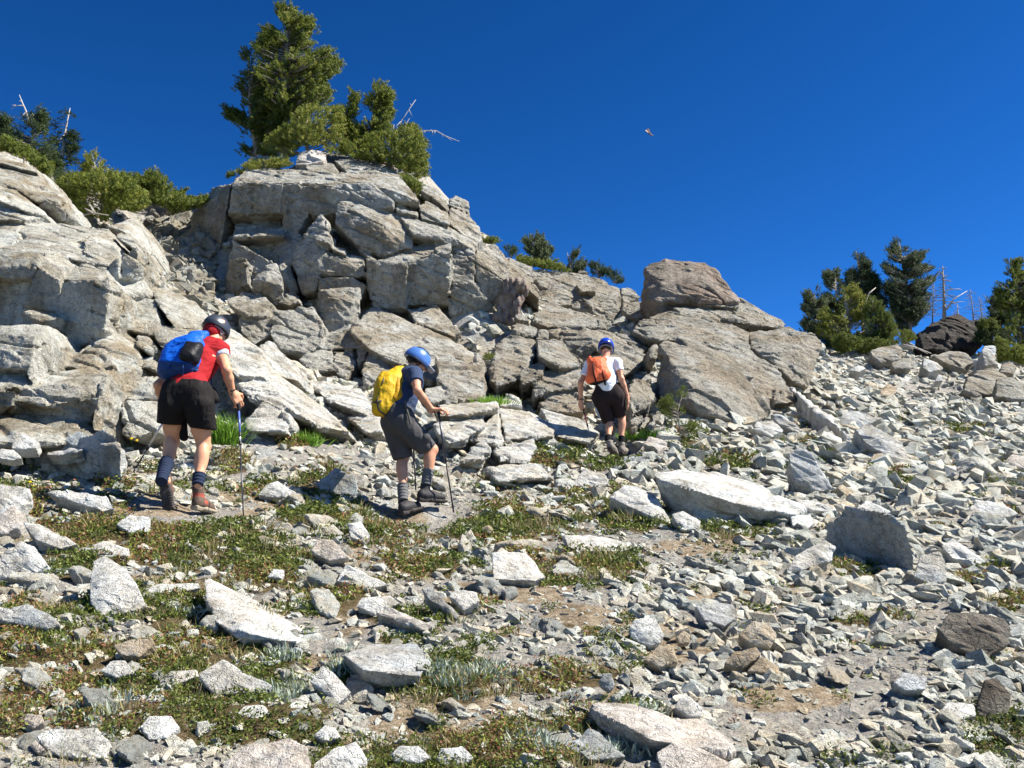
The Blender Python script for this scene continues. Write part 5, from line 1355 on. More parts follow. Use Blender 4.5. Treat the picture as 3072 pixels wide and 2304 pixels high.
tree('low_pine', 'spreading low pine at the right end of the crag top with dead branches over it', 'tree', 'T',
     [(1300,1080),(1440,1060),(1560,1000),(1620,1040),(1660,1120),(1700,1170),(1690,1240),(1700,1340),(1690,1420),(1640,1440),(1530,1390),(1440,1340),(1300,1300),(1200,1300),(1120,1260),(1040,1240),(1050,1160),(1180,1140),(1240,1100)],
     [(1440,1380),(1420,1240),(1500,1080)], 23.2, 0.9, 1700, 0.16, r0=0.06, gap=-0.35, tint=0.6, seed=9)
tree('shrub', 'small green shrub trailing down the right shoulder of the crag', 'shrub', 'T',
     [(1500,1410),(1560,1420),(1640,1480),(1700,1530),(1740,1600),(1700,1640),(1640,1600),(1540,1500)], [(1660,1600),(1580,1440)], 22.0, 0.3, 350, 0.12, r0=0.03, gap=-0.5, limbs=5, tint=0.6, seed=10)
tree('shrub', 'low moss-like shrub on the left shoulder of the crag top', 'shrub', 'T',
     [(240,1340),(300,1300),(420,1290),(560,1260),(620,1330),(540,1350),(300,1370)], [(420,1360),(430,1300)], 22.4, 0.3, 420, 0.10, r0=0.02, gap=-0.6, limbs=0, tint=0.8, seed=12)
tree('shrub', 'tiny shrub at the far left corner of the crag top', 'shrub', 'T', [(120,1440),(130,1400),(200,1370),(250,1370),(240,1400),(160,1420)], [(190,1430),(190,1380)], 22.3, 0.2, 110, 0.1, r0=0.02, limbs=0, tint=0.5, gap=-.6)
def dead_branch(name, label, fr, paths, Y, r=0.022, cat='branch', mat='deadwood'):
    p0 = at(fr, paths[0][0][0], paths[0][0][1], Y); s = Soup()
    for i, p in enumerate(paths):
        q = [at(fr, x, y, Y + 0.02 * k) for k, (x, y) in enumerate(p)]
        s.tube(q, [(r if i == 0 else r * .5) * (1 - .75 * k / (len(q) - 1)) for k in range(len(q))], 6)
    o = s.build(name, M[mat], None, p0, smooth=True); tag(o, label, cat); return o
dead_branch('dead_branch', 'long bare bleached branch arching out to the right of the crag pines', 'T',
            [[(1540,1120),(1600,1080),(1700,1050),(1790,1050),(1860,1090),(1975,1135)], [(1780,1050),(1770,1090)], [(1760,1052),(1755,1085)], [(1860,1090),(1915,1130)], [(1700,1050),(1692,1080)], [(1830,1070),(1845,1100)], [(1740,1050),(1750,1040)]], 23.0)
dead_branch('dead_branch', 'bare bleached branch pointing straight up beside the crag pines', 'T',
            [[(1480,1050),(1510,970),(1570,880),(1625,800)], [(1570,880),(1600,940)], [(1505,975),(1420,1060)], [(1450,1000),(1440,1080)], [(1590,850),(1580,830)]], 23.1, 0.02)
dead_branch('dead_branch', 'short dark dead twig sticking out of the low crag pine', 'T', [[(1520,1060),(1545,1000),(1575,950)], [(1545,1000),(1540,970)]], 22.9, 0.018, mat='bark')

# left ridge (frame H)
tree('fir_tree', 'green fir on the left ridge below the forked dead top', 'tree', 'H',
     [(310,230),(355,290),(340,340),(380,390),(370,450),(400,520),(440,580),(430,640),(520,780),(560,830),(480,860),(380,830),(370,760),(240,660),(120,580),(0,540),(0,460),(80,420),(130,410),(200,400),(210,330),(240,260)],
     [(290,760),(270,500),(280,260)], 21.5, 0.9, 1500, 0.17, 'fir', 'spray', r0=0.06, gap=-0.2, tint=0.6, up=.2, seed=21)
dead_branch('dead_tree', 'forked bare grey treetop above the green fir at left', 'H', [[(240,330),(215,230),(185,160),(160,95)], [(195,185),(130,185),(92,215)], [(130,185),(95,180)], [(180,150),(155,145)], [(215,240),(150,300)], [(240,300),(275,240)]], 21.4, 0.03, 'dead tree')
tree('fir_tree', 'fir at the very left edge on the ridge', 'tree', 'H', [(-60,300),(0,290),(40,350),(30,400),(60,440),(50,500),(0,520),(-100,520)], [(-30,560),(-25,310)], 21.8, 0.5, 420, 0.17, 'fir', 'spray', r0=0.05, gap=-0.3, tint=0.5, seed=22)
tree('sparse_fir', 'thin half-bare fir with a whitish trunk on the left ridge', 'tree', 'H',
     [(585,195),(605,240),(560,280),(620,340),(570,380),(600,440),(570,470),(620,540),(590,580),(640,630),(560,680),(480,740),(430,680),(440,600),(480,540),(440,480),(500,430),(500,380),(440,340),(530,310),(550,250)],
     [(500,780),(530,460),(560,300),(582,205)], 21.8, 0.4, 260, 0.14, 'fir', 'fine', 'deadwood', r0=0.04, gap=0.05, limbs=26, up=-.1, tint=0.4, seed=23)
tree('pine_sapling', 'young yellow-green pine top rising from the left ridge shrubs', 'tree', 'H',
     [(750,570),(800,610),(780,650),(840,670),(860,710),(830,740),(820,780),(740,780),(700,760),(720,700),(740,650),(730,610)], [(795,800),(785,680),(765,590)], 22.0, 0.25, 130, 0.15, 'pine', 'brush', 'deadwood', r0=0.03, gap=-0.1, limbs=8, tint=0.9, seed=24)
def shrub_mound(label, fr, poly, Y, n, seed, mat='pine', tint=0.6, clump=0.15, depth=0.9, name='shrub'):
    P = np.array(poly, float); b = P[P[:, 1].argmax()]; c = P.mean(0); top = P[P[:, 1].argmin()]
    return tree(name, label, 'shrub', fr, poly, [(c[0], b[1] - 5), (c[0] + 5, c[1]), (top[0], top[1] + 10)], Y, depth, n, clump, mat, 'brush', 'bark', 0.04, gap=-0.4, limbs=10, tint=tint, seed=seed)
shrub_mound('sprawling green shrub in the middle of the left ridge', 'H', [(500,860),(560,790),(640,760),(740,770),(860,750),(950,740),(1050,780),(1100,850),(1180,950),(1190,1020),(1130,1080),(1040,1060),(960,1040),(900,1090),(880,1150),(760,1110),(680,1090),(600,1010),(540,1000),(560,920)], 20.0, 1900, 31)
shrub_mound('dark green shrub on the left ridge just before the gully', 'H', [(1100,800),(1170,765),(1190,790),(1240,750),(1320,745),(1360,810),(1400,840),(1430,890),(1500,900),(1530,880),(1500,960),(1580,960),(1680,950),(1690,990),(1600,1040),(1480,1080),(1420,1100),(1380,1030),(1300,1010),(1200,1020),(1150,960)], 22.0, 1500, 32, tint=0.42)
shrub_mound('reddish green shrub in the upper left corner of the ridge', 'H', [(0,480),(80,490),(200,560),(330,650),(400,690),(370,830),(320,740),(200,640),(80,580),(0,570)], 18.6, 500, 33, tint=0.45)
dead_branch('bare_trunk', 'leaning brown trunk lying under the left ridge shrubs', 'L', [[(440,720),(560,650),(600,600)], [(560,650),(640,690),(760,660),(900,680)], [(760,660),(700,620)]], 18.5, 0.07, 'trunk', 'bark')

# far middle ridge (frame R)
tree('pine_sapling', 'round-topped small pine on the ridge right of the crag', 'tree', 'R', [(400,15),(440,40),(430,70),(480,100),(480,150),(450,180),(390,170),(365,120),(370,60)], [(408,190),(405,100),(402,25)], 26.5, 0.5, 330, 0.17, 'pinegrey', 'brush', r0=0.05, gap=-0.1, limbs=10, tint=0.5, seed=41)
tree('pine_sapling', 'ragged small pine with upright arms on the middle ridge', 'tree', 'R', [(600,110),(625,150),(660,105),(670,130),(640,170),(700,180),(700,210),(660,240),(590,235),(600,180)], [(628,245),(620,170),(605,115)], 26.4, 0.4, 170, 0.15, 'pinegrey', 'brush', r0=0.04, gap=-0.1, limbs=10, tint=0.4, seed=42)
tree('fir_sapling', 'tiny dark fir left of the dome-shaped boulder, the taller of two', 'tree', 'R', [(780,178),(800,205),(830,240),(820,262),(775,258),(760,205)], [(800,268),(790,220),(782,182)], 26.3, 0.3, 150, 0.13, 'fir', 'spray', r0=0.03, gap=-0.3, limbs=4, tint=0.5, seed=43)
tree('fir_sapling', 'tiny dark fir nearest the dome-shaped boulder on the ridge', 'tree', 'R', [(860,208),(880,240),(920,285),(925,300),(870,280),(850,240)], [(895,300),(875,250),(862,212)], 26.2, 0.3, 130, 0.13, 'fir', 'spray', r0=0.03, gap=-0.3, limbs=4, tint=0.5, seed=44)
shrub_mound('low green shrubs along the middle ridge', 'R', [(300,150),(360,155),(440,185),(480,175),(540,170),(560,200),(600,220),(600,240),(480,220),(380,200),(310,175)], 26.0, 520, 45, tint=0.55, clump=0.13, depth=.4)
shrub_mound('tiny shrub on the right shoulder of the crag', 'R', [(100,60),(120,35),(180,38),(195,60),(140,68)], 22.3, 110, 46, tint=0.5, clump=0.11, depth=.2)
tree('fir_sapling', 'tiny fir standing alone between the crag and the middle ridge', 'tree', 'R', [(262,85),(285,100),(285,135),(255,135),(245,100)], [(270,145),(266,110),(264,88)], 25.5, 0.2, 90, 0.12, 'fir', 'spray', r0=0.025, gap=-0.3, limbs=3, tint=0.5, seed=47)
# sapling by the huge boulder
tree('pine_sapling', 'small bright green sapling in front of the huge leaning boulder', 'tree', 'R', [(1300,940),(1330,990),(1290,1030),(1340,1060),(1300,1110),(1390,1150),(1380,1200),(1250,1240),(1230,1140),(1170,1050),(1220,1000),(1270,1010)], [(1290,1210),(1270,1080),(1305,960)], 14.3, 0.25, 420, 0.075, 'larch', 'fine', r0=0.015, gap=0.0, limbs=14, tint=0.6, seed=48)
tree('plant', 'small bright green leafy plant growing in the dark cleft', 'plant', 'R', [(105,750),(130,735),(158,745),(150,765),(115,768)], [(130,770),(130,740)], 16.5, 0.1, 70, 0.06, 'larch', 'brush', r0=0.01, gap=-.6, limbs=0, tint=0.9)

# right-hand group (frame V)
G = None
tree('pine_tree', 'leftmost open grey-green pine of the right-hand group', 'tree', 'V', [(270,565),(330,590),(340,650),(380,690),(400,760),(470,800),(500,900),(480,960),(360,990),(220,960),(170,900),(220,830),(180,750),(230,710),(210,630)], [(330,1060),(320,800),(280,600)], 40.5, 1.0, 1040, 0.167, 'pinegrey', 'brush', 'deadwood', r0=0.07, gap=0.12, limbs=24, tint=0.6, seed=51)
tree('pine_tree', 'open pine with two rounded tops, second of the right-hand group', 'tree', 'V', [(480,370),(505,420),(520,500),(560,560),(560,640),(540,760),(520,860),(440,860),(400,760),(380,640),(410,560),(385,460),(420,410),(450,450)], [(500,1060),(480,760),(482,400)], 41, 0.9, 1040, 0.167, 'pinegrey', 'brush', 'deadwood', r0=0.07, gap=0.12, limbs=24, tint=0.55, seed=52)
tree('fir_tree', 'dark pointed fir in the right-hand group', 'tree', 'V', [(665,210),(700,260),(740,300),(780,340),(770,400),(830,440),(870,520),(860,600),(960,700),(900,760),(760,760),(640,680),(560,560),(600,430),(640,400),(660,330)], [(740,1100),(720,600),(668,225)], 41.5, 1.4, 2600, 0.174, 'fir', 'spray', r0=0.1, gap=-0.3, limbs=16, up=.1, tint=0.45, seed=53)
tree('pine_tree', 'yellowish leaning pine with pale trunks in the right-hand group', 'tree', 'V', [(560,590),(640,540),(680,600),(720,680),(760,800),(780,960),(700,1080),(560,1060),(500,1120),(420,1000),(330,1000),(340,840),(400,780),(470,800),(540,720)], [(640,1110),(600,900),(560,700)], 39.5, 1.1, 2200, 0.167, 'pine', 'brush', 'deadwood', r0=0.06, gap=0.05, limbs=26, tint=0.8, seed=54, stems=[[(760,850,0),(700,740,.1),(705,690,.1)], [(470,970,.2),(400,860,.1),(340,820,0)]])
tree('larch_tree', 'feathery bright green conifer in the middle of the right-hand group', 'tree', 'V', [(800,640),(860,690),(900,760),(960,820),(1010,900),(1030,960),(1000,1040),(880,1100),(760,1120),(700,1060),(780,960),(760,800)], [(900,1120),(860,880),(810,660)], 38.8, 1.0, 2000, 0.161, 'larch', 'fine', r0=0.06, gap=-0.2, limbs=18, tint=0.5, seed=55)
tree('pine_tree', 'tallest pine of the right-hand group, with long upswept arms', 'tree', 'V', [(1050,130),(1090,150),(1100,200),(1140,200),(1170,230),(1200,260),(1240,250),(1290,220),(1310,230),(1290,290),(1230,350),(1370,360),(1370,390),(1290,420),(1210,440),(1400,470),(1400,500),(1330,540),(1290,600),(1340,640),(1330,760),(1240,860),(1200,940),(1080,960),(1010,900),(1000,720),(980,640),(880,560),(960,500),(1010,520),(960,430),(900,350),(950,350),(1020,420),(1000,330),(950,200),(1000,210),(1020,150)],
     [(1160,1040),(1150,640),(1100,360),(1065,150)], 41, 1.5, 3400, 0.167, 'pinegrey', 'brush', 'bark', r0=0.12, gap=0.06, limbs=44, tint=0.42, seed=56)
tree('shrub', 'pale yellow-green bush beside the black-brown rock mass', 'shrub', 'V', [(1000,1000),(1060,950),(1140,960),(1190,990),(1210,1040),(1120,1080),(1020,1080)], [(1090,1085),(1090,980)], 36.8, 0.8, 720, 0.124, 'larch', 'fine', r0=0.03, gap=-0.4, limbs=8, tint=0.8, seed=57)
tree('shrub', 'dark green bush under the right-hand group', 'shrub', 'V', [(460,1040),(560,980),(700,1040),(720,1120),(640,1150),(520,1170),(470,1110)], [(600,1160),(600,1040)], 37.5, 0.8, 1000, 0.136, 'pine', 'brush', r0=0.03, gap=-0.4, limbs=6, tint=0.35, seed=58)
def snag(label, fr, trunk, Y, n, Lmax, r0=0.08, seed=1, droop=0.3, mat='deadwood'):
    r = np.random.default_rng(seed); tr = [at(fr, x, y, Y) for x, y in trunk]; e = empty('dead_tree', tr[0]); tag(e, label, 'dead tree')
    s = Soup(); s.tube(tr, [r0 * (1 - .85 * i / (len(tr) - 1)) for i in range(len(tr))], 7); s.build('trunk', M[mat], e, tr[0], smooth=True)
    s = Soup(); T = np.array(tr)
    for k in range(n):
        t = 0.25 + 0.72 * k / n; f = t * (len(T) - 1); i = int(f); b = T[i] + (T[min(i + 1, len(T) - 1)] - T[i]) * (f - i)
        a = r.random() * 6.28; L = Lmax * (1 - t * .75) * r.uniform(.5, 1.1)
        d = np.array([math.cos(a), math.sin(a) * .8, r.normal() * .15])
        m = b + d * L * .55; q = b + d * L + [0, 0, -droop * L * .6]
        s.tube([b, m, q], [r0 * .25, r0 * .16, r0 * .05], 4)
        for _ in range(2):
            s.tube([m, m + (q - m) * .6 + r.normal(size=3) * L * .18], [r0 * .12, r0 * .04], 3)
    s.build('branch', M[mat], e, tr[0])
snag('bare dead tree with a straight spire and flared base right of the tallest right-hand pine', 'V', [(1480,860),(1478,700),(1470,500),(1465,360)], 39, 34, 0.9, 0.085, 61, mat='bark')
dead_branch('dead_branch', 'bare forked limb reaching right from the dead spire', 'V', [[(1500,760),(1560,670),(1690,590)], [(1500,580),(1620,572),(1640,580)], [(1540,710),(1620,690),(1670,692)]], 38.9, 0.045)
snag('pale twiggy dead tree behind the black-brown rock mass', 'V', [(1760,1000),(1740,760),(1715,570)], 40, 60, 0.75, 0.035, 62, mat='bark')
snag('reddish grey twiggy dead tree just left of the black-brown rock mass', 'V', [(1370,940),(1375,720),(1385,530)], 40, 70, 0.7, 0.035, 63, mat='bark')
snag('small pale dead tree right of the twiggy one', 'V', [(1850,1000),(1820,780),(1800,640)], 40.5, 50, 0.6, 0.035, 64, mat='bark')
snag('short dead stem above the middle of the black-brown rock mass', 'V', [(1620,900),(1605,800),(1600,710)], 40.5, 26, 0.4, 0.04, 65)
tree('fir_tree', 'yellow-green bush at the right end of the black-brown rock mass', 'shrub', 'V', [(1840,860),(1900,850),(1940,930),(1930,980),(1860,990),(1820,940)], [(1880,1000),(1880,870)], 38, 0.6, 640, 0.149, 'larch', 'brush', r0=0.03, gap=-0.3, limbs=5, tint=0.6, seed=66)
tree('pine_tree', 'leaning dark pine with a bent top near the right edge', 'tree', 'V', [(1825,615),(1870,650),(1910,700),(1960,640),(1990,720),(2040,860),(2060,980),(1960,960),(1920,860),(1890,720)], [(2040,1010),(1960,840),(1900,700),(1830,620)], 38.5, 0.6, 840, 0.161, 'pinegrey', 'brush', r0=0.06, gap=0.05, limbs=14, tint=0.25, seed=67)
tree('pine_tree', 'big pine cut by the right edge of the picture', 'tree', 'V', [(2030,340),(2080,310),(2110,330),(2160,320),(2170,390),(2230,420),(2400,500),(2420,1000),(2300,1120),(2100,1100),(2050,980),(2040,820),(1960,740),(2000,660),(1960,590),(1970,500),(2040,470),(2060,400)], [(2190,1180),(2150,760),(2090,330)], 36.5, 1.4, 3800, 0.167, 'pine', 'brush', r0=0.12, gap=0.0, limbs=30, tint=0.42, seed=68)
tree('shrub', 'green shrub under the big pine at the right edge', 'shrub', 'V', [(1980,1020),(2060,1060),(2200,1120),(2320,1180),(2320,1290),(2180,1270),(2080,1230),(1990,1250)], [(2130,1270),(2130,1120)], 32, 1.0, 1800, 0.136, 'pine', 'brush', r0=0.03, gap=-0.4, limbs=6, tint=0.6, seed=69)
dead_branch('dead_branch', 'bleached fallen branch on the scree in front of the black-brown rock mass', 'V', [[(1100,1090),(1210,1110),(1360,1165)], [(1210,1110),(1180,1090)], [(1230,1115),(1330,1170)]], 33, 0.05)
dead_branch('dead_branch', 'white curved dead limb inside the right-hand group', 'V', [[(745,770),(755,680),(790,610),(850,560)]], 39.6, 0.06)
tree('shrub', 'dark undergrowth at the left foot of the right-hand group', 'shrub', 'V', [(160,960),(300,930),(460,980),(520,1100),(480,1150),(340,1120),(200,1080)], [(330,1150),(330,1000)], 40.5, 0.8, 900, 0.15, 'pinegrey', 'brush', r0=0.03, gap=-0.3, limbs=6, tint=0.3, seed=71)
tree('shrub', 'green undergrowth under the middle of the right-hand group', 'shrub', 'V', [(700,1060),(860,1040),(1020,1060),(1060,1110),(900,1150),(740,1170),(680,1140)], [(860,1170),(860,1060)], 38, 0.8, 900, 0.15, 'pine', 'brush', r0=0.03, gap=-0.3, limbs=6, tint=0.4, seed=72)
tree('shrub', 'dark shaded undergrowth right of the black-brown rock mass', 'shrub', 'V', [(1780,1000),(1830,950),(1960,960),(2060,1000),(2100,1080),(2000,1110),(1860,1100),(1780,1060)], [(1930,1110),(1930,1000)], 38.2, 0.8, 1100, 0.15, 'fir', 'brush', r0=0.03, gap=-0.4, limbs=6, tint=0.5, seed=73)
# twisted root stump in the cleft
def stump():
    r = np.random.default_rng(3); Y = 20.0; A = [at('R', x, y, Y) for x, y in [(250,300),(330,300),(345,350),(300,430),(230,480),(200,520),(270,560)]]
    Fd = Field(np.min(A, 0) - .4, np.max(A, 0) + .4, 0.025)
    for p in [[(245,290),(240,380),(215,440),(200,510)], [(280,300),(270,380),(250,450),(240,530)], [(330,310),(340,350),(310,420),(290,480)], [(240,380),(270,350),(330,330)], [(200,510),(240,520),(280,530)], [(215,400),(250,420),(260,470)]]:
        q = [at('R', x, y, Y + r.uniform(-.12, .12)) for x, y in p]
        for a, b in zip(q[:-1], q[1:]): Fd.cone(a, b, r.uniform(.07, .13), r.uniform(.06, .1), 0.05)
    V, Q = Fd.mesh(); V = V + vnormals(V, Q) * (0.07 * fbm(V * [3, 3, 1], 3, 4, 2) + 0.02 * np.sin(V[:, 0] * 60 + 5 * fbm(V, 4, 3, 1)))[:, None]
    o = obj('tree_stump', V, Q, M['redwood'], origin=A[-1], smooth=True); tag(o, 'twisted reddish root stump wedged in the cleft right of the crag', 'stump')
stump()
def fleck():  # unidentified pale blur in the sky, modelled as a small winged body
    p = world_at(1950, 402, 3.2); e = empty('sky_fleck', p); tag(e, 'tiny pale orange insect set against the open sky', 'fleck')
    s = Soup(); s.tube([p + [-.010, 0, .006], p, p + [.012, 0, -.008]], [.0015, .003, .0012], 8); s.build('body', M['redwood'], e, p)
    for q in (-1, 1):
        s = Soup(); a = p + [0, 0, .001]
        s.add([a, a + np.array([-.016, .006 * q, .014 + .002 * q]), a + np.array([-.004, .008 * q, .016]), a + [.003, 0, 0], a + [0, .001, -.001]], [(0, 1, 2, 3)], [(0, 3, 4)])
        s.build('wing', M['wing'], e, p)
fleck()
# ------------------------------------------------------------------ people
def unit(v): v = np.asarray(v, float); return v / np.linalg.norm(v)
def frame(fwd, up):
    f = unit(fwd); s = unit(np.cross(f, up)); u = np.cross(s, f)
    return np.stack([s, f, u], 1)            # columns: right, forward, up
def hand(F, wrist, d, n, side, curls=(25, 30, 34, 40), sc=1.0, thumb_in=0.4, k=0.006):
    """palm and five fingers; d: along the hand, n: towards the palm side, side: towards the thumb"""
    d = unit(d); n = unit(n - d * np.dot(n, d)); s = unit(np.cross(n, d)); s = s if np.dot(s, side) > 0 else -s
    R = np.stack([s, d, n], 1)
    F.cone(wrist - d * .02, wrist + d * .03 * sc, .029 * sc, .028 * sc, .015)
    F.ell(wrist + d * .055 * sc, (.042 * sc, .052 * sc, .0175 * sc), R, .018, box=.016 * sc)
    lens = ((.042, .028, .022), (.047, .031, .024), (.044, .029, .022), (.035, .023, .019))
    for i in range(4):
        p = wrist + d * (.098 - (.004, 0, .003, .010)[i]) * sc + s * (.031 - .0207 * i) * sc
        a = math.radians(curls[i] * .6); r = (.0102, .0102, .0098, .0088)[i] * sc
        for j, L in enumerate(lens[i]):
            dd = d * math.cos(a) + n * math.sin(a) + s * (.06 - .04 * i)
            q = p + unit(dd) * L * sc
            F.cone(p, q, r * (1 - .07 * j), r * (1 - .07 * (j + 1)), k if j else .008); p = q; a += math.radians(curls[i])
    p = wrist + d * .03 * sc + s * .034 * sc; q = p + unit(s * .75 + d * .65 + n * .25) * .042 * sc; e = q + unit(s * (.5 - thumb_in) + d * .7 + n * thumb_in) * .034 * sc
    f = e + unit(s * (.2 - thumb_in) + d * .7 + n * thumb_in * 1.3) * .024 * sc
    F.cone(p, q, .0155 * sc, .0125 * sc, .012); F.cone(q, e, .0125 * sc, .011 * sc, .005); F.cone(e, f, .011 * sc, .009 * sc, .004)

def head(F, c, R):
    s, f, u = R[:, 0], R[:, 1], R[:, 2]
    F.ell(c + u * .025 - f * .012, (.076, .095, .092), R, .02)
    F.ell(c - u * .04 + f * .03, (.058, .068, .072), R, .035)
    F.ell(c - u * .088 + f * .062, (.030, .026, .022), R, .03)           # chin
    F.cone(c + u * .012 + f * .094, c - u * .022 + f * .116, .010, .014, .012)   # nose
    F.ell(c + u * .030 + f * .082, (.050, .014, .009), R, .016)          # brow
    for q in (-1, 1):
        F.ell(c + s * q * .036 + f * .078 - u * .018, (.018, .016, .016), R, .02)   # cheek bones
        F.ell(c + s * q * .078 - u * .006 - f * .004, (.009, .019, .032), R, .006)  # ear
        F.ell(c + s * q * .034 + f * .090 + u * .010, (.015, .010, .010), R, .006, sub=True)
    F.ell(c - u * .052 + f * .094, (.025, .009, .009), R, .008)          # lips

def build(F, name, mat, root, rp, smooth_it=1, wrinkle=0.0, wscale=9, seed=1, zones=None, mats=None, aniso=(1, 1, 1)):
    V, Q = F.mesh()
    if smooth_it: V = smooth_v(V, Q, smooth_it, 0.45)
    if wrinkle:
        n = fbm(V * np.array(aniso), wscale, 3, seed)
        V = V + vnormals(V, Q) * (wrinkle * (0.8 - np.abs(n) * 1.7))[:, None]
    mid = None
    if zones is not None: mid = zones(V[Q].mean(1))
    return obj(name, V, Q, mats or [mat], root, rp, smooth=True, midx=mid)

def leg_chain(F, hip, knee, ankle, scale=1.0, bulge_dir=None):
    F.cone(hip, knee + (hip - knee) * .35, .098 * scale, .078 * scale, .03)
    F.cone(knee + (hip - knee) * .4, knee, .079 * scale, .058 * scale, .03)
    F.cone(knee, ankle, .053 * scale, .037 * scale, .02)
    b = bulge_dir if bulge_dir is not None else np.array([0, -1, 0.])
    F.ell(knee + (ankle - knee) * .31 + b * .020, (.051 * scale, .050 * scale, .115 * scale), frame(b, hip * 0 + (knee - ankle)), .035)
    F.ell(knee + (ankle - knee) * .27 + b * .026 + np.array([.018, 0, 0]), (.032 * scale, .034 * scale, .085 * scale), frame(b, knee - ankle), .025)
    F.ell(knee + b * -.022, (.045 * scale, .040 * scale, .052 * scale), None, .03)

def arm_chain(F, sh, el, wr, s=1.0):
    F.ell(sh, (.058 * s,) * 3, None, .04)
    F.cone(sh, sh + (el - sh) * .5, .050 * s, .047 * s, .03); F.cone(sh + (el - sh) * .5, el, .047 * s, .038 * s, .02)
    F.cone(el, el + (wr - el) * .35, .039 * s, .042 * s, .02); F.cone(el + (wr - el) * .35, wr, .041 * s, .0265 * s, .015)
    F.ell(el - unit(wr - sh) * 0 , (.036 * s,) * 3, None, .02)

def boot(root, rp, ankle, heel, toe, up, upper, sole, accent=None, cuff=None, label=None):
    """heel / toe: on the sole plane; up: sole normal"""
    fwd = unit(toe - heel); up = unit(up - fwd * np.dot(up, fwd)); R = frame(fwd, up); L = np.linalg.norm(toe - heel)
    pts = np.array([ankle, heel, toe]); F = Field(pts.min(0) - .1, pts.max(0) + .1, .006)
    F.cone(heel + fwd * .035 + up * .05, heel + fwd * L * .45 + up * .052, .042, .043, .03)
    F.cone(heel + fwd * L * .45 + up * .052, toe - fwd * .045 + up * .042, .044, .040, .03)
    F.cone(heel + fwd * .06 + up * .05, ankle, .046, .049, .03)
    F.ell(heel + fwd * .025 + up * .05, (.038, .034, .055), R, .02)
    F.cone(heel + fwd * L * .30 + up * .085, heel + fwd * L * .62 + up * .068, .020, .018, .02)
    F.clip(-up, heel + up * .018)
    F.clip(unit(ankle - heel - fwd * .04), ankle + unit(ankle - heel) * .018)
    mats = [upper] + ([accent] if accent else [])
    z = None
    if accent:
        def z(C):
            t = (C - heel) @ fwd / L; hh = (C - heel) @ up
            return (((hh > .10) & (hh < .13)) | ((t > .25) & (t < .45) & (hh > .045) & (hh < .08))).astype(int)
    b = build(F, 'boot', upper, root, rp, 1, 0.0015, 40, zones=z, mats=mats)
    if label: b['label'] = label
    # sole with a heel step and lugs
    S = Field(pts.min(0) - .1, pts.max(0) + .1, .005)
    S.ell(heel + fwd * L * .24 + up * .011, (.041, L * .27, .015), R, .01, box=.012)
    S.ell(heel + fwd * L * .70 + up * .011, (.049, L * .31, .013), R, .03, box=.011)
    S.ell(heel + fwd * L * .14 - up * .002, (.037, L * .15, .012), R, .004, box=.006)
    for i in range(7):
        for q in (-1, 1):
            S.ell(heel + fwd * L * (.46 + .075 * i) + R[:, 0] * q * .024 - up * .004, (.017, .006, .008), R, .002, box=.003)
    so = build(S, 'sole', sole, b, rp, 0)
    # laces
    lc = Soup()
    for i in range(5):
        c = heel + fwd * L * (.36 + .07 * i) + up * (.103 - .012 * i)
        lc.tube([c - R[:, 0] * .022, c + up * .004, c + R[:, 0] * .022], .0028, 5)
    lc.build('laces', M['black_plastic'], b, rp)
    return b

def sock(root, rp, ankle, knee, t0, t1, mat, r0=.047, r1=.052, ribs=True):
    a = ankle + (knee - ankle) * t0; b = ankle + (knee - ankle) * t1
    F = Field(np.minimum(a, b) - .09, np.maximum(a, b) + .09, .006)
    F.cone(a, b, r0, r1, 0); d = unit(b - a); F.clip(d, b); F.clip(-d, a)
    V, Q = F.mesh(); V = smooth_v(V, Q, 1, .4)
    if ribs: V = V + vnormals(V, Q) * (.0028 * np.sin(((V - a) @ d) / .016 * 3.14) + .0025 * fbm(V, 30, 2, 4))[:, None]
    return obj('sock', V, Q, mat, root, rp, smooth=True)

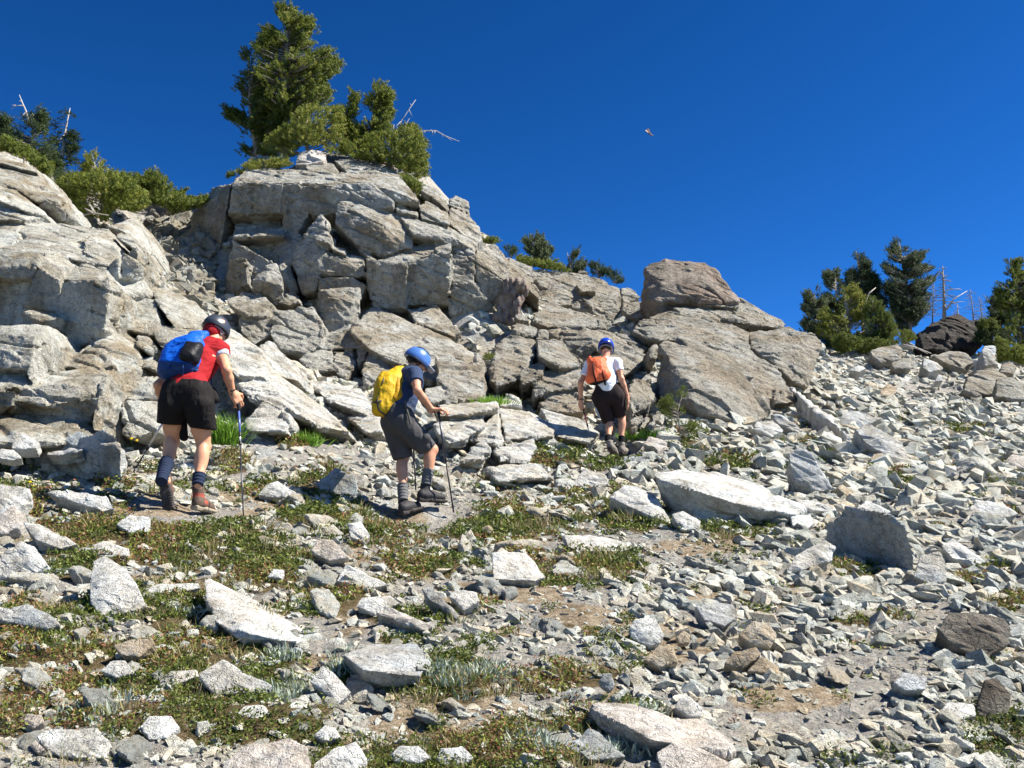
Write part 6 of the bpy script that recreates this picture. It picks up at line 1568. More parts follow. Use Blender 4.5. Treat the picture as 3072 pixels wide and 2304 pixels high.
def helmet(root, rp, c, R, mat, dots=None, vents=True, strap='helm_strap', tilt=.12, visor=None, size=1.0, dotmat='orange_dot', ventmat='black_plastic'):
    s, f, u = R[:, 0], R[:, 1], R[:, 2]
    F = Field(c - .22, c + .22, .006)
    hc = c + u * .045 - f * .012
    F.ell(hc, (.112 * size, .138 * size, .110 * size), R, 0)
    F.ell(hc - u * .03, (.114 * size, .142 * size, .075 * size), R, .03)
    F.clip(-(u + f * tilt), hc - u * .050)
    F.ell(hc - u * .06, (.088, .105, .115), R, .0, sub=True)
    h = build(F, 'helmet', mat, root, rp, 1)
    rim = Soup()
    pts = []
    for k in range(25):
        a = k / 24 * 6.2832
        p = hc + s * math.cos(a) * .1145 * size + f * math.sin(a) * .1425 * size
        nrm = u + f * tilt; p = p - u * np.dot(p - (hc - u * .049), nrm) / np.dot(u, nrm); pts.append(p)
    rim.tube(pts, .0045, 6, False); rim.build('rim', M['black_plastic'], h, rp)
    v = Soup()
    if vents:
        for q in (-1, 0, 1):
            for t in (-.5, .05, .55):
                a = t; b = q * .52
                d = unit(u * math.cos(a) * math.cos(b) + f * math.sin(a) + s * math.sin(b))
                p = hc + d * np.array([1, 1, 1]) * .001
                # on the shell
                dl = R.T @ d; rr = 1 / math.sqrt((dl[0] / .112) ** 2 + (dl[1] / .138) ** 2 + (dl[2] / .110) ** 2) * size
                p = hc + d * (rr - .001)
                tdir = unit(f - d * np.dot(f, d))
                v.tube([p - tdir * .026, p, p + tdir * .026], [.005, .010, .005], 6)
        v.build('vent', M[ventmat], h, rp)
    for dl in (dots or []):
        d = unit(s * dl[0] + f * dl[1] + u * dl[2]); rr = 1 / math.sqrt((dl := R.T @ d)[0] ** 2 / .112 ** 2 + dl[1] ** 2 / .138 ** 2 + dl[2] ** 2 / .110 ** 2) * size
        k = Soup(); p = hc + d * rr; k.tube([p - d * .004, p + d * .005], [.020, .016], 14); k.build('button', M[dotmat], h, rp)
    st = Soup()
    for q in (-1, 1):
        st.tube([c + s * q * .090 + u * .01 - f * .05, c + s * q * .084 - u * .05 + f * .01, c + s * q * .05 - u * .10 + f * .04], .005, 5)
        st.tube([c + s * q * .090 + u * .01 + f * .045, c + s * q * .084 - u * .05 + f * .01], .005, 5)
    a = [c + s * math.cos(t) * .092 - f * math.sin(t) * .112 - u * .018 for t in np.linspace(-.2, 3.34, 12)]
    st.tube(a, .008, 5)
    st.build('chin_strap', M[strap], h, rp)
    if visor is not None:
        F = Field(c - .25, c + .25, .006); F.ell(c + f * .135 + u * .018, (.072, .065, .006), frame(unit(f - u * .25), u), 0, box=.005)
        build(F, 'cap_visor', M[visor], root, rp, 1)
    return h

def eyes(root, rp, c, R):
    s, f, u = R[:, 0], R[:, 1], R[:, 2]
    for q in (-1, 1):
        F = Field(c - .15, c + .15, .006); F.ell(c + s * q * .034 + f * .081 + u * .010, (.012,) * 3, None)
        build(F, 'eye', M['white_plastic'], root, rp, 0)

def pole(label, fr, Y, grip, tip, colors, basket=.03, group=None, strap=None):
    """grip: two points, tip: one point, each (x, y, d); colours: (fraction, material) up the shaft"""
    g0, g1 = at(fr, grip[0][0], grip[0][1], Y + grip[0][2]), at(fr, grip[1][0], grip[1][1], Y + grip[1][2])
    t = at(fr, tip[0], tip[1], Y + tip[2]); e = empty('trekking_pole', t); tag(e, label, 'trekking pole', group)
    d = unit(g1 - g0); s = Soup()
    L = np.linalg.norm(g1 - g0)
    s.tube([g0 - d * .005, g0 + d * .012, g0 + d * .03, g0 + d * L * .5, g0 + d * L * .55, g1, g1 + d * .004], [.014, .021, .016, .0150, .0165, .0135, .011], 10)
    s.build('grip', M['black_plastic'], e, t, smooth=True)
    prev = g1 - d * .01; n = len(colors)
    for i, (fr_, m) in enumerate(colors):
        q = g1 + (t - g1) * fr_; r = .0095 - .0018 * i
        s = Soup(); s.tube([prev, q], r, 10); s.build('shaft', M[m], e, t, smooth=True)
        if i < n - 1:
            s = Soup(); dd = unit(t - g1); s.tube([q - dd * .025, q - dd * .02, q + dd * .012, q + dd * .018], [.010, .0135, .0135, .009], 10); s.build('clamp', M['black_plastic'], e, t)
        prev = q - unit(t - g1) * .012
    dd = unit(t - g1); b = t - dd * .055; s = Soup()
    s.tube([b - dd * .004, b + dd * .004], [basket * .5, basket], 14); s.tube([b - dd * .02, b + dd * .02], [.011, .009], 8); s.build('basket', M['black_plastic'], e, t)
    s = Soup(); s.tube([b, t + dd * .012], [.006, .003], 6); s.build('tip', M['alu'], e, t)
    if strap is not None:
        s = Soup(); q = [g0 + d * .01] + [at(fr, *p[:2], Y + p[2]) for p in strap] + [g0 + d * .02]; s.tube(q, .006, 5); s.build('wrist_strap', M['black_nylon'], e, t)
    return e

# ---- hiker in red, nearest
def hiker_red():
    fr, Y = 'P1', 8.5
    J = lambda x, y, d=0: at(fr, x, y, Y + d)
    rp = J(400, 1500, 0); root = empty('person', rp)
    tag(root, 'hiker in a red shirt, black shorts and charcoal helmet, bent forward at left', 'person')
    hc = J(636, 222, .44); HR = frame((.45, .72, -.52), (0.25, .45, .85))
    kL, aL = J(325, 1005, .18), J(268, 1215, -.10); kR, aR = J(548, 1040, .14), J(508, 1290, .0)
    hL, hR = J(335, 700, 0), J(500, 700, 0)
    shL, elL, wrL = J(380, 430, .40), J(225, 605, .25), J(262, 745, .38)
    shR, elR, wrR = J(662, 352, .28), J(710, 500, .10), J(752, 655, .22)
    lo = np.min([hL, aL, shL, elL, wrL, hc, aR, wrR], 0) - .22; hi = np.max([hL, shL, hc, wrR, shR, wrL, kL], 0) + .22
    B = Field(lo, hi, .0065)
    leg_chain(B, hL, kL, aL, 1.02, unit((-.05, -1, .15))); leg_chain(B, hR, kR, aR, 1.04, unit((.05, -1, .1)))
    B.cone(hL, hR, .105, .105, .04); B.cone(J(420, 640, .03), J(545, 430, .22), .125, .14, .06); B.cone(shL, shR, .075, .07, .06)
    B.cone(J(600, 310, .34), J(632, 258, .42), .058, .056, .03); head(B, hc, HR)
    arm_chain(B, shL, elL, wrL); arm_chain(B, shR, elR, wrR, 1.03)
    hand(B, wrR, J(800, 735, .26) - wrR, np.array([-.35, .8, -.3]), np.array([-.4, .5, .3]), (38, 46, 48, 50), 1.05, .5)
    hand(B, wrL, J(285, 800, .42) - wrL, np.array([.6, .6, 0]), np.array([.3, .6, .5]), (40, 46, 50, 52), 1.0, .5)
    B.cone(aL, J(285, 1290, -.14), .036, .034, .01); B.cone(aR, J(505, 1400, .04), .038, .036, .01)
    build(B, 'body', M['skin'], root, rp, 1)
    eyes(root, rp, hc, HR)
    # shirt: red torso, pale grey sleeves
    S = Field(lo, hi, .0075)
    S.cone(J(355, 655, .0), J(485, 640, .0), .122, .122, .03); S.cone(J(420, 620, .03), J(540, 430, .22), .132, .145, .06)
    S.cone(J(390, 425, .38), J(645, 360, .28), .088, .085, .07); S.cone(J(590, 345, .30), J(650, 362, .27), .105, .098, .04)
    S.clip(unit((.1, .1, -1)), J(420, 690, 0)); S.clip(unit(hc - J(600, 330, .33)), J(612, 292, .36))
    def z(C): return (np.linalg.norm(C - J(560, 500, .2), axis=1) < 0).astype(int)
    build(S, 'shirt', M['red_cloth'], root, rp, 1, .012, 11, 3, aniso=(.6, 1, 1.2))
    for a, b, e2 in ((shR, elR, .42), (shL, elL, .4)):
        F = Field(np.minimum(a, b) - .12, np.maximum(a, b) + .12, .007); d = unit(b - a); q = a + (b - a) * e2
        F.ell(a, (.078,) * 3, None, .03); F.cone(a, q, .072, .062, .03); F.clip(d, q)
        build(F, 'sleeve', M['grey_sleeve'], root, rp, 1, .003, 14, 5)
    # shorts with loose legs
    lo2 = np.min([hL, hR, J(200, 980, .1)], 0) - .2; hi2 = np.max([hL, hR, J(650, 560, .2)], 0) + .18
    S = Field(lo2, hi2, .0075)
    S.cone(J(352, 690, .0), J(500, 690, .0), .132, .135, .03); S.cone(J(360, 640, 0), J(485, 630, 0), .118, .12, .05)
    S.cone(J(335, 740, -.01), J(303, 900, .09), .128, .102, .02); S.cone(J(510, 740, -.01), J(548, 930, .08), .128, .104, .012)
    S.clip(unit((.02, -.05, 1)), J(420, 578, 0)); S.clip(unit((-.13, .12, -1)), J(420, 895, .05))
    D_ = Field(lo2, hi2, .0075); D_.cone(J(400, 830, .10), J(408, 975, .14), .045, .028); D_.cone(J(600, 660, .12), J(622, 700, .12), .045, .04)
    S.F = np.minimum(S.F, D_.F)
    build(S, 'shorts', M['black_cloth'], root, rp, 1, .013, 9, 9, aniso=(1.2, 1, .45))
    # bandana under the helmet and hair
    F = Field(hc - .2, hc + .2, .006); F.ell(hc - HR[:, 2] * .0 - HR[:, 1] * .02, (.088, .100, .098), HR, 0); F.ell(hc - HR[:, 2] * .06 - HR[:, 1] * .05, (.07, .06, .06), HR, .03)
    F.clip(HR[:, 1], hc + HR[:, 1] * .035)
    build(F, 'bandana', M['red_cloth'], root, rp, 1, .003, 20, 4)
    helmet(root, rp, hc, HR, M['helm_grey'], dots=[(-.35, -.75, .75), (.95, -.35, .1)], vents=True, size=0.95, tilt=-.1)
    boot(root, rp, aL + (J(272, 1262, -.13) - aL) * .6, J(262, 1262, -.155), J(300, 1496, -.10), np.array([-.1, 1, .1]), M['boot_brown'], M['sole'], M['boot_red'], label='left boot lifted, its dark sole facing back')
    boot(root, rp, J(505, 1335, .03), J(478, 1478, -.02), J(612, 1512, .22), np.array([.0, -.1, 1]), M['boot_brown'], M['sole_tan'], M['boot_red'])
    sock(root, rp, aL, kL, -.36, .34, M['sock_blue'], .050, .060); sock(root, rp, aR, kR, -.10, .20, M['sock_blue'], .048, .055)
    # watch band
    s = Soup(); d = unit(wrR - elR); s.tube([wrR - d * .03, wrR + d * .0], [.033, .031], 14); s.build('wristband', M['black_nylon'], root, rp, smooth=True)
    # pack
    pr = J(400, 540, 0); pk = empty('backpack', pr); tag(pk, 'bright blue backpack with a black side pocket, worn by the hiker in red', 'backpack')
    lo3 = np.min([J(170, 600, -.3), J(620, 180, -.3)], 0) - .05; hi3 = np.max([J(170, 180, .5), J(640, 600, .5)], 0) + .05
    F = Field(lo3, hi3, .0075)
    F.cone(J(318, 470, .02), J(345, 375, .12), .108, .104, .05); F.cone(J(420, 460, .0), J(462, 335, .13), .112, .110, .07)
    F.cone(J(395, 345, .16), J(515, 280, .27), .095, .066, .05); F.cone(J(300, 512, .04), J(430, 500, .04), .075, .078, .05)
    F.cone(J(475, 262, .24), J(558, 245, .31), .045, .030, .03)
    # sagging lid and compression creases
    for c0, c1, rr in (((265, 440, -.10), (470, 395, -.14), .010), ((300, 340, .0), (440, 300, .05), .010), ((330, 290, .12), (520, 330, .12), .008)):
        F.cone(J(*c0), J(*c1), rr, rr, 0, sub=True)
    pz = J(360, 455, 0)[2]; pn = unit((.12, 0, 1))
    pd = lambda C: ((C - J(380, 458, 0)) @ pn < 0).astype(int)
    body = build(F, 'pack_body', M['blue_pack'], pk, pr, 1, .011, 9, 12, aniso=(.7, 1, 1.3), zones=pd, mats=[M['blue_pack'], M['blue_dark']])
    F = Field(lo3, hi3, .0065); F.cone(J(450, 400, -.07), J(485, 350, -.03), .072, .062, .03); F.cone(J(410, 400, -.10), J(440, 320, -.03), .045, .035, .03); F.cone(J(480, 430, -.05), J(510, 335, .03), .045, .045, .03)
    build(F, 'side_pocket', M['black_nylon'], pk, pr, 1, .003, 12, 3)
    F = Field(lo3, hi3, .0065); F.cone(J(208, 420, .12), J(212, 480, .08), .040, .042, .02)
    build(F, 'side_pouch', M['black_nylon'], pk, pr, 1, .002, 12, 6)
    s = Soup()
    for p in ([(480, 500, -.04), (530, 505, .04), (590, 525, .18)], [(480, 480, -.03), (530, 480, .06), (600, 515, .2)], [(470, 525, -.02), (520, 525, .05), (590, 540, .18)]):
        s.tube([J(*q) for q in p], .016, 6)
    s.build('hip_belt', M['blue_dark'], pk, pr, smooth=True)
    s = Soup(); s.tube([J(560, 260, .30), J(600, 300, .33), J(650, 340, .34), J(655, 400, .30), J(610, 500, .20)], .013, 6); s.tube([J(600, 510, .2), J(604, 570, .17), J(600, 640, .14)], .006, 5); s.build('shoulder_strap', M['blue_dark'], pk, pr, smooth=True)
    s = Soup()
    for p in ([(300, 500, -.125), (330, 380, -.02), (380, 290, .06)], [(395, 560, -.07), (400, 480, -.14), (410, 440, -.12)], [(380, 300, .05), (450, 260, .13), (520, 235, .25)], [(355, 300, .04), (440, 330, .03), (530, 310, .15)], [(235, 470, -.02), (300, 455, -.10), (380, 462, -.13), (470, 440, -.10)], [(270, 330, .06), (285, 400, .0), (280, 500, -.05)], [(520, 250, .24), (540, 330, .2), (520, 440, .08)]):
        s.tube([J(*q) for q in p], .006, 5)
    s.build('strap', M['blue_dark'], pk, pr)
    pole('silver and blue trekking pole planted right of the hiker in red', fr, Y, [(783, 640, .26), (798, 790, .255)], (832, 1592, -.1), [(.22, 'pole_blue'), (.30, 'alu'), (1.0, 'alu_dark')], .028, strap=[(760, 640, .2), (745, 675, .18), (770, 680, .24)])
    pole('dark trekking pole leaning left, held in the left hand of the hiker in red', fr, Y, [(300, 770, .45), (272, 850, .5)], (48, 1222, .78), [(.55, 'alu'), (1.0, 'alu_dark')], .034)
hiker_red()

# ---- hiker in grey with the yellow pack
def hiker_grey():
    fr, Y = 'P2', 9.6
    J = lambda x, y, d=0: at(fr, x, y, Y + d)
    rp = J(480, 1490, 0); root = empty('person', rp)
    tag(root, 'hiker in a navy t-shirt, charcoal shorts and light blue helmet, stepping up to the right', 'person')
    hc = J(528, 240, .20); HR = frame((.82, .30, -.50), (.4, .1, .9))
    hR, kR, aR = J(395, 715, -.06), J(650, 965, .12), J(606, 1235, .08)
    hL, kL, aL = J(330, 720, .10), J(408, 1035, .16), J(412, 1350, .0)
    shR, elR, wrR = J(508, 340, .0), J(532, 478, -.16), J(655, 638, -.02)
    shL, elL, wrL = J(440, 345, .30), J(462, 520, .40), J(478, 690, .42)
    lo = np.min([hL, aL, shL, elR, aR], 0) - .25; hi = np.max([wrR, shL, hc, wrL, kR], 0) + .25
    B = Field(lo, hi, .007)
    leg_chain(B, hR, kR, aR, .98, unit((-.6, -.7, 0))); leg_chain(B, hL, kL, aL, .96, unit((-.6, -.7, .1)))
    B.cone(hL, hR, .105, .105, .04); B.cone(J(365, 650, .02), J(448, 420, .14), .12, .135, .06); B.cone(shL, shR, .07, .065, .06)
    B.cone(J(480, 320, .16), J(508, 272, .19), .055, .053, .03); head(B, hc, HR)
    arm_chain(B, shR, elR, wrR, .98); arm_chain(B, shL, elL, wrL, .98)
    hand(B, wrR, J(718, 632, -.02) - wrR, np.array([.15, .1, -1]), np.array([.3, .9, 0]), (30, 44, 48, 50), .98, .55)
    hand(B, wrL, np.array([0, .1, -1.]), np.array([.8, .2, 0]), np.array([.3, -.8, 0]), (40, 48, 50, 52), .98, .5)
    B.cone(aR, J(590, 1300, .09), .036, .034, .01); B.cone(aL, J(415, 1420, .01), .036, .034, .01)
    build(B, 'body', M['skin_b'], root, rp, 1)
    eyes(root, rp, hc, HR)
    s, f, u = HR[:, 0], HR[:, 1], HR[:, 2]
    F = Field(hc - .2, hc + .2, .006); F.ell(hc + u * .03 - f * .018, (.083, .098, .096), HR, 0); F.clip(f - u * .3, hc + f * .02 + u * .02); F.clip(-u + f * .2, hc - u * .045)
    build(F, 'hair', M['hair'], root, rp, 1, .003, 30, 2)
    F = Field(hc - .2, hc + .2, .006); F.ell(hc - u * .062 + f * .045, (.060, .060, .046), HR, 0); F.clip(-f * .8 + u * .4, hc + f * .012 - u * .04)
    build(F, 'beard', M['hair'], root, rp, 1, .003, 30, 3)
    S = Field(lo, hi, .0075)
    S.cone(J(365, 690, .02), J(390, 560, .06), .135, .138, .03); S.cone(J(380, 600, .05), J(455, 410, .14), .136, .150, .06); S.cone(J(448, 340, .28), J(500, 350, .02), .08, .08, .06)
    S.clip(unit((-.1, 0, -1)), J(365, 720, .02)); S.clip(unit(hc - J(460, 350, .16)), J(492, 288, .17))
    build(S, 'shirt', M['navy'], root, rp, 1, .011, 11, 13)
    for a, b, q in ((shR, elR, .52), (shL, elL, .5)):
        F = Field(np.minimum(a, b) - .13, np.maximum(a, b) + .13, .007); d = unit(b - a); e = a + (b - a) * q
        F.ell(a, (.078,) * 3, None, .03); F.cone(a, e, .072, .070, .03); F.clip(d, e); build(F, 'sleeve', M['navy'], root, rp, 1, .004, 12, 5)
    lo2 = np.min([J(230, 560, -.3), J(250, 1080, -.3)], 0) - .06; hi2 = np.max([J(720, 560, .4), J(720, 1080, .4)], 0) + .06
    S = Field(lo2, hi2, .0075)
    S.cone(J(388, 710, -.03), J(345, 715, .08), .130, .130, .03); S.cone(J(375, 640, 0), J(370, 650, .06), .125, .128, .05)
    R_ = Field(lo2, hi2, .0075); R_.cone(J(400, 740, -.04), J(640, 985, .11), .122, .086, .05); R_.clip(unit(kR - hR) * .75 + np.array([0, 0, -.25]), J(622, 950, .1))
    L_ = Field(lo2, hi2, .0075); L_.cone(J(345, 760, .08), J(425, 1080, .15), .122, .088, .05); L_.clip(unit(kL - hL), J(425, 1030, .15))
    t = np.clip(.5 + .5 * (R_.F - L_.F) / .03, 0, 1); U = R_.F * (1 - t) + L_.F * t - .03 * t * (1 - t)
    t = np.clip(.5 + .5 * (S.F - U) / .05, 0, 1); S.F = (S.F * (1 - t) + U * t - .05 * t * (1 - t)).astype(f32)
    S.clip(unit((.15, .1, 1)), J(370, 610, 0))
    build(S, 'shorts', M['charcoal'], root, rp, 1, .012, 9, 19, aniso=(1.2, 1, .5))
    F = Field(lo2, hi2, .007); F.cone(J(600, 870, -.01), J(590, 900, .0), .05, .045); build(F, 'pocket', M['charcoal'], root, rp, 1, .002, 12)
    helmet(root, rp, hc, HR, M['helm_blue'], dots=[(.35, -.15, .95)], vents=True, visor='grey_sleeve', size=0.97, tilt=.05, dotmat='helm_royal', strap='black_nylon')
    boot(root, rp, J(598, 1265, .09), J(540, 1385, .03), J(762, 1402, .20), np.array([-.05, -.1, 1]), M['boot_dark'], M['sole'], label='right boot set higher, on the rock')
    boot(root, rp, J(412, 1400, .01), J(400, 1500, -.08), J(566, 1458, .10), np.array([-.25, -.1, 1]), M['boot_dark'], M['sole'])
    sock(root, rp, aR, kR, -.08, .40, M['sock_grey'], .050, .056); sock(root, rp, aL, kL, -.12, .30, M['sock_grey'], .048, .054)
    pr = J(280, 680, -.1); pk = empty('backpack', pr); tag(pk, 'yellow roll-top backpack with grey webbing on the hiker in charcoal shorts', 'backpack')
    lo3 = np.min([J(130, 720, -.45), J(460, 240, -.45)], 0); hi3 = np.max([J(120, 240, .45), J(480, 720, .45)], 0)
    F = Field(lo3, hi3, .0075)
    F.cone(J(235, 600, -.06), J(270, 450, .0), .098, .112, .05); F.cone(J(300, 570, -.02), J(345, 420, .06), .10, .112, .07); F.cone(J(300, 420, .03), J(385, 320, .12), .085, .062, .08)
    F.cone(J(200, 610, -.06), J(300, 630, .0), .065, .055, .06); F.cone(J(250, 380, .02), J(252, 345, .03), .045, .035, .04); F.cone(J(385, 320, .12), J(425, 285, .14), .045, .03, .03)
    build(F, 'pack_body', M['yellow'], pk, pr, 1, .012, 9, 5, aniso=(1.5, 1, .6))
    F = Field(lo3, hi3, .0065); F.cone(J(370, 520, -.07), J(360, 390, -.01), .048, .052, .03); F.cone(J(345, 540, -.09), J(400, 565, -.02), .035, .022, .03)
    build(F, 'side_pocket', M['yellow_b'], pk, pr, 1, .005, 9, 7)
    s = Soup()
    for p, r in (([(330, 345, .0), (270, 400, -.09), (215, 480, -.115), (195, 560, -.165), (215, 640, -.15), (270, 680, -.09)], .011), ([(165, 572, -.14), (200, 575, -.165), (235, 555, -.165)], .010), ([(235, 430, -.115), (245, 400, -.105), (255, 370, -.08)], .010), ([(250, 330, -.01), (300, 320, .02), (350, 310, .06)], .008)):
        s.tube([J(*q) for q in p], r, 6)
    s.build('webbing', M['strap'], pk, pr, smooth=True)
    s = Soup(); s.tube([J(430, 560, -.13), J(440, 620, -.16), J(462, 700, -.17), J(474, 752, -.17)], .011, 5); s.build('hanging_strap', M['strap'], pk, pr)
    s = Soup(); s.tube([J(420, 300, .06), J(480, 300, .0), J(520, 350, .06), J(505, 450, .12), J(430, 560, .0), J(400, 560, -.06)], .016, 6); s.build('shoulder_strap', M['black_nylon'], pk, pr, smooth=True)
    pole('black trekking pole planted right of the hiker in charcoal shorts', fr, Y, [(700, 595, -.02), (714, 705, -.02)], (832, 1484, .1), [(.45, 'alu_dark'), (1.0, 'black_plastic')], .03, strap=[(670, 650, -.05), (690, 700, -.04), (712, 690, -.03)])
    pole('black trekking pole half hidden behind the legs of the hiker in charcoal shorts', fr, Y, [(488, 700, .44), (492, 800, .45)], (518, 1300, .55), [(.5, 'alu_dark'), (1.0, 'black_plastic')], .03)
hiker_grey()

# ---- farthest hiker
def hiker_white():
    fr, Y = 'P3', 14.0
    J = lambda x, y, d=0: at(fr, x, y, Y + d)
    rp = J(640, 1470, 0); root = empty('person', rp)
    tag(root, 'hiker in a white t-shirt, brown shorts and royal blue helmet, farthest up', 'person')
    hc = J(522, 250, .12); HR = frame((.22, .85, -.42), (.05, .3, .95))
    hL, kL, aL = J(465, 800, 0), J(560, 1070, .16), J(548, 1275, -.08)
    hR, kR, aR = J(625, 790, 0), J(700, 1030, .14), J(697, 1280, .06)
    shL, elL, wrL = J(335, 430, .08), J(232, 640, .0), J(236, 835, .08)
    shR, elR, wrR = J(645, 410, .0), J(695, 590, -.06), J(762, 790, .0)
    lo = np.min([hL, aL, shL, elL, wrL, aR], 0) - .2; hi = np.max([wrR, shL, hc, kR, kL], 0) + .22
    B = Field(lo, hi, .0075)
    leg_chain(B, hL, kL, aL, .92, unit((0, -1, .2))); leg_chain(B, hR, kR, aR, .92, unit((.1, -1, .05)))
    B.cone(hL, hR, .10, .10, .04); B.cone(J(535, 720, .0), J(500, 480, .06), .125, .14, .06); B.cone(shL, shR, .065, .06, .06)
    B.cone(J(510, 370, .07), J(520, 300, .10), .056, .054, .03); head(B, hc, HR)
    arm_chain(B, shL, elL, wrL, .95); arm_chain(B, shR, elR, wrR, .98)
    hand(B, wrL, J(238, 915, .09) - wrL, np.array([.7, .5, 0]), np.array([.2, .8, .3]), (42, 48, 52, 54), 1.0, .5)
    hand(B, wrR, J(775, 900, .02) - wrR, np.array([-1, .2, 0]), np.array([-.2, .9, 0]), (10, 13, 16, 20), 1.0, .15)
    B.cone(aL, J(550, 1340, -.10), .036, .034, .01); B.cone(aR, J(694, 1350, .07), .036, .034, .01)
    build(B, 'body', M['skin_b'], root, rp, 1)
    eyes(root, rp, hc, HR); s, f, u = HR[:, 0], HR[:, 1], HR[:, 2]
    F = Field(hc - .2, hc + .2, .006); F.ell(hc + u * .02 - f * .016, (.080, .096, .092), HR, 0); F.clip(f - u * .3, hc + f * .02); F.clip(-u, hc - u * .05)
    build(F, 'hair', M['hair'], root, rp, 1, .003, 30, 2)
    S = Field(lo, hi, .008)
    S.cone(J(535, 750, .0), J(520, 600, .02), .140, .142, .03); S.cone(J(520, 640, .0), J(500, 470, .06), .145, .155, .06); S.cone(J(350, 430, .08), J(630, 415, .02), .08, .08, .07)
    S.clip(unit((-.05, 0, -1)), J(535, 745, .0)); S.clip(unit(hc - J(500, 420, .06)), J(512, 335, .08))
    build(S, 'shirt', M['white_cloth'], root, rp, 1, .011, 10, 23)
    for a, b, q in ((shR, elR, .50), (shL, elL, .62)):
        F = Field(np.minimum(a, b) - .13, np.maximum(a, b) + .13, .008); d = unit(b - a); e = a + (b - a) * q
        F.ell(a, (.074,) * 3, None, .03); F.cone(a, e, .070, .064, .03); F.clip(d, e); build(F, 'sleeve', M['white_cloth'], root, rp, 1, .004, 12, 5)
    lo2 = np.min([J(340, 600, -.3), J(340, 1120, -.3)], 0) - .04; hi2 = np.max([J(790, 600, .4), J(790, 1120, .4)], 0) + .04
    S = Field(lo2, hi2, .008)
    S.cone(J(475, 780, .0), J(615, 770, .0), .128, .130, .04); S.cone(J(490, 710, 0), J(595, 700, .0), .118, .118, .05)
    L_ = Field(lo2, hi2, .008); L_.cone(J(455, 820, 0), J(560, 1090, .15), .114, .084, .05); L_.clip(unit(kL - hL), J(553, 1062, .15))
    R_ = Field(lo2, hi2, .008); R_.cone(J(640, 800, 0), J(698, 1040, .13), .110, .080, .05); R_.clip(unit(kR - hR), J(695, 1000, .12))
    t = np.clip(.5 + .5 * (R_.F - L_.F) / .02, 0, 1); U = R_.F * (1 - t) + L_.F * t - .02 * t * (1 - t)
    t = np.clip(.5 + .5 * (S.F - U) / .05, 0, 1); S.F = (S.F * (1 - t) + U * t - .05 * t * (1 - t)).astype(f32)
    S.clip(unit((-.1, 0, 1)), J(540, 655, 0))
    build(S, 'shorts', M['brown_cloth'], root, rp, 1, .012, 9, 29, aniso=(1.2, 1, .5))
    sd_ = Soup(); sd_.tube([J(405, 880, .02), J(420, 960, .04), J(455, 1040, .08)], [.02, .03, .012], 6); sd_.build('side_stripe', M['grey_sleeve'], root, rp)
    helmet(root, rp, hc, HR, M['helm_royal'], vents=True, size=1.0, tilt=.15, ventmat='white_plastic')
    boot(root, rp, J(552, 1305, -.10), J(560, 1375, -.16), J(650, 1488, .04), np.array([.2, .45, .9]), M['boot_grey'], M['sole'])
    boot(root, rp, J(694, 1320, .06), J(682, 1432, .0), J(790, 1465, .24), np.array([0, -.1, 1]), M['boot_grey'], M['sole'])
    sock(root, rp, aL, kL, -.1, .16, M['sock_black'], .047, .050); sock(root, rp, aR, kR, -.1, .16, M['sock_black'], .046, .050)
    s = Soup(); d = unit(wrL - elL); s.tube([wrL - d * .03, wrL - d * .008], [.031, .030], 14); s.build('wristband', M['black_nylon'], root, rp, smooth=True)
    pr = J(430, 640, -.1); pk = empty('backpack', pr); tag(pk, 'small orange backpack with dark straps, worn by the farthest hiker', 'backpack')
    lo3 = np.min([J(260, 700, -.35), J(600, 320, -.35)], 0); hi3 = np.max([J(260, 320, .3), J(640, 700, .3)], 0)
    F = Field(lo3, hi3, .0075)
    F.cone(J(385, 580, -.13), J(395, 440, -.08), .105, .095, .05); F.cone(J(480, 550, -.12), J(450, 430, -.07), .105, .095, .06); F.cone(J(335, 600, -.12), J(540, 545, -.11), .050, .045, .05); F.cone(J(345, 385, -.05), J(500, 370, -.05), .048, .045, .05); F.cone(J(335, 370, -.06), J(335, 350, -.06), .03, .02, .02)
    lowz = lambda C: ((C - J(430, 632, -.1)) @ unit((.22, 0, -1)) > 0).astype(int)
    build(F, 'pack_body', M['orange'], pk, pr, 1, .009, 10, 5, aniso=(1.3, 1, .7), zones=lowz, mats=[M['orange'], M['black_nylon']])
    s = Soup()
    for p, r in (([(378, 385, -.13), (375, 450, -.195), (385, 540, -.25), (405, 620, -.235)], .014), ([(470, 380, -.12), (468, 450, -.175), (480, 530, -.232), (500, 600, -.215)], .013), ([(520, 350, -.02), (545, 430, -.07), (560, 520, -.1), (585, 560, -.09)], .014)):
        s.tube([J(*q) for q in p], r, 6)
    s.build('webbing', M['maroon'], pk, pr, smooth=True)
    F = Field(lo3, hi3, .006); F.cone(J(365, 362, -.075), J(480, 348, -.07), .030, .026, .01); build(F, 'rolled_top', M['strap'], pk, pr, 1, .006, 25, 5)
    s = Soup(); s.tube([J(520, 600, -.16), J(505, 640, -.17), J(515, 660, -.16)], .016, 6); s.tube([J(520, 610, -.15), J(590, 600, -.1), J(650, 640, .0)], .012, 6)
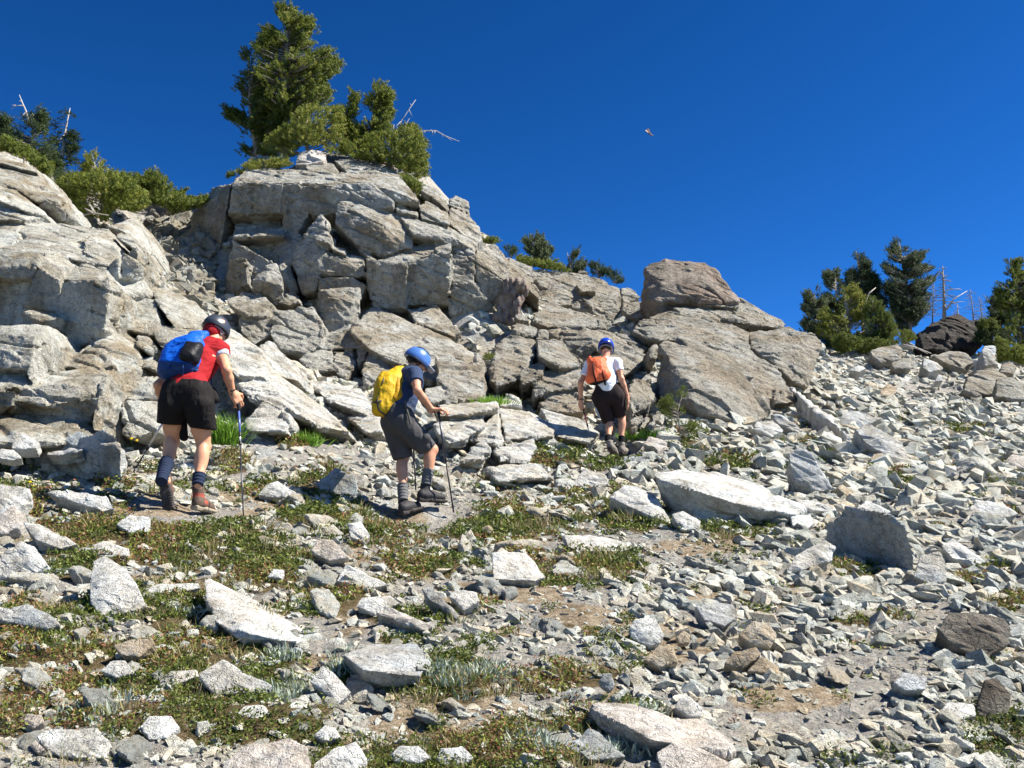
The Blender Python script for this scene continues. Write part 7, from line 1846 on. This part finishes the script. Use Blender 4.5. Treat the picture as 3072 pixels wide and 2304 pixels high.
    s.build('hip_belt', M['black_nylon'], pk, pr, smooth=True)
    s = Soup(); s.tube([J(550, 350, .0), J(600, 360, .04), J(640, 420, .08), J(630, 520, .04), J(600, 590, -.04)], .014, 6); s.build('shoulder_strap', M['black_nylon'], pk, pr, smooth=True)
    pole('silver trekking pole with a red band, in the left hand of the farthest hiker', fr, Y, [(243, 838, .1), (276, 985, .1)], (388, 1425, .15), [(.30, 'pole_red'), (.60, 'alu'), (1.0, 'alu')], .018)
hiker_white()
# ------------------------------------------------------------------ light
w = bpy.data.worlds.new('World'); scene.world = w; w.use_nodes = True
t = w.node_tree; bg = t.nodes['Background']
sky = t.nodes.new('ShaderNodeTexSky'); sky.sky_type = 'NISHITA'; sky.sun_disc = False
elev = math.asin(SUN_DIR[2]); sky.sun_elevation = elev
sky.sun_rotation = math.atan2(SUN_DIR[0], SUN_DIR[1])
sky.altitude = 2600; sky.air_density = 0.9; sky.dust_density = 0.25; sky.ozone_density = 5.0
hs = t.nodes.new('ShaderNodeHueSaturation'); hs.inputs['Hue'].default_value = 0.498; hs.inputs['Saturation'].default_value = 1.10; hs.inputs['Value'].default_value = 1.0
gm = t.nodes.new('ShaderNodeGamma'); gm.inputs[1].default_value = 1.55
t.links.new(sky.outputs[0], gm.inputs[0]); t.links.new(gm.outputs[0], hs.inputs['Color']); t.links.new(hs.outputs[0], bg.inputs[0]); bg.inputs[1].default_value = 0.033
sd = bpy.data.lights.new('sun', 'SUN'); sd.energy = 4.9; sd.angle = math.radians(0.53); sd.color = (1.0, 0.94, 0.84)
so = bpy.data.objects.new('sun', sd); COL.objects.link(so)
from mathutils import Vector
so.rotation_euler = Vector(SUN_DIR).to_track_quat('Z', 'Y').to_euler(); so.location = (20, -5, 30)
vs = scene.view_settings; scene.display_settings.display_device = 'sRGB'
vs.view_transform = 'Standard'; vs.look = 'None'; vs.exposure = 1.32; vs.gamma = 1.0; vs.use_curve_mapping = False
scene.cycles.max_bounces = 4; scene.cycles.diffuse_bounces = 3; scene.cycles.transparent_max_bounces = 4
